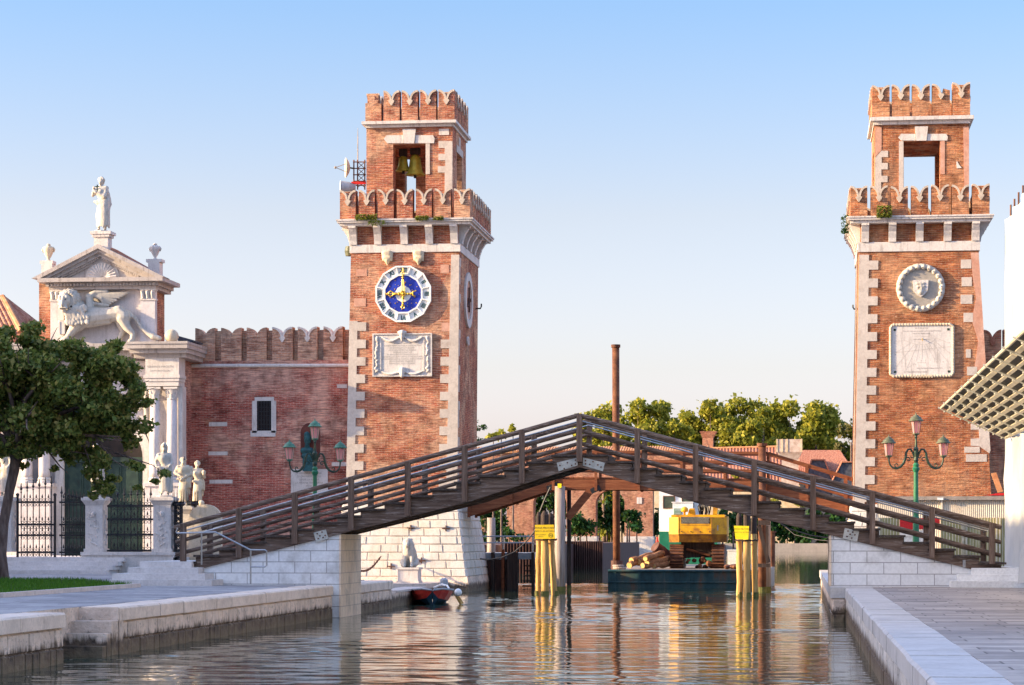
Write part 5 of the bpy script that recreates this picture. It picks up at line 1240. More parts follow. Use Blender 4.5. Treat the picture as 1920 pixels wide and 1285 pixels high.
def statue(name, label, base, H, yaw, arms, mat, hat=None, hair=.0, lean=.04, cloak=True, bare_leg=False, group=None, extra=[], female=False, seed=1, prop=None):
    """standing marble figure: hips swung, robe in folds; arms = (left elbow, left hand, right elbow, right hand) in heights of the figure"""
    rs = random.Random(seed); t = thing(name, label, 'statue', base, group); k = H
    V = lambda x, y, z: Vector((x * k, y * k, z * k))
    hip, chest, neck, head = V(lean, 0, .52), V(-lean * .4, -.01, .72), V(-.01, -.01, .835), V(0, -.025, .915)
    c = [(hip, V(lean * .3, 0, .62), .088 * k, .078 * k), (V(lean * .3, 0, .62), chest, .078 * k, .10 * k), (chest + V(-.06, 0, .03), chest + V(.06, 0, .03), .072 * k, .072 * k), (V(-.105, 0, .775), V(.095, 0, .785), .05 * k, .05 * k), (neck - V(0, 0, .03), neck + V(0, 0, .03), .035 * k, .034 * k), (head - V(0, 0, .012), head + V(0, .012, .02), .048 * k, .056 * k),
         (head + V(0, -.045, -.035), head + V(0, -.03, -.04), .022 * k, .028 * k)]
    lh, rh = hip + V(-.05, 0, -.02), hip + V(.05, 0, -.02); lk, rk = V(-.055, -.05, .28), V(.07, -.005, .28); lf, rf = V(-.06, .0, .03), V(.075, .0, .03)
    for a, b_, f in ((lh, lk, lf), (rh, rk, rf)): c += [(a, b_, .066 * k, .045 * k), (b_, f, .042 * k, .024 * k), (f, f + V(0, -.06, -.01), .026 * k, .02 * k)]
    sh = (V(-.11, 0, .775), V(.10, 0, .785))
    for s, (e, h_) in zip(sh, ((arms[0], arms[1]), (arms[2], arms[3]))):
        e, h_ = V(*e), V(*h_); c += [(s, e, .043 * k, .034 * k), (e, h_, .034 * k, .022 * k), (h_, h_ + (h_ - e).normalized() * .035 * k, .026 * k, .02 * k)]
    if female: c += [(chest + V(-.045, -.075, .0), chest + V(-.045, -.075, .0), .035 * k, .035 * k), (chest + V(.04, -.075, .0), chest + V(.04, -.075, .0), .035 * k, .035 * k)]
    fig = blob(c, .018 * k + .004, 2).build('figure', mat, t, smooth=True, local=True)
    d = []
    n = 15
    for i in range(n):                                 # hanging folds of the robe
        a = PI * (-.15 + 1.3 * i / (n - 1)) + PI; top = hip + V(.09 * cos(a), .07 * sin(a), .04 + rs.uniform(-.02, .02)); bt = V(.03 + .125 * cos(a + .15), .09 * sin(a), (.34 if (bare_leg and -.0 < cos(a) and i > 5) else .05) + rs.uniform(0, .05)); md = top.lerp(bt, .5) + V(rs.uniform(-.012, .012), -.012, 0)
        d += [(top, md, .026 * k, .028 * k), (md, bt, .026 * k, .016 * k)]
    for i in range(7): d.append((V(-.11 + .03 * i, -.075 - .01 * sin(i), .54 - .01 * i + .012 * sin(2 * i)), V(-.085 + .03 * i, -.08, .545 - .012 * i), .03 * k, .026 * k))
    if cloak:
        for i in range(9): a = .2 + .15 * i; d += [(V(.085, .02 + .01 * i, .79 - .012 * i), V(.11 + .012 * sin(i), .05 + .008 * i, .5), .026 * k, .024 * k), (V(.11 + .012 * sin(i), .05 + .008 * i, .5), V(.12 + .02 * sin(2 * i), .03, .2 + .03 * i), .024 * k, .014 * k)]
        d += [(V(-.1, -.05, .79), V(.09, .0, .62), .03 * k, .03 * k)]
    blob(d, .018 * k + .004, 1).build('drapery', mat, t, smooth=True, local=True)
    hd = [(head + V(0, .02, .012), head + V(0, .03, -.02), .058 * k, .05 * k)]
    for i in range(9): a = PI * i / 8; hd.append((head + V(.052 * cos(a), -.005, .03 + .035 * sin(a)), head + V(.056 * cos(a), .02, .01 + .04 * sin(a)), .018 * k, .02 * k))
    if hair: hd += [(head + V(-.05, .02, .0), head + V(-.045, .02, -.06 - hair), .024 * k, .018 * k), (head + V(.05, .02, 0), head + V(.045, .02, -.06 - hair), .024 * k, .018 * k)]
    if hat == 'helmet': hd += [(head + V(0, -.02, .05), head + V(0, .05, .05), .05 * k, .045 * k), (head + V(0, -.05, .075), head + V(0, .05, .09), .02 * k, .028 * k)]
    if hat == 'bun': hd += [(head + V(0, .03, .06), head + V(.01, .035, .075), .035 * k, .02 * k)]
    if hat == 'beard': hd += [(head + V(0, -.05, -.05), head + V(0, -.045, -.085), .03 * k, .016 * k)]
    blob(hd, .014 * k + .003, 1).build('hair', mat, t, smooth=True, local=True)
    m = MB().lathe([(.15 * k, 0), (.15 * k, .018 * k), (.14 * k, .03 * k)], 0, 0, -.02 * k, 8, True); m.build('plinth', mat, t, local=True)
    if extra:
        blob([(V(*a), V(*b_), r0 * k, r1 * k) for a, b_, r0, r1 in extra], .016 * k + .003, 1).build(prop or 'attribute', mat, t, smooth=True, local=True)
    t.rotation_euler = (0, 0, yaw)
    return t
# pedestal and saint on the apex
Yt = ya + .55
pd = MB(); zt = gz(460, Yt)
pd.box(gx(180, Yt), gx(206, Yt), Yt - .3, Yt + .3, gz(468, Yt), gz(446, Yt)); pd.box(gx(177, Yt), gx(209, Yt), Yt - .36, Yt + .36, gz(446, Yt), gz(441, Yt)); pd.box(gx(174, Yt), gx(212.5, Yt), Yt - .4, Yt + .4, gz(441, Yt), gz(435.5, Yt))
pd.build('statue_pedestal', STONE, po)
statue('marble_statue', 'white draped statue of a woman holding a small cross, on top of the gateway pediment', (gx(191, Yt), Yt, gz(434.5, Yt)), gz(331, Yt) - gz(434, Yt), R(-14), ((-.16, -.05, .66), (-.10, -.12, .78), (.11, -.09, .62), (-.05, -.14, .70)), MARBLE, 'bun', .0, female=True, seed=3)
m = MB(); c = P(182.5, 352, Yt - .35); m.box(c.x - .02, c.x + .02, c.y - .02, c.y + .02, c.z - .16, c.z + .12); m.box(c.x - .09, c.x + .09, c.y - .019, c.y + .019, c.z + .02, c.z + .06)
tag(m.build('small_cross', DKGREEN), 'small dark metal cross held by the statue on the gateway', 'cross')
def urn(px, pyb, pyt, Y, mat, label):
    z0, z1 = gz(pyb, Y), gz(pyt, Y); h = z1 - z0; w = h * .30
    o = MB().lathe([(w * .55, 0), (w * .55, .04 * h), (w * .25, .08 * h), (w * .25, .12 * h), (w * .6, .3 * h), (w * .95, .55 * h), (w * 1.05, .72 * h), (w * .9, .80 * h), (w * .45, .86 * h), (w * .35, .90 * h), (w * .45, .93 * h), (w * .3, .97 * h), (w * .1, h)], gx(px, Y), Y, z0, 16)
    for s in (-1, 1): o.tube([(gx(px, Y) + s * w * 1.0, Y, z0 + .5 * h), (gx(px, Y) + s * w * 1.22, Y, z0 + .66 * h), (gx(px, Y) + s * w * .9, Y, z0 + .80 * h)], w * .13, 6)
    tag(o.build('stone_urn', mat, smooth=True), label, 'urn', 'urns on the gateway')
m = MB(); Yu = ya + 1.0
for a, b_, c, d in ((81, 101, 494, 521), (78, 102, 488.5, 494)): m.box(gx(a, Yu), gx(b_, Yu), Yu - .25, Yu + .25, gz(d, Yu), gz(c, Yu))
m.build('urn_pedestal', STONE, po); m = MB()
Yu2 = ya + 1.4
for a, b_, c, d in ((281, 302, 494, 521), (277, 306, 488.5, 494)): m.box(gx(a, Yu2), gx(b_, Yu2), Yu2 - .28, Yu2 + .28, gz(d, Yu2), gz(c, Yu2))
m.build('urn_pedestal', STONE, po)
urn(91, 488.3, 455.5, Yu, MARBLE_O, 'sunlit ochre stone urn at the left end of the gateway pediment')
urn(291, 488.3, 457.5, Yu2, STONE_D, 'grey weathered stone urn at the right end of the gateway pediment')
c = P(322, 631, YP + .6); m = MB().ball(c, .29, 20); tag(m.build('stone_ball', MARBLE_O, smooth=True), 'weathered stone ball on the right end of the gateway cornice', 'stone ball')
m = MB().prism([(gx(345, YP + 1.2), gz(643, YP + 1.2)), (gx(364, YP + 1.2), gz(643, YP + 1.2)), (gx(364, YP + 1.2), gz(640, YP + 1.2)), (gx(336, YP + 1.2), gz(632, YP + 1.2)), (gx(336, YP + 1.2), gz(643, YP + 1.2))], YP + 1.0, YP + 2.6); m.build('lead_flashing', SLATE, po)

# ------------------------------------------------------------------ terrace, gate piers, railings, statues
YF = 87.0
setting(MB().box(-60, X(331, YF), YF - .45, YP + 1.2, ZG - .2, PZ).build('gate_terrace', STEPSTONE))
b = MB(); 
for k in range(4): b.box(X(6 - 2 * k, YF - 1), X(215 + 5 * k, YF - 1), YF - .45 - .42 * (4 - k), YF - .43, ZG - .1 if k == 0 else ZG + .15 * k - .001, ZG + .15 * (k + 1) - (.004 if k == 3 else 0))
tag(b.build('stone_steps', STEPSTONE), 'wide low stone steps leading up to the iron gate', 'steps')
b = MB().box(X(161, YF), X(331, YF), YF - .58, YF + .35, ZG - .1, PZ + .18); b.box(X(160, YF), X(332, YF), YF - .62, YF + .38, PZ + .08, PZ + .2)
tag(b.build('fence_plinth', STONE), 'white stone plinth under the iron railing', 'plinth')
def pier(x, y, label, w=.66, h=2.05, z=PZ + .2, statue_=None, mat=STONE, carve=True):
    t = thing('gate_pier', label, 'pier', (x, y, z), 'carved piers of the gate railing')
    hw = w / 2
    m = MB().box(x - hw - .05, x + hw + .05, y - hw - .05, y + hw + .05, z, z + .12); m.box(x - hw, x + hw, y - hw, y + hw, z + .12, z + h - .32)
    m.frus((x - hw, x + hw, y - hw, y + hw), z + h - .32, (x - hw - .11, x + hw + .11, y - hw - .11, y + hw + .11), z + h - .14); m.box(x - hw - .13, x + hw + .13, y - hw - .13, y + hw + .13, z + h - .14, z + h - .04); m.box(x - hw - .06, x + hw + .06, y - hw - .06, y + hw + .06, z + h - .04, z + h)
    m.build('pier_body', mat, t)
    if carve:
        rs = random.Random(int(abs(x * 7 + y * 3))); c = []
        for k in range(16):
            zz = z + .25 + (h - .75) * k / 16; xx = x + rs.uniform(-.17, .17); c.append(((xx, y - hw - .01, zz), (xx + rs.uniform(-.12, .12), y - hw - .02, zz + rs.uniform(.03, .1)), .035, .025))
            yy = y + rs.uniform(-.17, .17); c.append(((x + hw + .01, yy, zz), (x + hw + .02, yy + rs.uniform(-.1, .1), zz + .07), .035, .025))
        c.append(((x, y - hw - .02, z + h - .62), (x, y - hw - .03, z + h - .7), .09, .06))
        blob(c, .022, 1).build('carved_relief', mat, t, smooth=True)
    return z + h
x1_, x2_, x3_ = X(181, YF), X(308, YF), X(10, YF)
zt = pier(x1_, YF, 'carved white pier right of the open iron gate'); pier(x2_, YF, 'carved white corner pier at the right end of the iron railing'); pier(x3_, YF, 'carved white pier left of the open iron gate, behind the tree trunk')
statue('marble_statue', 'pale helmeted warrior statue on the corner pier, half behind tree leaves', (x2_, YF, zt + .03), 1.95, R(10), ((-.17, .03, .64), (-.13, -.08, .53), (.15, -.02, .62), (.10, -.12, .56)), MARBLE, 'helmet', .03, seed=5, group='statues on the gate piers')
statue('marble_statue', 'pale statue on the pier right of the gate, mostly hidden by leaves', (x1_, YF, zt + .03), 1.95, R(-8), ((-.17, .03, .64), (-.16, -.1, .56), (.15, -.02, .66), (.05, -.14, .66)), MARBLE, 'bun', .05, seed=6, group='statues on the gate piers', female=True)
statue('marble_statue', 'pale draped statue on the pier left of the gate, beside the tree trunk', (x3_, YF, zt + .03), 1.95, R(-20), ((-.17, .03, .64), (-.16, -.08, .54), (.15, -.02, .64), (.14, -.1, .56)), MARBLE, None, .05, seed=7, group='statues on the gate piers')
# the two sunlit statues along the side of the terrace
for (px, Y, hat, arms, extra, prop, label, bl, fem, sd_) in (
    (343.5, 89.6, 'beard', ((-.17, -.03, .66), (-.06, -.13, .60), (.16, -.02, .64), (-.02, -.15, .53)), [((.16, .02, .76), (.16, .04, .5), .05, .03)], 'cape', 'sunlit bearded statue with turban and folded arms, second beside the gate', True, False, 8),
    (370, 92.0, 'bun', ((-.16, .03, .64), (-.15, -.02, .77), (.15, -.06, .62), (.13, -.14, .73)), [((.08, -.09, .06), (.08, -.09, .06), .07, .07), ((.13, -.12, .74), (.13, -.13, .70), .05, .04)], 'globe_and_sheaf', 'sunlit statue of a woman with one foot by a globe, nearest the brick wall', True, True, 9)):
    x = X(px, Y); zt2 = pier(x, Y, 'sunlit stone pedestal under the ' + ('turbaned' if px < 350 else 'globe') + ' statue', .68, 1.95, PZ, carve=False, mat=MARBLE)
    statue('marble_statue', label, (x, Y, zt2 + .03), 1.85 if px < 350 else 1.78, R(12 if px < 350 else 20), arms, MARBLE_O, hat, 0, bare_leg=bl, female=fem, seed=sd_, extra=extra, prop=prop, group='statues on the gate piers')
c = P(346, 859, 89.6); m = MB().ball((c.x, 89.55, c.z - .05), .05, 8, (1, 1.5, 1)); m.ball((c.x + .02, 89.5, c.z + .03), .03, 8); m.tube([(c.x, 89.6, c.z - .05), (c.x - .03, 89.7, c.z - .1)], .02, 5)
tag(m.build('pigeon', SLATE), 'dark pigeon perched on the head of the turbaned statue', 'pigeon')
# round-topped stone
Y = 89.0; x = X(386, Y); m = MB(); w = .62; zb_ = ZG; zt2 = Z(946, 386, Y)
m.prism([(x - w, zb_), (x + w, zb_)] + [(x + w * cos(PI * k / 12), zt2 - .55 + .55 * sin(PI * k / 12)) for k in range(13)], Y - .12, Y + .12)
tag(m.build('round_topped_stone', MARBLE_O), 'round-topped stone slab standing behind the left end of the wooden bridge', 'stone slab')

def railing(px0, px1, Y, ptop, label, rail_tops, zb, name='iron_railing', n=None, tall=None, yaw=0, spear=True, m_=IRON):
    """wrought iron panel: spear bars, rails, scrolls"""
    x0, x1 = X(px0, Y), X(px1, Y); L = x1 - x0; n = n or max(3, round(L / .26))
    t = thing(name, label, 'iron railing' if name == 'iron_railing' else 'gate', (x0, Y, zb), 'iron railing and gate panels')
    H = lambda py: Z(py, (px0 + px1) / 2, Y) - zb
    tops = []
    for i in range(n):
        x = L * (i + .5) / n; h = H(ptop if tall is None else ptop + (tall - ptop) * i / (n - 1))
        b = MB().tube([(x, 0, .02), (x, 0, h - .3)], .019, 6); b.lathe([(.02, 0), (.055, .06), (.03, .12), (.012, .30)], x, 0, h - .3, 6); b.ball((x, 0, h - .36), .036, 6)
        for zz in (.35, .75, 1.15, 1.5): b.ball((x, 0, zz), .032, 6)
        b.build('spear_bar', m_, t, local=True)
    for k, py in enumerate(rail_tops):
        b = MB().box(-.02, L + .02, -.025, .025, H(py) - .035, H(py) + .035); b.build('rail', m_, t, local=True)
    b = MB(); w = L / n
    for py in rail_tops:
        for i in range(n - 1):
            xc = w * (i + 1); z = H(py)
            for s in (-1, 1): b.ring((xc + s * w * .24, 0, z + .085), w * .20, .010, 9, 4); b.ring((xc + s * w * .24, 0, z - .10), w * .20, .010, 9, 4)
            b.lathe([(.01, 0), (.035, .05), (.008, .16)], xc, 0, z + .14, 5)
    b.build('scrollwork', m_, t, local=True)
    t.rotation_euler = (0, 0, yaw); return t
railing(34, 102, YF, 905, 'black wrought iron gate leaf left of the opening, spears rising to the right', (942, 984, 1004, 1036), PZ, 'iron_gate', 6, 893)
railing(112, 160, YF + .2, 912, 'black wrought iron gate leaf standing ajar against the dark door', (942, 984, 1004, 1036), PZ, 'iron_gate', 7, 925, R(28))
railing(202, 289, YF, 915, 'black wrought iron railing between the two carved piers', (949, 974, 1003, 1033), PZ + .2, n=7)
for px, lab in ((33, 'black iron gate post nearest the tree trunk'), (103, 'black iron gate post beside the open gate')):
    m = MB().tube([P(px, 930, YF - .02), P(px, 1049, YF - .02)], .05, 8); m.ball(P(px, 928, YF - .02), .07, 8); tag(m.build('gate_post', IRON), lab, 'gate post')
def torch(px, pyb, pyt, Y, label):
    x = X(px, Y); z0 = Z(pyb, px, Y); z1 = Z(pyt, px, Y); h = z1 - z0; t = thing('iron_pillar', label, 'iron pillar', (x, Y, z0), 'iron lattice pillars by the gate')
    b = MB(); r = .16; n = 30
    for k in range(4):
        b.tube([(x + r * cos(PI / 2 * k + PI / 4), Y + r * sin(PI / 2 * k + PI / 4), z0), (x + r * cos(PI / 2 * k + PI / 4), Y + r * sin(PI / 2 * k + PI / 4), z0 + h * .78)], .03, 6)
        for sg in (-1, 1): b.tube([(x + r * .9 * cos(PI / 2 * k + sg * .55 * q), Y + r * .9 * sin(PI / 2 * k + sg * .55 * q), z0 + h * .78 * q / n * 1.0) for q in range(n + 1)], .022, 5)
    b.build('lattice_shaft', IRON, t)
    b = MB().lathe([(.2, 0), (.26, .06), (.2, .12), (.22, .16)], x, Y, z0 + h * .77, 8); b.build('collar', IRON, t)
    b = MB()
    for k in range(9): a = 2 * PI * k / 9; b.tube([(x + .2 * cos(a), Y + .2 * sin(a), z0 + h * .78), (x + .22 * cos(a), Y + .22 * sin(a), z0 + h)], .018, 5, .005)
    b.build('spikes', IRON, t)
torch(334.5, 1053, 918, YF - .1, 'black iron lattice pillar with a crown of spikes, in front of the turbaned statue')
torch(361, 1040, 920, YF + 2.6, 'black iron lattice pillar with a crown of spikes, in front of the globe statue')
# ------------------------------------------------------------------ three-armed lamp posts
def lamp(loc, rotz, cap, label):
    t = thing('street_lamp', label, 'street lamp', loc, 'three-armed lanterns beside the canal')
    m = MB().lathe([(.20, 0), (.20, .25), (.16, .3), (.17, .55), (.13, .62), (.13, 1.0), (.15, 1.05), (.11, 1.12), (.10, 1.9), (.115, 1.93), (.115, 1.98), (.09, 2.02), (.072, 3.45), (.10, 3.5), (.12, 3.58), (.085, 3.63), (.10, 3.70), (.06, 3.76)], 0, 0, 0, 16); m.build('pole', GREEN, t, smooth=False, local=True)
    m = MB().lathe([(.06, 3.76), (.085, 3.85), (.06, 3.95), (.08, 4.1), (.085, 4.22), (.045, 4.28), (.032, 4.55), (.05, 4.60), (.03, 4.66), (.08, 4.70)], 0, 0, 0, 10); m.build('finial_stem', DKGREEN, t, local=True)
    for s in (-1, 1):
        m = MB(); pts = [(.05, 3.92), (.10, 4.08), (.17, 4.20), (.26, 4.19), (.32, 4.08), (.34, 3.92), (.40, 3.75), (.50, 3.63), (.63, 3.575), (.75, 3.60), (.83, 3.68), (.87, 3.80), (.88, 3.94)]
        m.tube([(s * a, 0, b) for a, b in pts], [.03, .034, .034, .034, .04, .045, .045, .042, .036, .03, .026, .026, .03], 7)
        for (cx, cz, r0, a0) in ((.135, 3.98, .10, 90), (.25, 3.86, .09, 30), (.62, 3.69, .085, 250)):
            m.tube([(s * (cx + r0 * (1 - k / 15) * cos(R(a0 + 26 * k))), 0, cz + r0 * (1 - k / 15) * sin(R(a0 + 26 * k))) for k in range(13)], .018, 5)
        for (a, b) in ((.36, 3.86), (.42, 3.72), (.46, 3.68), (.33, 4.0)): m.ball((s * a, 0, b), .045, 6)
        m.build('arm', DKGREEN, t, local=True)
    for x, z in ((0, 4.70), (-.88, 3.98), (.88, 3.98)):
        g = MB().lathe([(.105, .02), (.165, .42)], x, 0, z, 6); ln_ = g.build('lantern', PINK, t, local=True)
        m = MB()
        for k in range(6):
            a = 2 * PI * k / 6; m.tube([(x + .11 * cos(a), .11 * sin(a), z + .02), (x + .17 * cos(a), .17 * sin(a), z + .42)], .011, 5)
        m.lathe([(.04, -.06), (.115, -.005), (.115, .025)], x, 0, z, 6); m.build('lantern_frame', cap, ln_, local=True)
        m = MB().lathe([(.235, .415), (.245, .435), (.215, .455), (.19, .465), (.185, .50), (.165, .535), (.12, .56), (.10, .57), (.095, .595), (.06, .61), (.022, .625), (.035, .65), (.012, .67), (.004, .71)], x, 0, z, 16); m.build('lantern_cap', cap, ln_, smooth=True, local=True)
        MB().ball((x, 0, z + .24), .05, 8).build('bulb', GOLD, ln_, local=True)
    t.rotation_euler = (0, 0, rotz); return t
a, b = ray(1717.5); lamp((a * 78, b * 78, .9), R(4), CAPOLIVE, 'green three-armed street lamp with olive caps in front of the sundial tower')
a, b = ray(590.5); lamp((a * 82, b * 82, .9), R(22), CAPGREEN, 'green three-armed street lamp with verdigris caps in front of the red brick wall')

# ------------------------------------------------------------------ mooring posts, signs
def dolphin(posts, Y, wl):
    out = []
    for (xb_, xt_, pt, w, dy, label) in posts:
        y = Y + dy; x0, x1 = X(xb_, y), X(xt_, y); zt = Z(pt, xt_, y); r = w / 2 * y / .99 / F
        t = thing('mooring_post', label, 'mooring post', (x0, y, 0), 'mooring posts of pale wood')
        rs = random.Random(int(xb_)); n = 9
        pts = [(x0 + (x1 - x0) * i / n + rs.uniform(-.015, .015), y, -1 + (zt - .75 + 1) * i / n) for i in range(n + 1)]
        MB().tube(pts, [r * rs.uniform(.93, 1.05) for _ in pts], 12).build('shaft', PILE, t, smooth=True)
        m = MB().tube([pts[-1], (x1, y, zt - .16), (x1, y, zt)], [r * 1.0, r * .98, r * .45], 12); m.build('tarred_head', PILE_D, t)
        m = MB().tube([(x0, y, -.8), (x0, y, .05), (x0, y, .17)], [r * 1.05, r * 1.05, r * 1.01], 12); m.build('weed_collar', WEEDY, t)
Yd = 92.2
dolphin([(1007.5, 1010, 960, 9.5, .3, 'leftmost pale mooring post of the cluster with the orange yellow sign'), (1022, 1021.5, 958, 15, -.12, 'thick middle mooring post of the cluster with the orange yellow sign'), (1042, 1032, 962, 11.5, .2, 'leaning right mooring post of the cluster with the orange yellow sign')], Yd, 0)
Ye = 91.0
dolphin([(1386.5, 1386, 961, 11, .25, 'leftmost pale mooring post of the cluster with the bright yellow sign'), (1401, 1400.5, 958, 13.5, -.12, 'thick middle mooring post of the cluster with the bright yellow sign'), (1416.5, 1414, 964, 11.5, .15, 'right mooring post of the cluster with the bright yellow sign')], Ye, 0)
def rope(px0, px1, py, Y, r, label):
    m = MB(); n = 18; x0, x1 = X(px0, Y), X(px1, Y)
    m.tube([(x0 + (x1 - x0) * (.5 - .5 * cos(2 * PI * k / n)), Y + .05 - .32 * sin(2 * PI * k / n) if True else Y, Z(py, px0, Y) + .02 * sin(3 * k)) for k in range(n + 1)], r, 6); 
    tag(m.build('rope', PILE_D), label, 'rope')
rope(1001, 1043, 1012, Yd, .03, 'dark rope tied round the posts under the orange yellow sign'); rope(1379, 1421, 1013.5, Ye, .03, 'dark rope tied round the posts under the bright yellow sign')
def sign(pts, Y, mat, lines, ink, label):
    t = thing('warning_sign', label, 'sign', (X(pts[0][0], Y), Y, Z(pts[0][1], pts[0][0], Y)))
    c = [(X(a, Y), Z(b, a, Y)) for a, b in pts]; MB().prism(c, Y - .03, Y).build('sign_panel', mat, t)
    m = MB()
    for s, px, py, sz in lines: m.text(s, X(px, Y), Y - .033, Z(py, px, Y), sz)
    return t, m
t, m = sign([(1003, 1011), (1041, 1010.5), (1038.5, 984), (1003, 984.5)], Yd - .36, SIGNY, [('ZONA MILITARE', 1020.5, 990.3, .105), ('DIVIETO DI ACCESSO', 1021, 996.5, .085), ('SORVEGLIANZA', 1014, 1003, .055), ('ARMATA', 1014, 1006.5, .05)], INK, 'orange yellow warning sign with dark lettering on the left mooring posts')
c = P(1032, 1004, Yd - .395); m.ring((c.x, c.y, c.z), .075, .006, 14, 4); m.ball((c.x, c.y, c.z), .02, 6); m.build('lettering', INK, t)
t, m = sign([(1379, 1011), (1403, 1012), (1404.5, 986.5), (1376, 986)], Ye - .36, SIGNY2, [('ZONA MILITARE', 1390.5, 992.3, .08), ('DIVIETO DI ACCESSO', 1390.5, 998.5, .065)], INKF, 'bright yellow warning sign with faded lettering on the right mooring posts')
m.build('lettering', YELLOW_D, t)

# ------------------------------------------------------------------ red-brown timber bridge behind
Y2, Y3 = 99.0, 101.0
rb = thing('timber_bridge', 'newer red-brown timber footbridge behind the dark one, on round piles', 'footbridge', (X(1240, Y2), 100, 0))
nodes2 = [(880, 948), (1038, 897), (1440, 900), (1660, 967)]
NP = [Vector((X(a, Y2), 0, Z(b, a, Y2))) for a, b in nodes2]
for y in (Y2, Y3):
    m = MB()
    for p, q in zip(NP[:-1], NP[1:]): m.beam((p.x, y, p.z - .25), (q.x, y, q.z - .25), .18, .42)
    m.build('beam', REDWOOD, rb)
m = MB(); 
for p, q in zip(NP[:-1], NP[1:]):
    n = max(3, int((q - p).length / .42))
    for k in range(n):
        c = p.lerp(q, (k + .5) / n); m.box(c.x - .2, c.x + .2, Y2 - .02, Y3 + .02, c.z - .035 + .02, c.z + .05)
m.build('treads', LOGEND if False else REDWOOD, rb)
for y in (Y2 - .12, Y3 + .12):
    tot = 0; 
    for i, (p, q) in enumerate(zip(NP[:-1], NP[1:])):
        n = max(2, round((q - p).length / 1.7))
        for k in range(n + (1 if i == 2 else 0)):
            c = p.lerp(q, k / n); MB().box(c.x - .055, c.x + .055, y - .055, y + .055, c.z - .5, c.z + 1.08).build('post', REDWOOD, rb)
    for dz, r_ in ((1.1, .10), (.72, .12), (.36, .12)):
        m = MB()
        for p, q in zip(NP[:-1], NP[1:]): m.beam((p.x, y, p.z + dz), (q.x, y, q.z + dz), .05, r_)
        m.build('rail', REDWOOD, rb)
def pile(px, w, pt, Y, label, mat=PILE_G, cap=None, lean=0):
    x = X(px, Y); r = w / 2 * Y / .99 / F; zt = Z(pt, px, Y); t = thing('pile', label, 'pile', (x, Y, 0))
    MB().tube([(x + lean, Y, -1), (x + lean * .5, Y, zt * .5), (x, Y, zt)], [r * 1.05, r, r * .97], 14).build('shaft', mat, t, smooth=True)
    MB().tube([(x + lean, Y, -.9), (x + lean, Y, .22)], r * 1.09, 12).build('weed_collar', WEEDY, t)
    if cap: MB().tube([(x, Y, zt - .02), (x, Y, zt + .1)], r * 1.3, 14).build('cap', cap, t)
pile(1050, 20, 912, Y2 - .25, 'grey round timber pile carrying the left of the red-brown bridge')
pile(1067, 8, 912, Y3 + .3, 'thin dark pile behind the grey pile, left of the canal', PILE_D)
pile(1429, 15, 836, Y2 - .3, 'tall rusty steel pile rising through the right of the red-brown bridge', RUST, RUST)
pile(1434, 22, 905, Y2 + .6, 'grey timber pile beside the right cluster of mooring posts', PILE_G)
m = MB().beam(P(1064, 972, Y2), P(1112, 914, Y2), .2, .30); m.build('brace', REDWOOD, rb)
m = MB()
for a, b_, c, d in ((1026, 917, 1048, 908), (1108, 922, 1125, 914)):
    m.beam(P(a, b_, Y2 - .11), P(c, d, Y2 - .11), .03, .22)
m.build('bracket', IRON, rb)
m = MB().box(X(1046, 98.4), X(1053, 98.4), 98.3, 98.5, Z(915, 1050, 98.4), Z(907, 1050, 98.4)); m.build('yellow_cap', SIGNY2, rb)
m = MB().beam(P(1423, 985, 98), P(1441, 1055, 98), .12, .16); m.box(X(1421, 98), X(1444, 98), 97.9, 98.15, Z(985, 1430, 98), Z(976, 1430, 98)); m.box(X(1421, 98), X(1444, 98), 97.9, 98.15, Z(1064, 1430, 98), Z(1057, 1430, 98)); m.box(X(1436, 98), X(1441, 98), 97.92, 98.12, Z(1056, 1438, 98), Z(986, 1438, 98))
tag(m.build('timber_trestle', PILE_D), 'dark braced timber frame beside the right mooring posts', 'trestle')
def cable(pts, Y, r, label, m_=IRON):
    b = MB(); b.tube([P(a, c, Y) for a, c in pts], r, 6); tag(b.build('cable', m_), label, 'cable')
cable([(1032, 914), (1022, 935), (1012, 960), (1008, 985), (1000, 1000), (985, 1018), (965, 1035), (940, 1046), (915, 1050), (900, 1048)], 97.6, .035, 'black cable sagging from the timber bridge down to the clock tower')
cable([(1452, 975), (1480, 992), (1520, 1004), (1560, 1010), (1600, 1009)], 97.0, .03, 'black cable sagging to the right quay')
cable([(1462, 980), (1490, 1003), (1530, 1012), (1565, 1016)], 97.3, .012, 'thin pale cable under the black cable by the right quay', GREYRAIL)

# ------------------------------------------------------------------ barge with excavator
YG = 106.8; bx0, bx1 = X(1140, YG), -1.35; by1 = 130; zd = .80
bg_ = thing('barge', 'dark teal work barge carrying the yellow excavator', 'barge', ((bx0 + bx1) / 2, YG + 8, 0))
m = MB().box(bx0, bx1, YG, YG + .05, -.4, zd); m.box(bx0, bx0 + .05, YG + .05, by1, -.4, zd); m.box(bx0 + .05, bx1 - .05, YG + .05, by1, -.4, zd - .02); m.build('hull', BARGE, bg_)
m = MB().box(bx1 - .05, bx1, YG + .05, by1, -.4, zd); m.build('side_plating', BARGE_S, bg_)
m = MB().box(bx0 + .1, bx1 - .1, YG + .1, by1 - .1, zd - .02, zd + .01); m.build('deck', DECK, bg_)
m = MB()
for k in range(7): x = bx0 + .3 + (bx1 - bx0 - .6) * k / 6; m.box(x - .05, x + .05, YG - .05, YG, .0, zd)
m.tube([(bx0, YG - .03, zd - .04), (bx1, YG - .03, zd - .04)], .06, 8); m.tube([(bx0, YG - .03, .25), (bx1, YG - .03, .25)], .04, 8); m.build('rubbing_strake', BARGE, bg_)
Ysp = 108.6; xs = X(1154.5, Ysp); sp = thing('spud_pole', 'tall rusty steel pole standing on the left of the barge', 'pole', (xs, Ysp, zd))
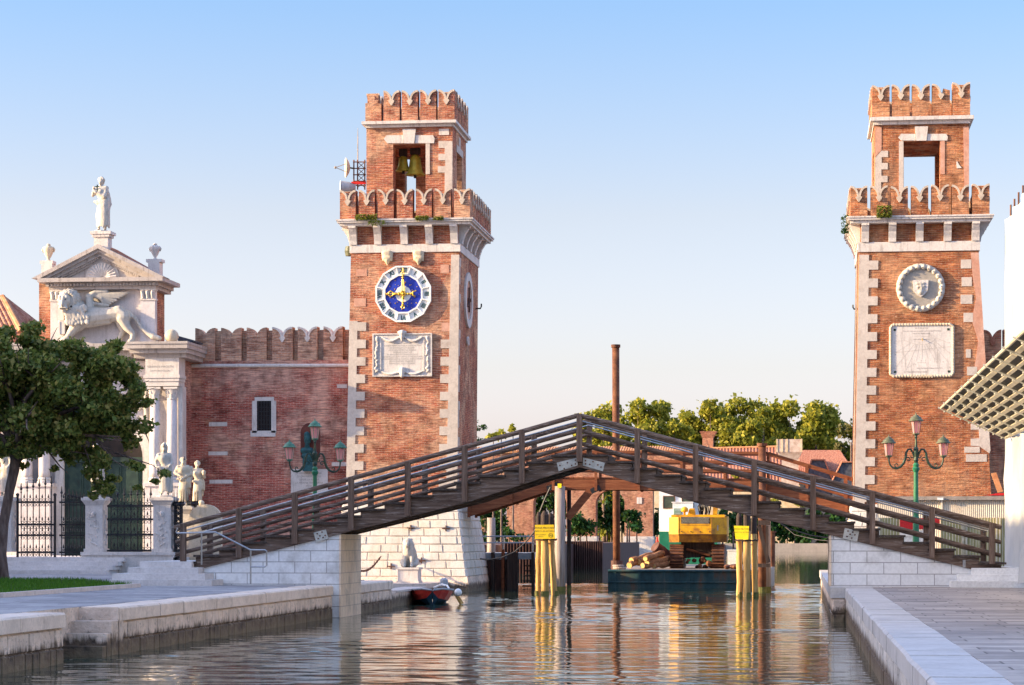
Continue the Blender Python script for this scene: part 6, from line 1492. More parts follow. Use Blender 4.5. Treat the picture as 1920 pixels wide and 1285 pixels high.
MB().tube([(xs + .05, Ysp, -1), (xs, Ysp, Z(652, 1154, Ysp))], .165, 16).build('tube', RUST, sp, smooth=True); MB().tube([(xs, Ysp, Z(652, 1154, Ysp)), (xs, Ysp, Z(646.5, 1154, Ysp))], .21, 16).build('cap', RUST, sp)
MB().tube([(xs + .05, Ysp, zd), (xs + .05, Ysp, zd + .4)], .27, 14).build('collar', RUSTDK, sp)
Yx = 111.0; sx = lambda a, Y=Yx: X(a, Y); sz = lambda b_, Y=Yx: Z(b_, 1300, Y)
ex = thing('excavator', 'yellow tracked excavator seen from behind, parked on the barge', 'excavator', (sx(1307), Yx + 1.5, zd))
o0, o1 = sx(1253), sx(1362)
mn, mxx = sx(1273), sx(1334)
top = sz(970); mid = sz(1002); low = sz(1017); d = .55
m = MB()
# counterweight: flat back panel with chamfered cheeks, undercut below
Q = lambda x, y, z: (x, y, z)
for (xa, ya_, xb_, yb_) in ((o0, Yx + d, mn, Yx), (mn, Yx, mxx, Yx), (mxx, Yx, o1, Yx + d)):
    m.add([Q(xa, ya_, mid), Q(xb_, yb_, mid), Q(xb_, yb_, top), Q(xa, ya_, top), Q(xa, Yx + 2.2, mid), Q(xb_, Yx + 2.2, mid), Q(xb_, Yx + 2.2, top), Q(xa, Yx + 2.2, top)], [(0, 1, 2, 3), (3, 2, 6, 7), (0, 4, 5, 1), (0, 3, 7, 4), (1, 5, 6, 2), (4, 7, 6, 5)])
m.build('counterweight', YELLOW, ex)
m = MB()
for (xa, ya_, xb_, yb_) in ((o0, Yx + d, mn, Yx), (mn, Yx, mxx, Yx), (mxx, Yx, o1, Yx + d)):
    m.add([Q(xa, ya_, mid - .005), Q(xb_, yb_, mid - .005), Q(xb_, yb_ + .25, low), Q(xa, ya_ + .2, low), Q(xa, Yx + 2.2, mid - .005), Q(xb_, Yx + 2.2, mid - .005), Q(xb_, Yx + 2.2, low), Q(xa, Yx + 2.2, low)], [(0, 3, 2, 1), (3, 7, 6, 2), (0, 1, 5, 4), (0, 4, 7, 3), (1, 2, 6, 5), (4, 5, 6, 7)])
m.build('lower_shell', YELLOW_D, ex)
gr = MB().box(sx(1277), sx(1331), Yx - .012, Yx + .02, sz(982), sz(969.5)).build('grille', IRON, ex)
m = MB(); gw = sx(1331) - sx(1277)
for k in range(17):
    for j in range(4): m.ring((sx(1277) + gw * (k + .5 + .5 * (j % 2)) / 17.6, Yx - .02, sz(982) + (sz(969.5) - sz(982)) * (j + .5) / 4), .033, .004, 6, 4)
m.build('mesh', GALV, gr)
m = MB().box(o0 + .1, o1 - .1, Yx + .6, Yx + 3.0, top, top + .12); m.box(o1 - .12, o1 + .02, Yx + 1.0, Yx + 3.0, mid - .1, top + .05); m.build('engine_deck', YELLOW, ex)
m = MB().lathe([(.05, 0), (.05, .14), (.15, .16), (.17, .24), (.15, .32), (.08, .38), (.01, .4)], sx(1282), Yx + .8, top + .1, 14); m.build('air_intake', YELLOW, ex, smooth=True)
m = MB(); m.prism([(sx(1287), top + .1), (sx(1302), top + .1), (sx(1300), top + .42), (sx(1291), top + .42)], Yx + 1.0, Yx + 1.6); m.build('hood', YELLOW, ex)
m = MB(); m.prism([(sx(1334), top + .1), (sx(1342), top + .1), (sx(1345), top + .9), (sx(1343), top + 1.5), (sx(1336), top + 1.5)], Yx + 1.6, Yx + 2.4); m.prism([(sx(1326), top + .9), (sx(1336), top + .9), (sx(1334), top + 1.7), (sx(1324), top + 1.7)], Yx + 1.7, Yx + 2.3); m.build('boom', YELLOW, ex)
m = MB(); rs = random.Random(2)
for k in range(15):
    a = rs.uniform(1300, 1330); b_ = a + rs.uniform(-6, 6); m.tube([(sx(a), Yx + 1.2 + rs.uniform(-.3, .3), top + .05), (sx(a + rs.uniform(-5, 5)), Yx + 1.1, top + .5), (sx(b_), Yx + 1.3, top + .95 + rs.uniform(-.15, .1)), (sx(b_ + rs.uniform(-4, 4)), Yx + 1.6, top + 1.15)], .035, 6)
m.build('hydraulic_hoses', IRON, ex)
m = MB()
for a_ in (1272.5, 1334.5): m.box(sx(a_) - .012, sx(a_) + .012, Yx - .012, Yx + .04, mid, top)
m.box(mn, mxx, Yx - .008, Yx + .02, mid - .012, mid + .012); m.box(mn + .1, mxx - .1, Yx - .006, Yx + .01, sz(985.5), sz(985)); m.build('panel_seams', RUSTDK, ex)
m = MB()
for k in range(4):
    a_ = sx(1278) + (sx(1330) - sx(1278)) * k / 3; m.ball((a_, Yx - .01, mid + .12), .03, 6); m.ball((a_, Yx + .05, low + .12), .025, 6)
m.build('bolts', RUSTDK, ex)
MB().tube([(sx(1322), Yx + 1.2, top), (sx(1322), Yx + 1.2, top + .55), (sx(1323), Yx + 1.1, top + .7)], .05, 8).build('exhaust_pipe', RUST, ex)
MB().box(sx(1341), sx(1346.5), Yx + .20, Yx + .36, sz(995), sz(985)).build('rear_lamp', GALV, ex)
m = MB().box(sx(1275), sx(1336), Yx + .9, Yx + 2.8, sz(1046), low); m.lathe([(.75, 0), (.75, .2)], sx(1306), Yx + 1.8, sz(1026), 20); m.prism([(sx(1281), sz(1047)), (sx(1290), sz(1047)), (sx(1335), sz(1030)), (sx(1330), sz(1022)), (sx(1283), sz(1040))], Yx + 1.0, Yx + 2.2); m.build('undercarriage', PILE_D, ex)
for a, b_ in ((1254, 1281), (1333, 1358)):
    xa, xb_ = sx(a), sx(b_); ht = sz(1023) - zd; yl = 3.4
    prof = [(Yx + .35 + ht / 2 + ht / 2 * cos(q), zd + .01 + ht / 2 + ht / 2 * sin(q)) for q in [R(90 + 15 * k) for k in range(13)]] + [(Yx + .35 + yl - ht / 2 + ht / 2 * cos(q), zd + .01 + ht / 2 + ht / 2 * sin(q)) for q in [R(-90 + 15 * k) for k in range(13)]]
    tr_ = MB().prism(prof, xa + .03, xb_ - .03, 'yz').build('track', RUSTDK, ex)
    m = MB()
    for k in range(11):
        q = R(100 + 16 * k); cy, cz = Yx + .35 + ht / 2 + (ht / 2 + .03) * cos(q), zd + .01 + ht / 2 + (ht / 2 + .03) * sin(q)
        m.beam((xa, cy, cz), (xb_, cy, cz), .05, .05)
    m.build('grousers', RUST, tr_)
m = MB(); rs = random.Random(5)
for k in range(14): m.ball((sx(rs.uniform(1284, 1332)), Yx + rs.uniform(.5, 1.4), zd + rs.uniform(.05, .45)), rs.uniform(.08, .17), 7, (1, 1, rs.uniform(.6, 1.2)))
m.tube([(sx(1286), Yx + .7, sz(1030)), (sx(1330), Yx + .8, sz(1042))], .06, 6)
tag(m.build('salvaged_machinery', RUST), 'rusty heap of machine parts lying between the excavator tracks', 'scrap')
# logs, drum, cone, tub
Yl = 110.0; rs = random.Random(21)
for k, (a0, b0, a1, b1, r_, lab) in enumerate(((1180, 1062, 1205, 1045, 6, 'short log with a bright yellow cut end, lowest at the left of the log pile'), (1184, 1052, 1222, 1040, 6, 'log with a pale cut end lying left in the log pile'), (1197, 1055, 1236, 1041, 7, 'thick dark-ended log on top of the log pile'), (1205, 1064, 1248, 1058, 5.5, 'front log with a small cut end at the bottom of the log pile'), (1213, 1056, 1250, 1049, 6, 'mid brown log resting on the front log of the pile'), (1226, 1063, 1253, 1060, 4.5, 'thin log at the bottom right of the log pile'), (1210, 1048, 1240, 1037, 5, 'log at the back top of the log pile'))):
    t = thing('log', lab, 'log', P(a0, b0, Yl + .2 * (k % 3)), 'logs piled on the barge'); y = Yl + .22 * (k % 3); p, q = P(a0, b0, y), P(a1, b1, y) + Vector((0, 1.4, 0)); r = r_ * y / F
    p.z = max(p.z, zd + r + .02); q.z = max(q.z, zd + r + .02); n = 6
    MB().tube([p.lerp(q, i / n) + Vector((0, 0, .03 * sin(i * 1.7 + k))) for i in range(n + 1)], [r * rs.uniform(.93, 1.06) for _ in range(n + 1)], 12).build('bark', LOGW, t, smooth=True)
    dv = (q - p).normalized(); MB().tube([p - dv * .012, p - dv * .002], r * .93, 12).build('cut_end', LOGEND, t)
m = MB(); p, q = P(1228, 1025, 112), P(1254, 1045, 112.5); m.tube([p, p.lerp(q, .5), q], .26, 16); m.tube([p.lerp(q, .42), p.lerp(q, .48)], .28, 16); tag(m.build('steel_drum', RUSTDK, smooth=False), 'dark rusty drum lying tilted on the logs', 'drum')
c = P(1232.5, 1022, 113); m = MB().lathe([(.16, 0), (.15, .02), (.10, .03), (.02, .38)], c.x, c.y, c.z, 12); tag(m.build('traffic_cone', REDCLOTH), 'small red cone behind the drum on the barge', 'cone')
m = MB().box(X(1364, 116), X(1381, 116), 116, 117.5, zd, Z(1032, 1370, 116)); m.box(X(1363, 116), X(1382, 116), 115.97, 117.55, Z(1033, 1370, 116), Z(1031, 1370, 116)); tag(m.build('white_crate', WHITE), 'white crate on the barge right of the excavator', 'crate')
pile_y = 120.0
m = MB().tube([(X(1447, pile_y), pile_y, zd), (X(1447, pile_y), pile_y, Z(999, 1447, pile_y))], .17, 14); m.tube([(X(1447, pile_y), pile_y, Z(999, 1447, pile_y)), (X(1447, pile_y), pile_y, Z(996, 1447, pile_y))], .23, 14); tag(m.build('mooring_bollard', RUST), 'rusty capped steel post on the right edge of the barge', 'bollard')
m = MB(); rs = random.Random(9)
for k in range(9): x, y = X(1361 + rs.uniform(0, 20), 109), 108.5 + rs.uniform(0, 2); m.ball((x, y, zd + .12), rs.uniform(.1, .2), 7, (1, 1, .7))
m.tube([(X(1360, 109), 108.4, zd + .1), (X(1380, 109), 109.5, zd + .2)], .06, 6); tag(m.build('scrap_heap', RUST), 'small rusty heap on the barge behind the right mooring posts', 'scrap')
m = MB().ring((X(1162, 108.2), 108.0, zd + .07), .25, .06, 16, 6, 'z'); m.ring((X(1160, 108.2), 108.05, zd + .17), .22, .055, 16, 6, 'z'); tag(m.build('rope_coil', PILE_G), 'coil of thick rope at the foot of the tall rusty pole', 'rope')
# work boat behind
Yw = 142.0; wb = thing('work_boat', 'white and green work boat with a tall wheelhouse, behind the excavator', 'boat', (X(1290, Yw), Yw + 2, 0))
g = lambda a: X(a, Yw); h = lambda b_: Z(b_, 1280, Yw)
m = MB().box(g(1236), g(1345), Yw, Yw + 6, -.3, h(997)); m.build('hull', BOATGREEN, wb)
m = MB().box(g(1235.5), g(1310), Yw + .1, Yw + 3, h(997) + .005, h(905)); m.box(g(1233), g(1313), Yw, Yw + 3.2, h(905), h(903)); m.build('wheelhouse', WHITE, wb)
m = MB().box(g(1262), g(1300), Yw - .6, Yw + .09, h(997), h(943)); m.box(g(1260), g(1301), Yw - .65, Yw + .095, h(943), h(941.5)); m.build('cabin_trunk', WHITE, wb)
for a, b_, c, d_ in ((1244, 1265, 931, 953), (1279, 1300, 930, 950)):
    f_ = MB().box(g(a), g(b_), Yw + .06, Yw + .1, h(d_), h(c)).build('window', GLASSY, wb)
    m = MB(); 
    for q in ((a - 1, a, c - 1, d_ + 1), (b_, b_ + 1, c - 1, d_ + 1), (a, b_, c - 1, c), (a, b_, d_, d_ + 1)): m.box(g(q[0]), g(q[1]), Yw + .04, Yw + .1, h(q[3]), h(q[2]))
    m.build('frame', RUST, f_)
f_ = MB().box(g(1265), g(1279), Yw - .63, Yw - .6, h(967), h(954)).build('louvre', BOATGREEN, wb)
m = MB()
for k in range(5): m.box(g(1266), g(1278), Yw - .66, Yw - .63, h(966 - 2.5 * k), h(965.3 - 2.5 * k))
m.build('slats', WHITE, f_)
tag(MB().lathe([(.02, 0), (.55, 0), (.6, .3), (.5, .5), (.1, .52)], X(1250, 124), 124, zd, 14).build('tub', PILE), 'brown tub on the barge beside the left track', 'tub')

# ------------------------------------------------------------------ red boat
def red_boat():
    a, b = ray(811); dd = 79.5; o = Vector((a * dd, b * dd, 0)); t = thing('red_boat', 'small red motorboat with a dark blue bottom moored bow-on by the landing', 'boat', o)
    st = [(0, .03, .50, .02, .42, .05), (.25, .33, .53, .20, .22, -.1), (.7, .60, .50, .42, .16, -.15), (1.4, .76, .47, .58, .12, -.18), (2.6, .80, .44, .64, .08, -.18), (4.2, .72, .42, .60, .08, -.18)]
    L = 14
    def sec(s): y, w, zg, c, zc, zk = s; return (y, w, zg, c, zc, zk)
    side, bot, rim, inn = MB(), MB(), MB(), MB()
    for sg in (-1, 1):
        for s0, s1 in zip(st[:-1], st[1:]):
            P_ = lambda s: ((sg * s[1], s[0], s[2]), (sg * (s[3] * .35 + s[1] * .65), s[0] + .01, (s[2] + s[4]) / 2 + .02), (sg * s[3], s[0] + .03, s[4]), (0, s[0] + .05, s[5]))
            A, B = P_(s0), P_(s1); side.add([A[0], B[0], B[1], A[1]], [(0, 1, 2, 3)]); side.add([A[1], B[1], B[2], A[2]], [(0, 1, 2, 3)]); bot.add([A[2], B[2], B[3], A[3]], [(0, 1, 2, 3)])
            rim.tube([A[0], B[0]], .035, 6); inn.add([(A[0][0] * .93, A[0][1] + .03, A[0][2] - .02), (B[0][0] * .93, B[0][1], B[0][2] - .02), (B[2][0] * .9, B[2][1], B[2][2] + .05), (A[2][0] * .9, A[2][1] + .1, A[2][2] + .05)], [(0, 1, 2, 3)])
    for s0, s1 in zip(st[:-1], st[1:]): inn.add([(-s0[3] * .9, s0[0] + .1, s0[4] + .05), (s0[3] * .9, s0[0] + .1, s0[4] + .05), (s1[3] * .9, s1[0], s1[4] + .05), (-s1[3] * .9, s1[0], s1[4] + .05)], [(0, 1, 2, 3)])
    e = st[-1]; side.add([(-e[1], e[0], e[2]), (e[1], e[0], e[2]), (e[3], e[0] + .03, e[4]), (-e[3], e[0] + .03, e[4])], [(0, 1, 2, 3)])
    side.build('hull_sides', REDBOAT, t, local=True); bot.build('hull_bottom', NAVY, t, local=True); rim.build('gunwale', GREYBOAT, t, local=True); inn.build('interior', GREYBOAT, t, local=True)
    m = MB().box(-.52, .52, .75, 1.05, .40, .44); m.build('foredeck', GREYBOAT, t, local=True)
    for y in (1.8, 3.0): MB().box(-.68, .68, y, y + .28, .36, .41).build('thwart', GREYBOAT, t, local=True)
    m = MB()
    for (x, y) in ((-.45, .9), (-.15, 1.2), (.2, 1.0), (.3, 1.6)): m.box(x - .07, x + .07, y, y + .2, .44, .53)
    m.build('stowed_gear', NAVY, t, local=True)
    m = MB().lathe([(.13, 0), (.15, .06), (.14, .22), (.06, .28)], .55, 3.9, .55, 10); m.tube([(.55, 4.0, .6), (.62, 4.2, -.2)], .05, 6); m.build('outboard_motor', GREYBOAT, t, local=True)
    m = MB().tube([(.2, 3.6, .5), (.45, 3.2, .62), (.62, 3.0, .58), (.68, 2.8, .48)], .035, 6); m.build('tiller', WHITE, t, local=True)
    t.rotation_euler = (0, 0, R(11)); return t
red_boat()
c = P(859, 1111, 79); m = MB().ball(c, .13, 12); tag(m.build('mooring_buoy', WHITE, smooth=True), 'round white fender at the right side of the red boat', 'fender')
m = MB().tube([P(856, 1116, 79.2), P(866, 1133, 79.2)], .07, 8); tag(m.build('wooden_fender', PILE), 'slanting pale fender post dipping into the water beside the red boat', 'fender')
# seated lion
def small_lion():
    Y = 94.0; c = P(768, 1086, Y); z0 = .44; t = thing('stone_lion', 'small seated white stone lion in front of the rusticated tower base', 'lion statue', (c.x, Y, z0 + .62))
    x, y, z = c.x, Y, z0 + .62
    caps = [((x, y + .25, z + .22), (x, y, z + .6), .32, .28), ((x - .02, y - .05, z + .6), (x - .03, y - .12, z + .8), .28, .25), ((x - .04, y - .18, z + .93), (x - .04, y - .2, z + .96), .22, .21), ((x - .04, y - .36, z + .90), (x - .04, y - .38, z + .88), .10, .09),
            ((x - .16, y - .15, z + .55), (x - .17, y - .25, z + .08), .10, .07), ((x + .12, y - .15, z + .55), (x + .13, y - .25, z + .08), .10, .07), ((x - .17, y - .28, z + .06), (x - .17, y - .36, z + .05), .075, .06), ((x + .13, y - .28, z + .06), (x + .13, y - .36, z + .05), .075, .06),
            ((x - .24, y + .15, z + .2), (x - .25, y - .1, z + .10), .17, .10), ((x + .2, y + .15, z + .2), (x + .22, y - .1, z + .10), .17, .10), ((x - .18, y - .1, z + 1.1), (x - .18, y - .1, z + 1.12), .05, .04), ((x + .1, y - .1, z + 1.1), (x + .1, y - .1, z + 1.12), .05, .04)]
    rs = random.Random(4)
    for k in range(22): a = rs.uniform(0, 2 * PI); caps.append(((x - .04 + .2 * cos(a), y - .12 + .12 * sin(a), z + rs.uniform(.65, 1.05)), (x - .04 + .22 * cos(a), y - .12 + .14 * sin(a), z + rs.uniform(.55, .9)), .06, .04))
    blob(caps, .026, 2).build('body', MARBLE, t, smooth=True)
    tag(MB().box(x - .44, x + .44, y - .5, y + .5, z0, z0 + .09).box(x - .40, x + .40, y - .46, y + .46, z0 + .09, z0 + .54).box(x - .45, x + .45, y - .51, y + .51, z0 + .54, z0 + .615).build('lion_pedestal', STONE), 'square white pedestal under the seated stone lion', 'pedestal')
small_lion()
b = MB(); p, q = Vector((X(670, 69.5), 69.5, Z(1068, 670, 69.5))), P(714, 1044, 97.0); p = P(668, 1069, 93); n = 22
for k in range(n):
    f0, f1 = k / n, (k + 1) / n; a_ = p.lerp(q, f0) - UP * .25 * sin(PI * f0); b_ = p.lerp(q, f1) - UP * .25 * sin(PI * f1); b.tube([a_.lerp(b_, -.15), a_.lerp(b_, 1.15)], [.025, .025], 6) if k % 2 else b.beam(a_.lerp(b_, -.15), a_.lerp(b_, 1.15), .03, .09)
tag(b.build('chain', RUSTDK), 'rusty iron chain hanging across the tower base behind the left abutment', 'chain')

# ------------------------------------------------------------------ landing stage at the left under the bridge
Yj = 104.0; g = lambda a, Y=Yj: X(a, Y); h = lambda b_, Y=Yj: Z(b_, 950, Y)
jt = thing('landing_stage', 'dark timber landing stage with grey steel railing right of the clock tower base', 'jetty', (g(950), Yj + 1.5, 0))
m = MB().box(g(890), g(1001), Yj, Yj + 4, h(1049), h(1037)); m.build('deck_beam', GREYBOAT, jt)
m = MB().box(g(890), g(970), Yj + .05, Yj + .2, -.5, h(1049.1)); m.build('sheet_piling', RUSTDK, jt)
for a, w in ((903, 9), (925, 6), (944, 5), (958, 12), (968, 8), (1000, 5)): 
    x = g(a); r = w * Yj / F / 2; MB().box(x - r, x + r, Yj - .25, Yj + .0, -.6, h(1036 if a not in (944,) else 1030)).build('timber', PILE_D if a != 944 else REDWOOD, jt)
for k in range(6): z = h(1108) + .22 * k; MB().box(g(975), g(998), Yj + .6 + .25 * k, Yj + .9 + .25 * k, z - .06, z).build('step', PILE_D, jt)
for a in (898, 943, 998): MB().tube([(g(a), Yj + .2, h(1037)), (g(a), Yj + .2, h(1005))], .035, 8).build('railing_post', STEEL, jt)
for b_ in (1006, 1018): MB().tube([(g(892), Yj + .2, h(b_)), (g(1000), Yj + .2, h(b_))], .03, 8).build('railing_bar', STEEL, jt)
pile(921, 16, 971, 112.0, 'grey weathered post standing behind the landing stage railing', PILE_G)

# ------------------------------------------------------------------ right side: hoarding, banner, scaffold
Yh_ = 92.0; g = lambda a, Y=Yh_: X(a, Y); h = lambda b_, Y=Yh_: Z(b_, 1760, Y)
ho = thing('hoarding', 'cream corrugated site hoarding with a grey timber cap below the sundial tower', 'hoarding', (g(1770), Yh_, ZG))
m = MB(); n = 150; x0, x1 = g(1645), g(1930)
vs = []; fs = []
for i in range(n + 1):
    x = x0 + (x1 - x0) * i / n; y = Yh_ + (.025 if i % 2 else -.025); vs += [(x, y, ZG - .1), (x, y, h(938))]
for i in range(n): fs.append((2 * i, 2 * i + 2, 2 * i + 3, 2 * i + 1))
m.add(vs, fs); m.build('corrugated_sheet', HOARD, ho, recalc=False)
MB().box(x0 - .05, x1, Yh_ - .18, Yh_ + .5, h(938) + .002, h(931)).build('timber_cap', GREYRAIL, ho)
MB().box(g(1763.5), g(1767), Yh_ - .09, Yh_ - .03, ZG, h(938)).build('post', HOARD, ho)
tag(MB().box(g(1757), g(1768), Yh_ - .24, Yh_ - .19, h(938), h(933.5)).build('small_sign', WHITE), 'small white blank plate on the grey cap of the hoarding', 'sign')
Ym = 88.5; g2 = lambda a: X(a, Ym); h2 = lambda b_: Z(b_, 1760, Ym)
for (a, b_, lab) in ((1648, 1686.5, 'olive mesh fence panel left of the red banner'), (1764, 1940, 'long olive mesh fence panel right of the red banner')):
    t = thing('mesh_fence', lab, 'fence', (g2(a), Ym, ZG), 'mesh fence panels at the building site')
    MB().box(g2(a), g2(b_), Ym, Ym + .012, ZG, h2(971)).build('mesh', NETTING, t)
    m = MB(); k = a
    while k < b_: m.tube([(g2(k), Ym - .03, ZG), (g2(k), Ym - .03, h2(970))], .007, 5); k += 5.5
    m.build('bars', HOARD, t)
    for k in ((1805, 1811, 1868, 1874) if a > 1700 else (1649,)): MB().box(g2(k) - .02, g2(k) + .03, Ym - .09, Ym - .05, ZG, h2(971)).build('post', PLANKC, t)
tag(MB().prism([(g2(1687), h2(994)), (g2(1762), h2(992)), (g2(1762), h2(971)), (g2(1687), h2(973))], Ym - .08, Ym - .05).build('red_banner', REDCLOTH), 'plain red banner on the site fence behind the right lamp', 'banner')
tag(MB().box(g2(1687), g2(1746), Ym - .05, Ym + .4, ZG, h2(994.5)).box(g2(1686), g2(1747), Ym - .08, Ym + .42, h2(1006), h2(1004)).build('white_barrier', HOARD), 'cream barrier board under the red banner', 'barrier')
Yb_ = 96.8; tag(MB().prism([(X(1871, Yb_), Z(924, 1871, Yb_)), (X(1881, Yb_), Z(922, 1881, Yb_)), (X(1868, Yb_), Z(886, 1868, Yb_)), (X(1858, Yb_), Z(888, 1858, Yb_))], Yb_, Yb_ + .06).build('leaning_plank', TILE_O), 'pale orange plank leaning against the foot of the sundial tower wall', 'plank')
tag(MB().prism([(X(1848, 95.5), Z(929, 1848, 95.5)), (X(1890, 95.5), Z(929, 1890, 95.5)), (X(1890, 95.5), Z(924.5, 1890, 95.5)), (X(1868, 95.5), Z(925.5, 1868, 95.5))], 95.2, 96.4).build('red_tarpaulin', REDCLOTH), 'folded red tarpaulin on the hoarding beside the leaning plank', 'tarpaulin')
Yr = 100.4; wl = thing('side_wall', 'brick battlemented wall right of the sundial tower', 'wall', (X(1865, Yr), Yr, ZG))
MB().box(TR['xt1'] - .3, 16, Yr, Yr + .9, -.3, Z(668, 1860, Yr)).build('brickwork', BRICK, wl)
for a in (1845, 1881, 1917): merlon(wl, (X(a, Yr), Yr, Z(668, 1860, Yr)), (1, 0, 0), (0, -1, 0), .70, Z(619, 1860, Yr) - Z(668, 1860, Yr), .5, .42, BRICK, TILE, 0, .05)

SX, SY1, SZ0, SZ1 = 5.85, 70.2, 1.08, 11.3
sc = thing('sheeted_scaffold', 'scaffold wrapped in white sheeting along the right edge', 'scaffold', (SX, 60, ZG))
m = MB(); ny, nz = 130, 22; rs = random.Random(3); vs = []
for i in range(ny + 1):
    y = SY1 - (SY1 - 36) * i / ny
    for j in range(nz + 1):
        z = SZ0 + (SZ1 - SZ0) * j / nz; f = sin(y * 2.6 + .4 * sin(z * .9)) * .07 + sin(y * 7.1 + z * .5) * .035 + (.05 * sin(y * 11) if j < 2 else 0)
        vs.append((SX + f + .06 * sin(PI * (j % 6) / 6), y, z + (.06 * sin(y * 3) if j == 0 else 0)))
m.add(vs, [(i * (nz + 1) + j, (i + 1) * (nz + 1) + j, (i + 1) * (nz + 1) + j + 1, i * (nz + 1) + j + 1) for i in range(ny) for j in range(nz)])
w = len(m.v); ey = []
for k in range(9):
    for j in range(nz + 1):
        z = SZ0 + (SZ1 - SZ0) * j / nz; ey.append((SX + .0 + 1.6 * k / 8, SY1 + .04 * sin(k * 2.3 + z), z))
m.add(ey, [(k * (nz + 1) + j, (k + 1) * (nz + 1) + j, (k + 1) * (nz + 1) + j + 1, k * (nz + 1) + j + 1) for k in range(8) for j in range(nz)])
m.build('sheeting', SHEET, sc, smooth=True, recalc=False)
ys = [70.1, 68.9, 67.6, 66.3, 63.9, 61.5, 59.1, 56.7, 54.3, 51.9, 49.5, 47.1, 44.7, 42.3, 39.9, 37.5]
for y in ys:
    MB().tube([(SX + .16, y, ZG + .02), (SX + .16, y, SZ1 + .48)], .026, 8).build('standard', RUST, sc)
    MB().tube([(SX + 1.4, y, ZG + .02), (SX + 1.4, y, SZ1 - .3)], .025, 8).build('standard', RUST, sc)
for z in (3.0, 5.0, 7.0, 9.0, 11.0):
    MB().box(SX + .25, SX + 1.35, 36, SY1 - .1, z, z + .05).build('platform', GREYRAIL, sc)
m = MB()
for y in ys: m.box(SX + .06, SX + .26, y - .1, y + .1, ZG + .002, ZG + .02); m.tube([(SX + .16, y, ZG + .02), (SX + .16, y, ZG + .14)], .05, 8)
m.build('base_jacks', RUSTDK, sc)
# debris fan of ribbed planks
FX0, FZ0, FX1, FZ1 = 5.80, 5.06, 3.98, 5.92
fan = thing('debris_fan', 'sloping protective fan of pale ribbed planks jutting from the scaffold', 'debris fan', (SX, 60, FZ0))
def fp(u, y, d=0): n_ = Vector((-(FZ1 - FZ0), 0, (FX1 - FX0))).normalized(); n_ = n_ if n_.z < 0 else -n_; return Vector((FX0 + (FX1 - FX0) * u, y, FZ0 + (FZ1 - FZ0) * u)) + n_ * d
Y0f, Y1f = 38.0, 68.9; NB = 8
bays = []; y = Y1f
while y > Y0f: bays.append((max(Y0f, y - 2.4), y)); y -= 2.4
pan, bar = MB(), MB(); rs = random.Random(14)
for (ya0, ya1) in bays:
    for k in range(NB):
        u0, u1 = k / NB + .003, (k + 1) / NB - .003; dd = rs.uniform(0, .012)
        pan.hexa([fp(u0, ya0 + .01, dd), fp(u1, ya0 + .01, dd), fp(u1, ya1 - .01, dd), fp(u0, ya1 - .01, dd)], [fp(u0, ya0 + .01, dd - .025), fp(u1, ya0 + .01, dd - .025), fp(u1, ya1 - .01, dd - .025), fp(u0, ya1 - .01, dd - .025)])
        ub = (k + .12) / NB; w_ = .026 if k % 2 else .018; e0, e1 = ya0 + rs.uniform(.12, .35), ya1 - rs.uniform(.1, .3)
        bar.hexa([fp(ub - w_, e0, .06), fp(ub + w_, e0, .06), fp(ub + w_, e1, .06), fp(ub - w_, e1, .06)], [fp(ub - w_, e0, .013), fp(ub + w_, e0, .013), fp(ub + w_, e1, .013), fp(ub - w_, e1, .013)])
pan.build('planks', PANELD, fan); bar.build('plank_ribs', PLANKC, fan)
for (ya0, ya1) in bays:
    m = MB().tube([fp(-.0, ya1, .05), fp(1.04, ya1, .05)], .022, 6)
    for k in range(NB): m.ball(fp((k + .5) / NB, ya1, .085), .03, 5)
    m.build('cross_tube', GALV, fan)
m = MB()
for u in (.0, 1.0): m.tube([fp(u, Y0f, .02), fp(u, Y1f, .02)], .035, 6)
m.build('edge_tube', PLANKC, fan)
fl = thing('floodlight', 'round dark floodlight hung under the debris fan', 'floodlight', fp(.5, 60.5, .3))
m = MB(); c = P(1912, 738, 61.5); m.lathe([(.24, 0), (.26, .05), (.2, .2), (.08, .3)], 0, 0, 0, 18); m.move(Matrix.Translation(c) @ Matrix.Rotation(R(150), 4, 'X') @ Matrix.Rotation(R(30), 4, 'Y')); m.build('housing', IRON, fl)
MB().tube([c + Vector((-.1, 0, .05)), fp(.55, 61.5, .05)], .05, 8).build('bracket', GALV, fl)
m = MB().ring((0, 0, -.01), .24, .03, 20, 6, 'z'); m.move(Matrix.Translation(c) @ Matrix.Rotation(R(150), 4, 'X') @ Matrix.Rotation(R(30), 4, 'Y')); m.build('rim', RUST, fl)

# antenna and dishes on the clock tower
YA = YT + 1.6
am = thing('antenna_mast', 'red and white lattice antenna mast beside the bell stage of the clock tower', 'antenna', P(675, 352, YA))
m = MB()
for a in (663.5, 670.5, 684): m.tube([P(a, 356, YA), P(a, 300, YA)], .03, 6)
for b_ in (304, 316, 328, 340, 348): m.tube([P(662, b_, YA), P(686, b_, YA)], .025, 6)
for k in range(4): m.tube([P(670.5, 304 + 12 * k, YA), P(684, 316 + 12 * k, YA)], .015, 5); m.tube([P(684, 304 + 12 * k, YA), P(670.5, 316 + 12 * k, YA)], .015, 5)
m.build('lattice', REDCLOTH if False else RUST, am)
MB().tube([P(670.8, 302, YA), P(670.8, 262, YA), P(671, 240, YA)], [.025, .02, .008], 6).build('whip', GREYRAIL, am)
MB().box(P(659, 0, YA).x, P(686, 0, YA).x, YA - .05, YA + .05, Z(346, 670, YA), Z(341, 670, YA)).build('red_bar', REDCLOTH, am)
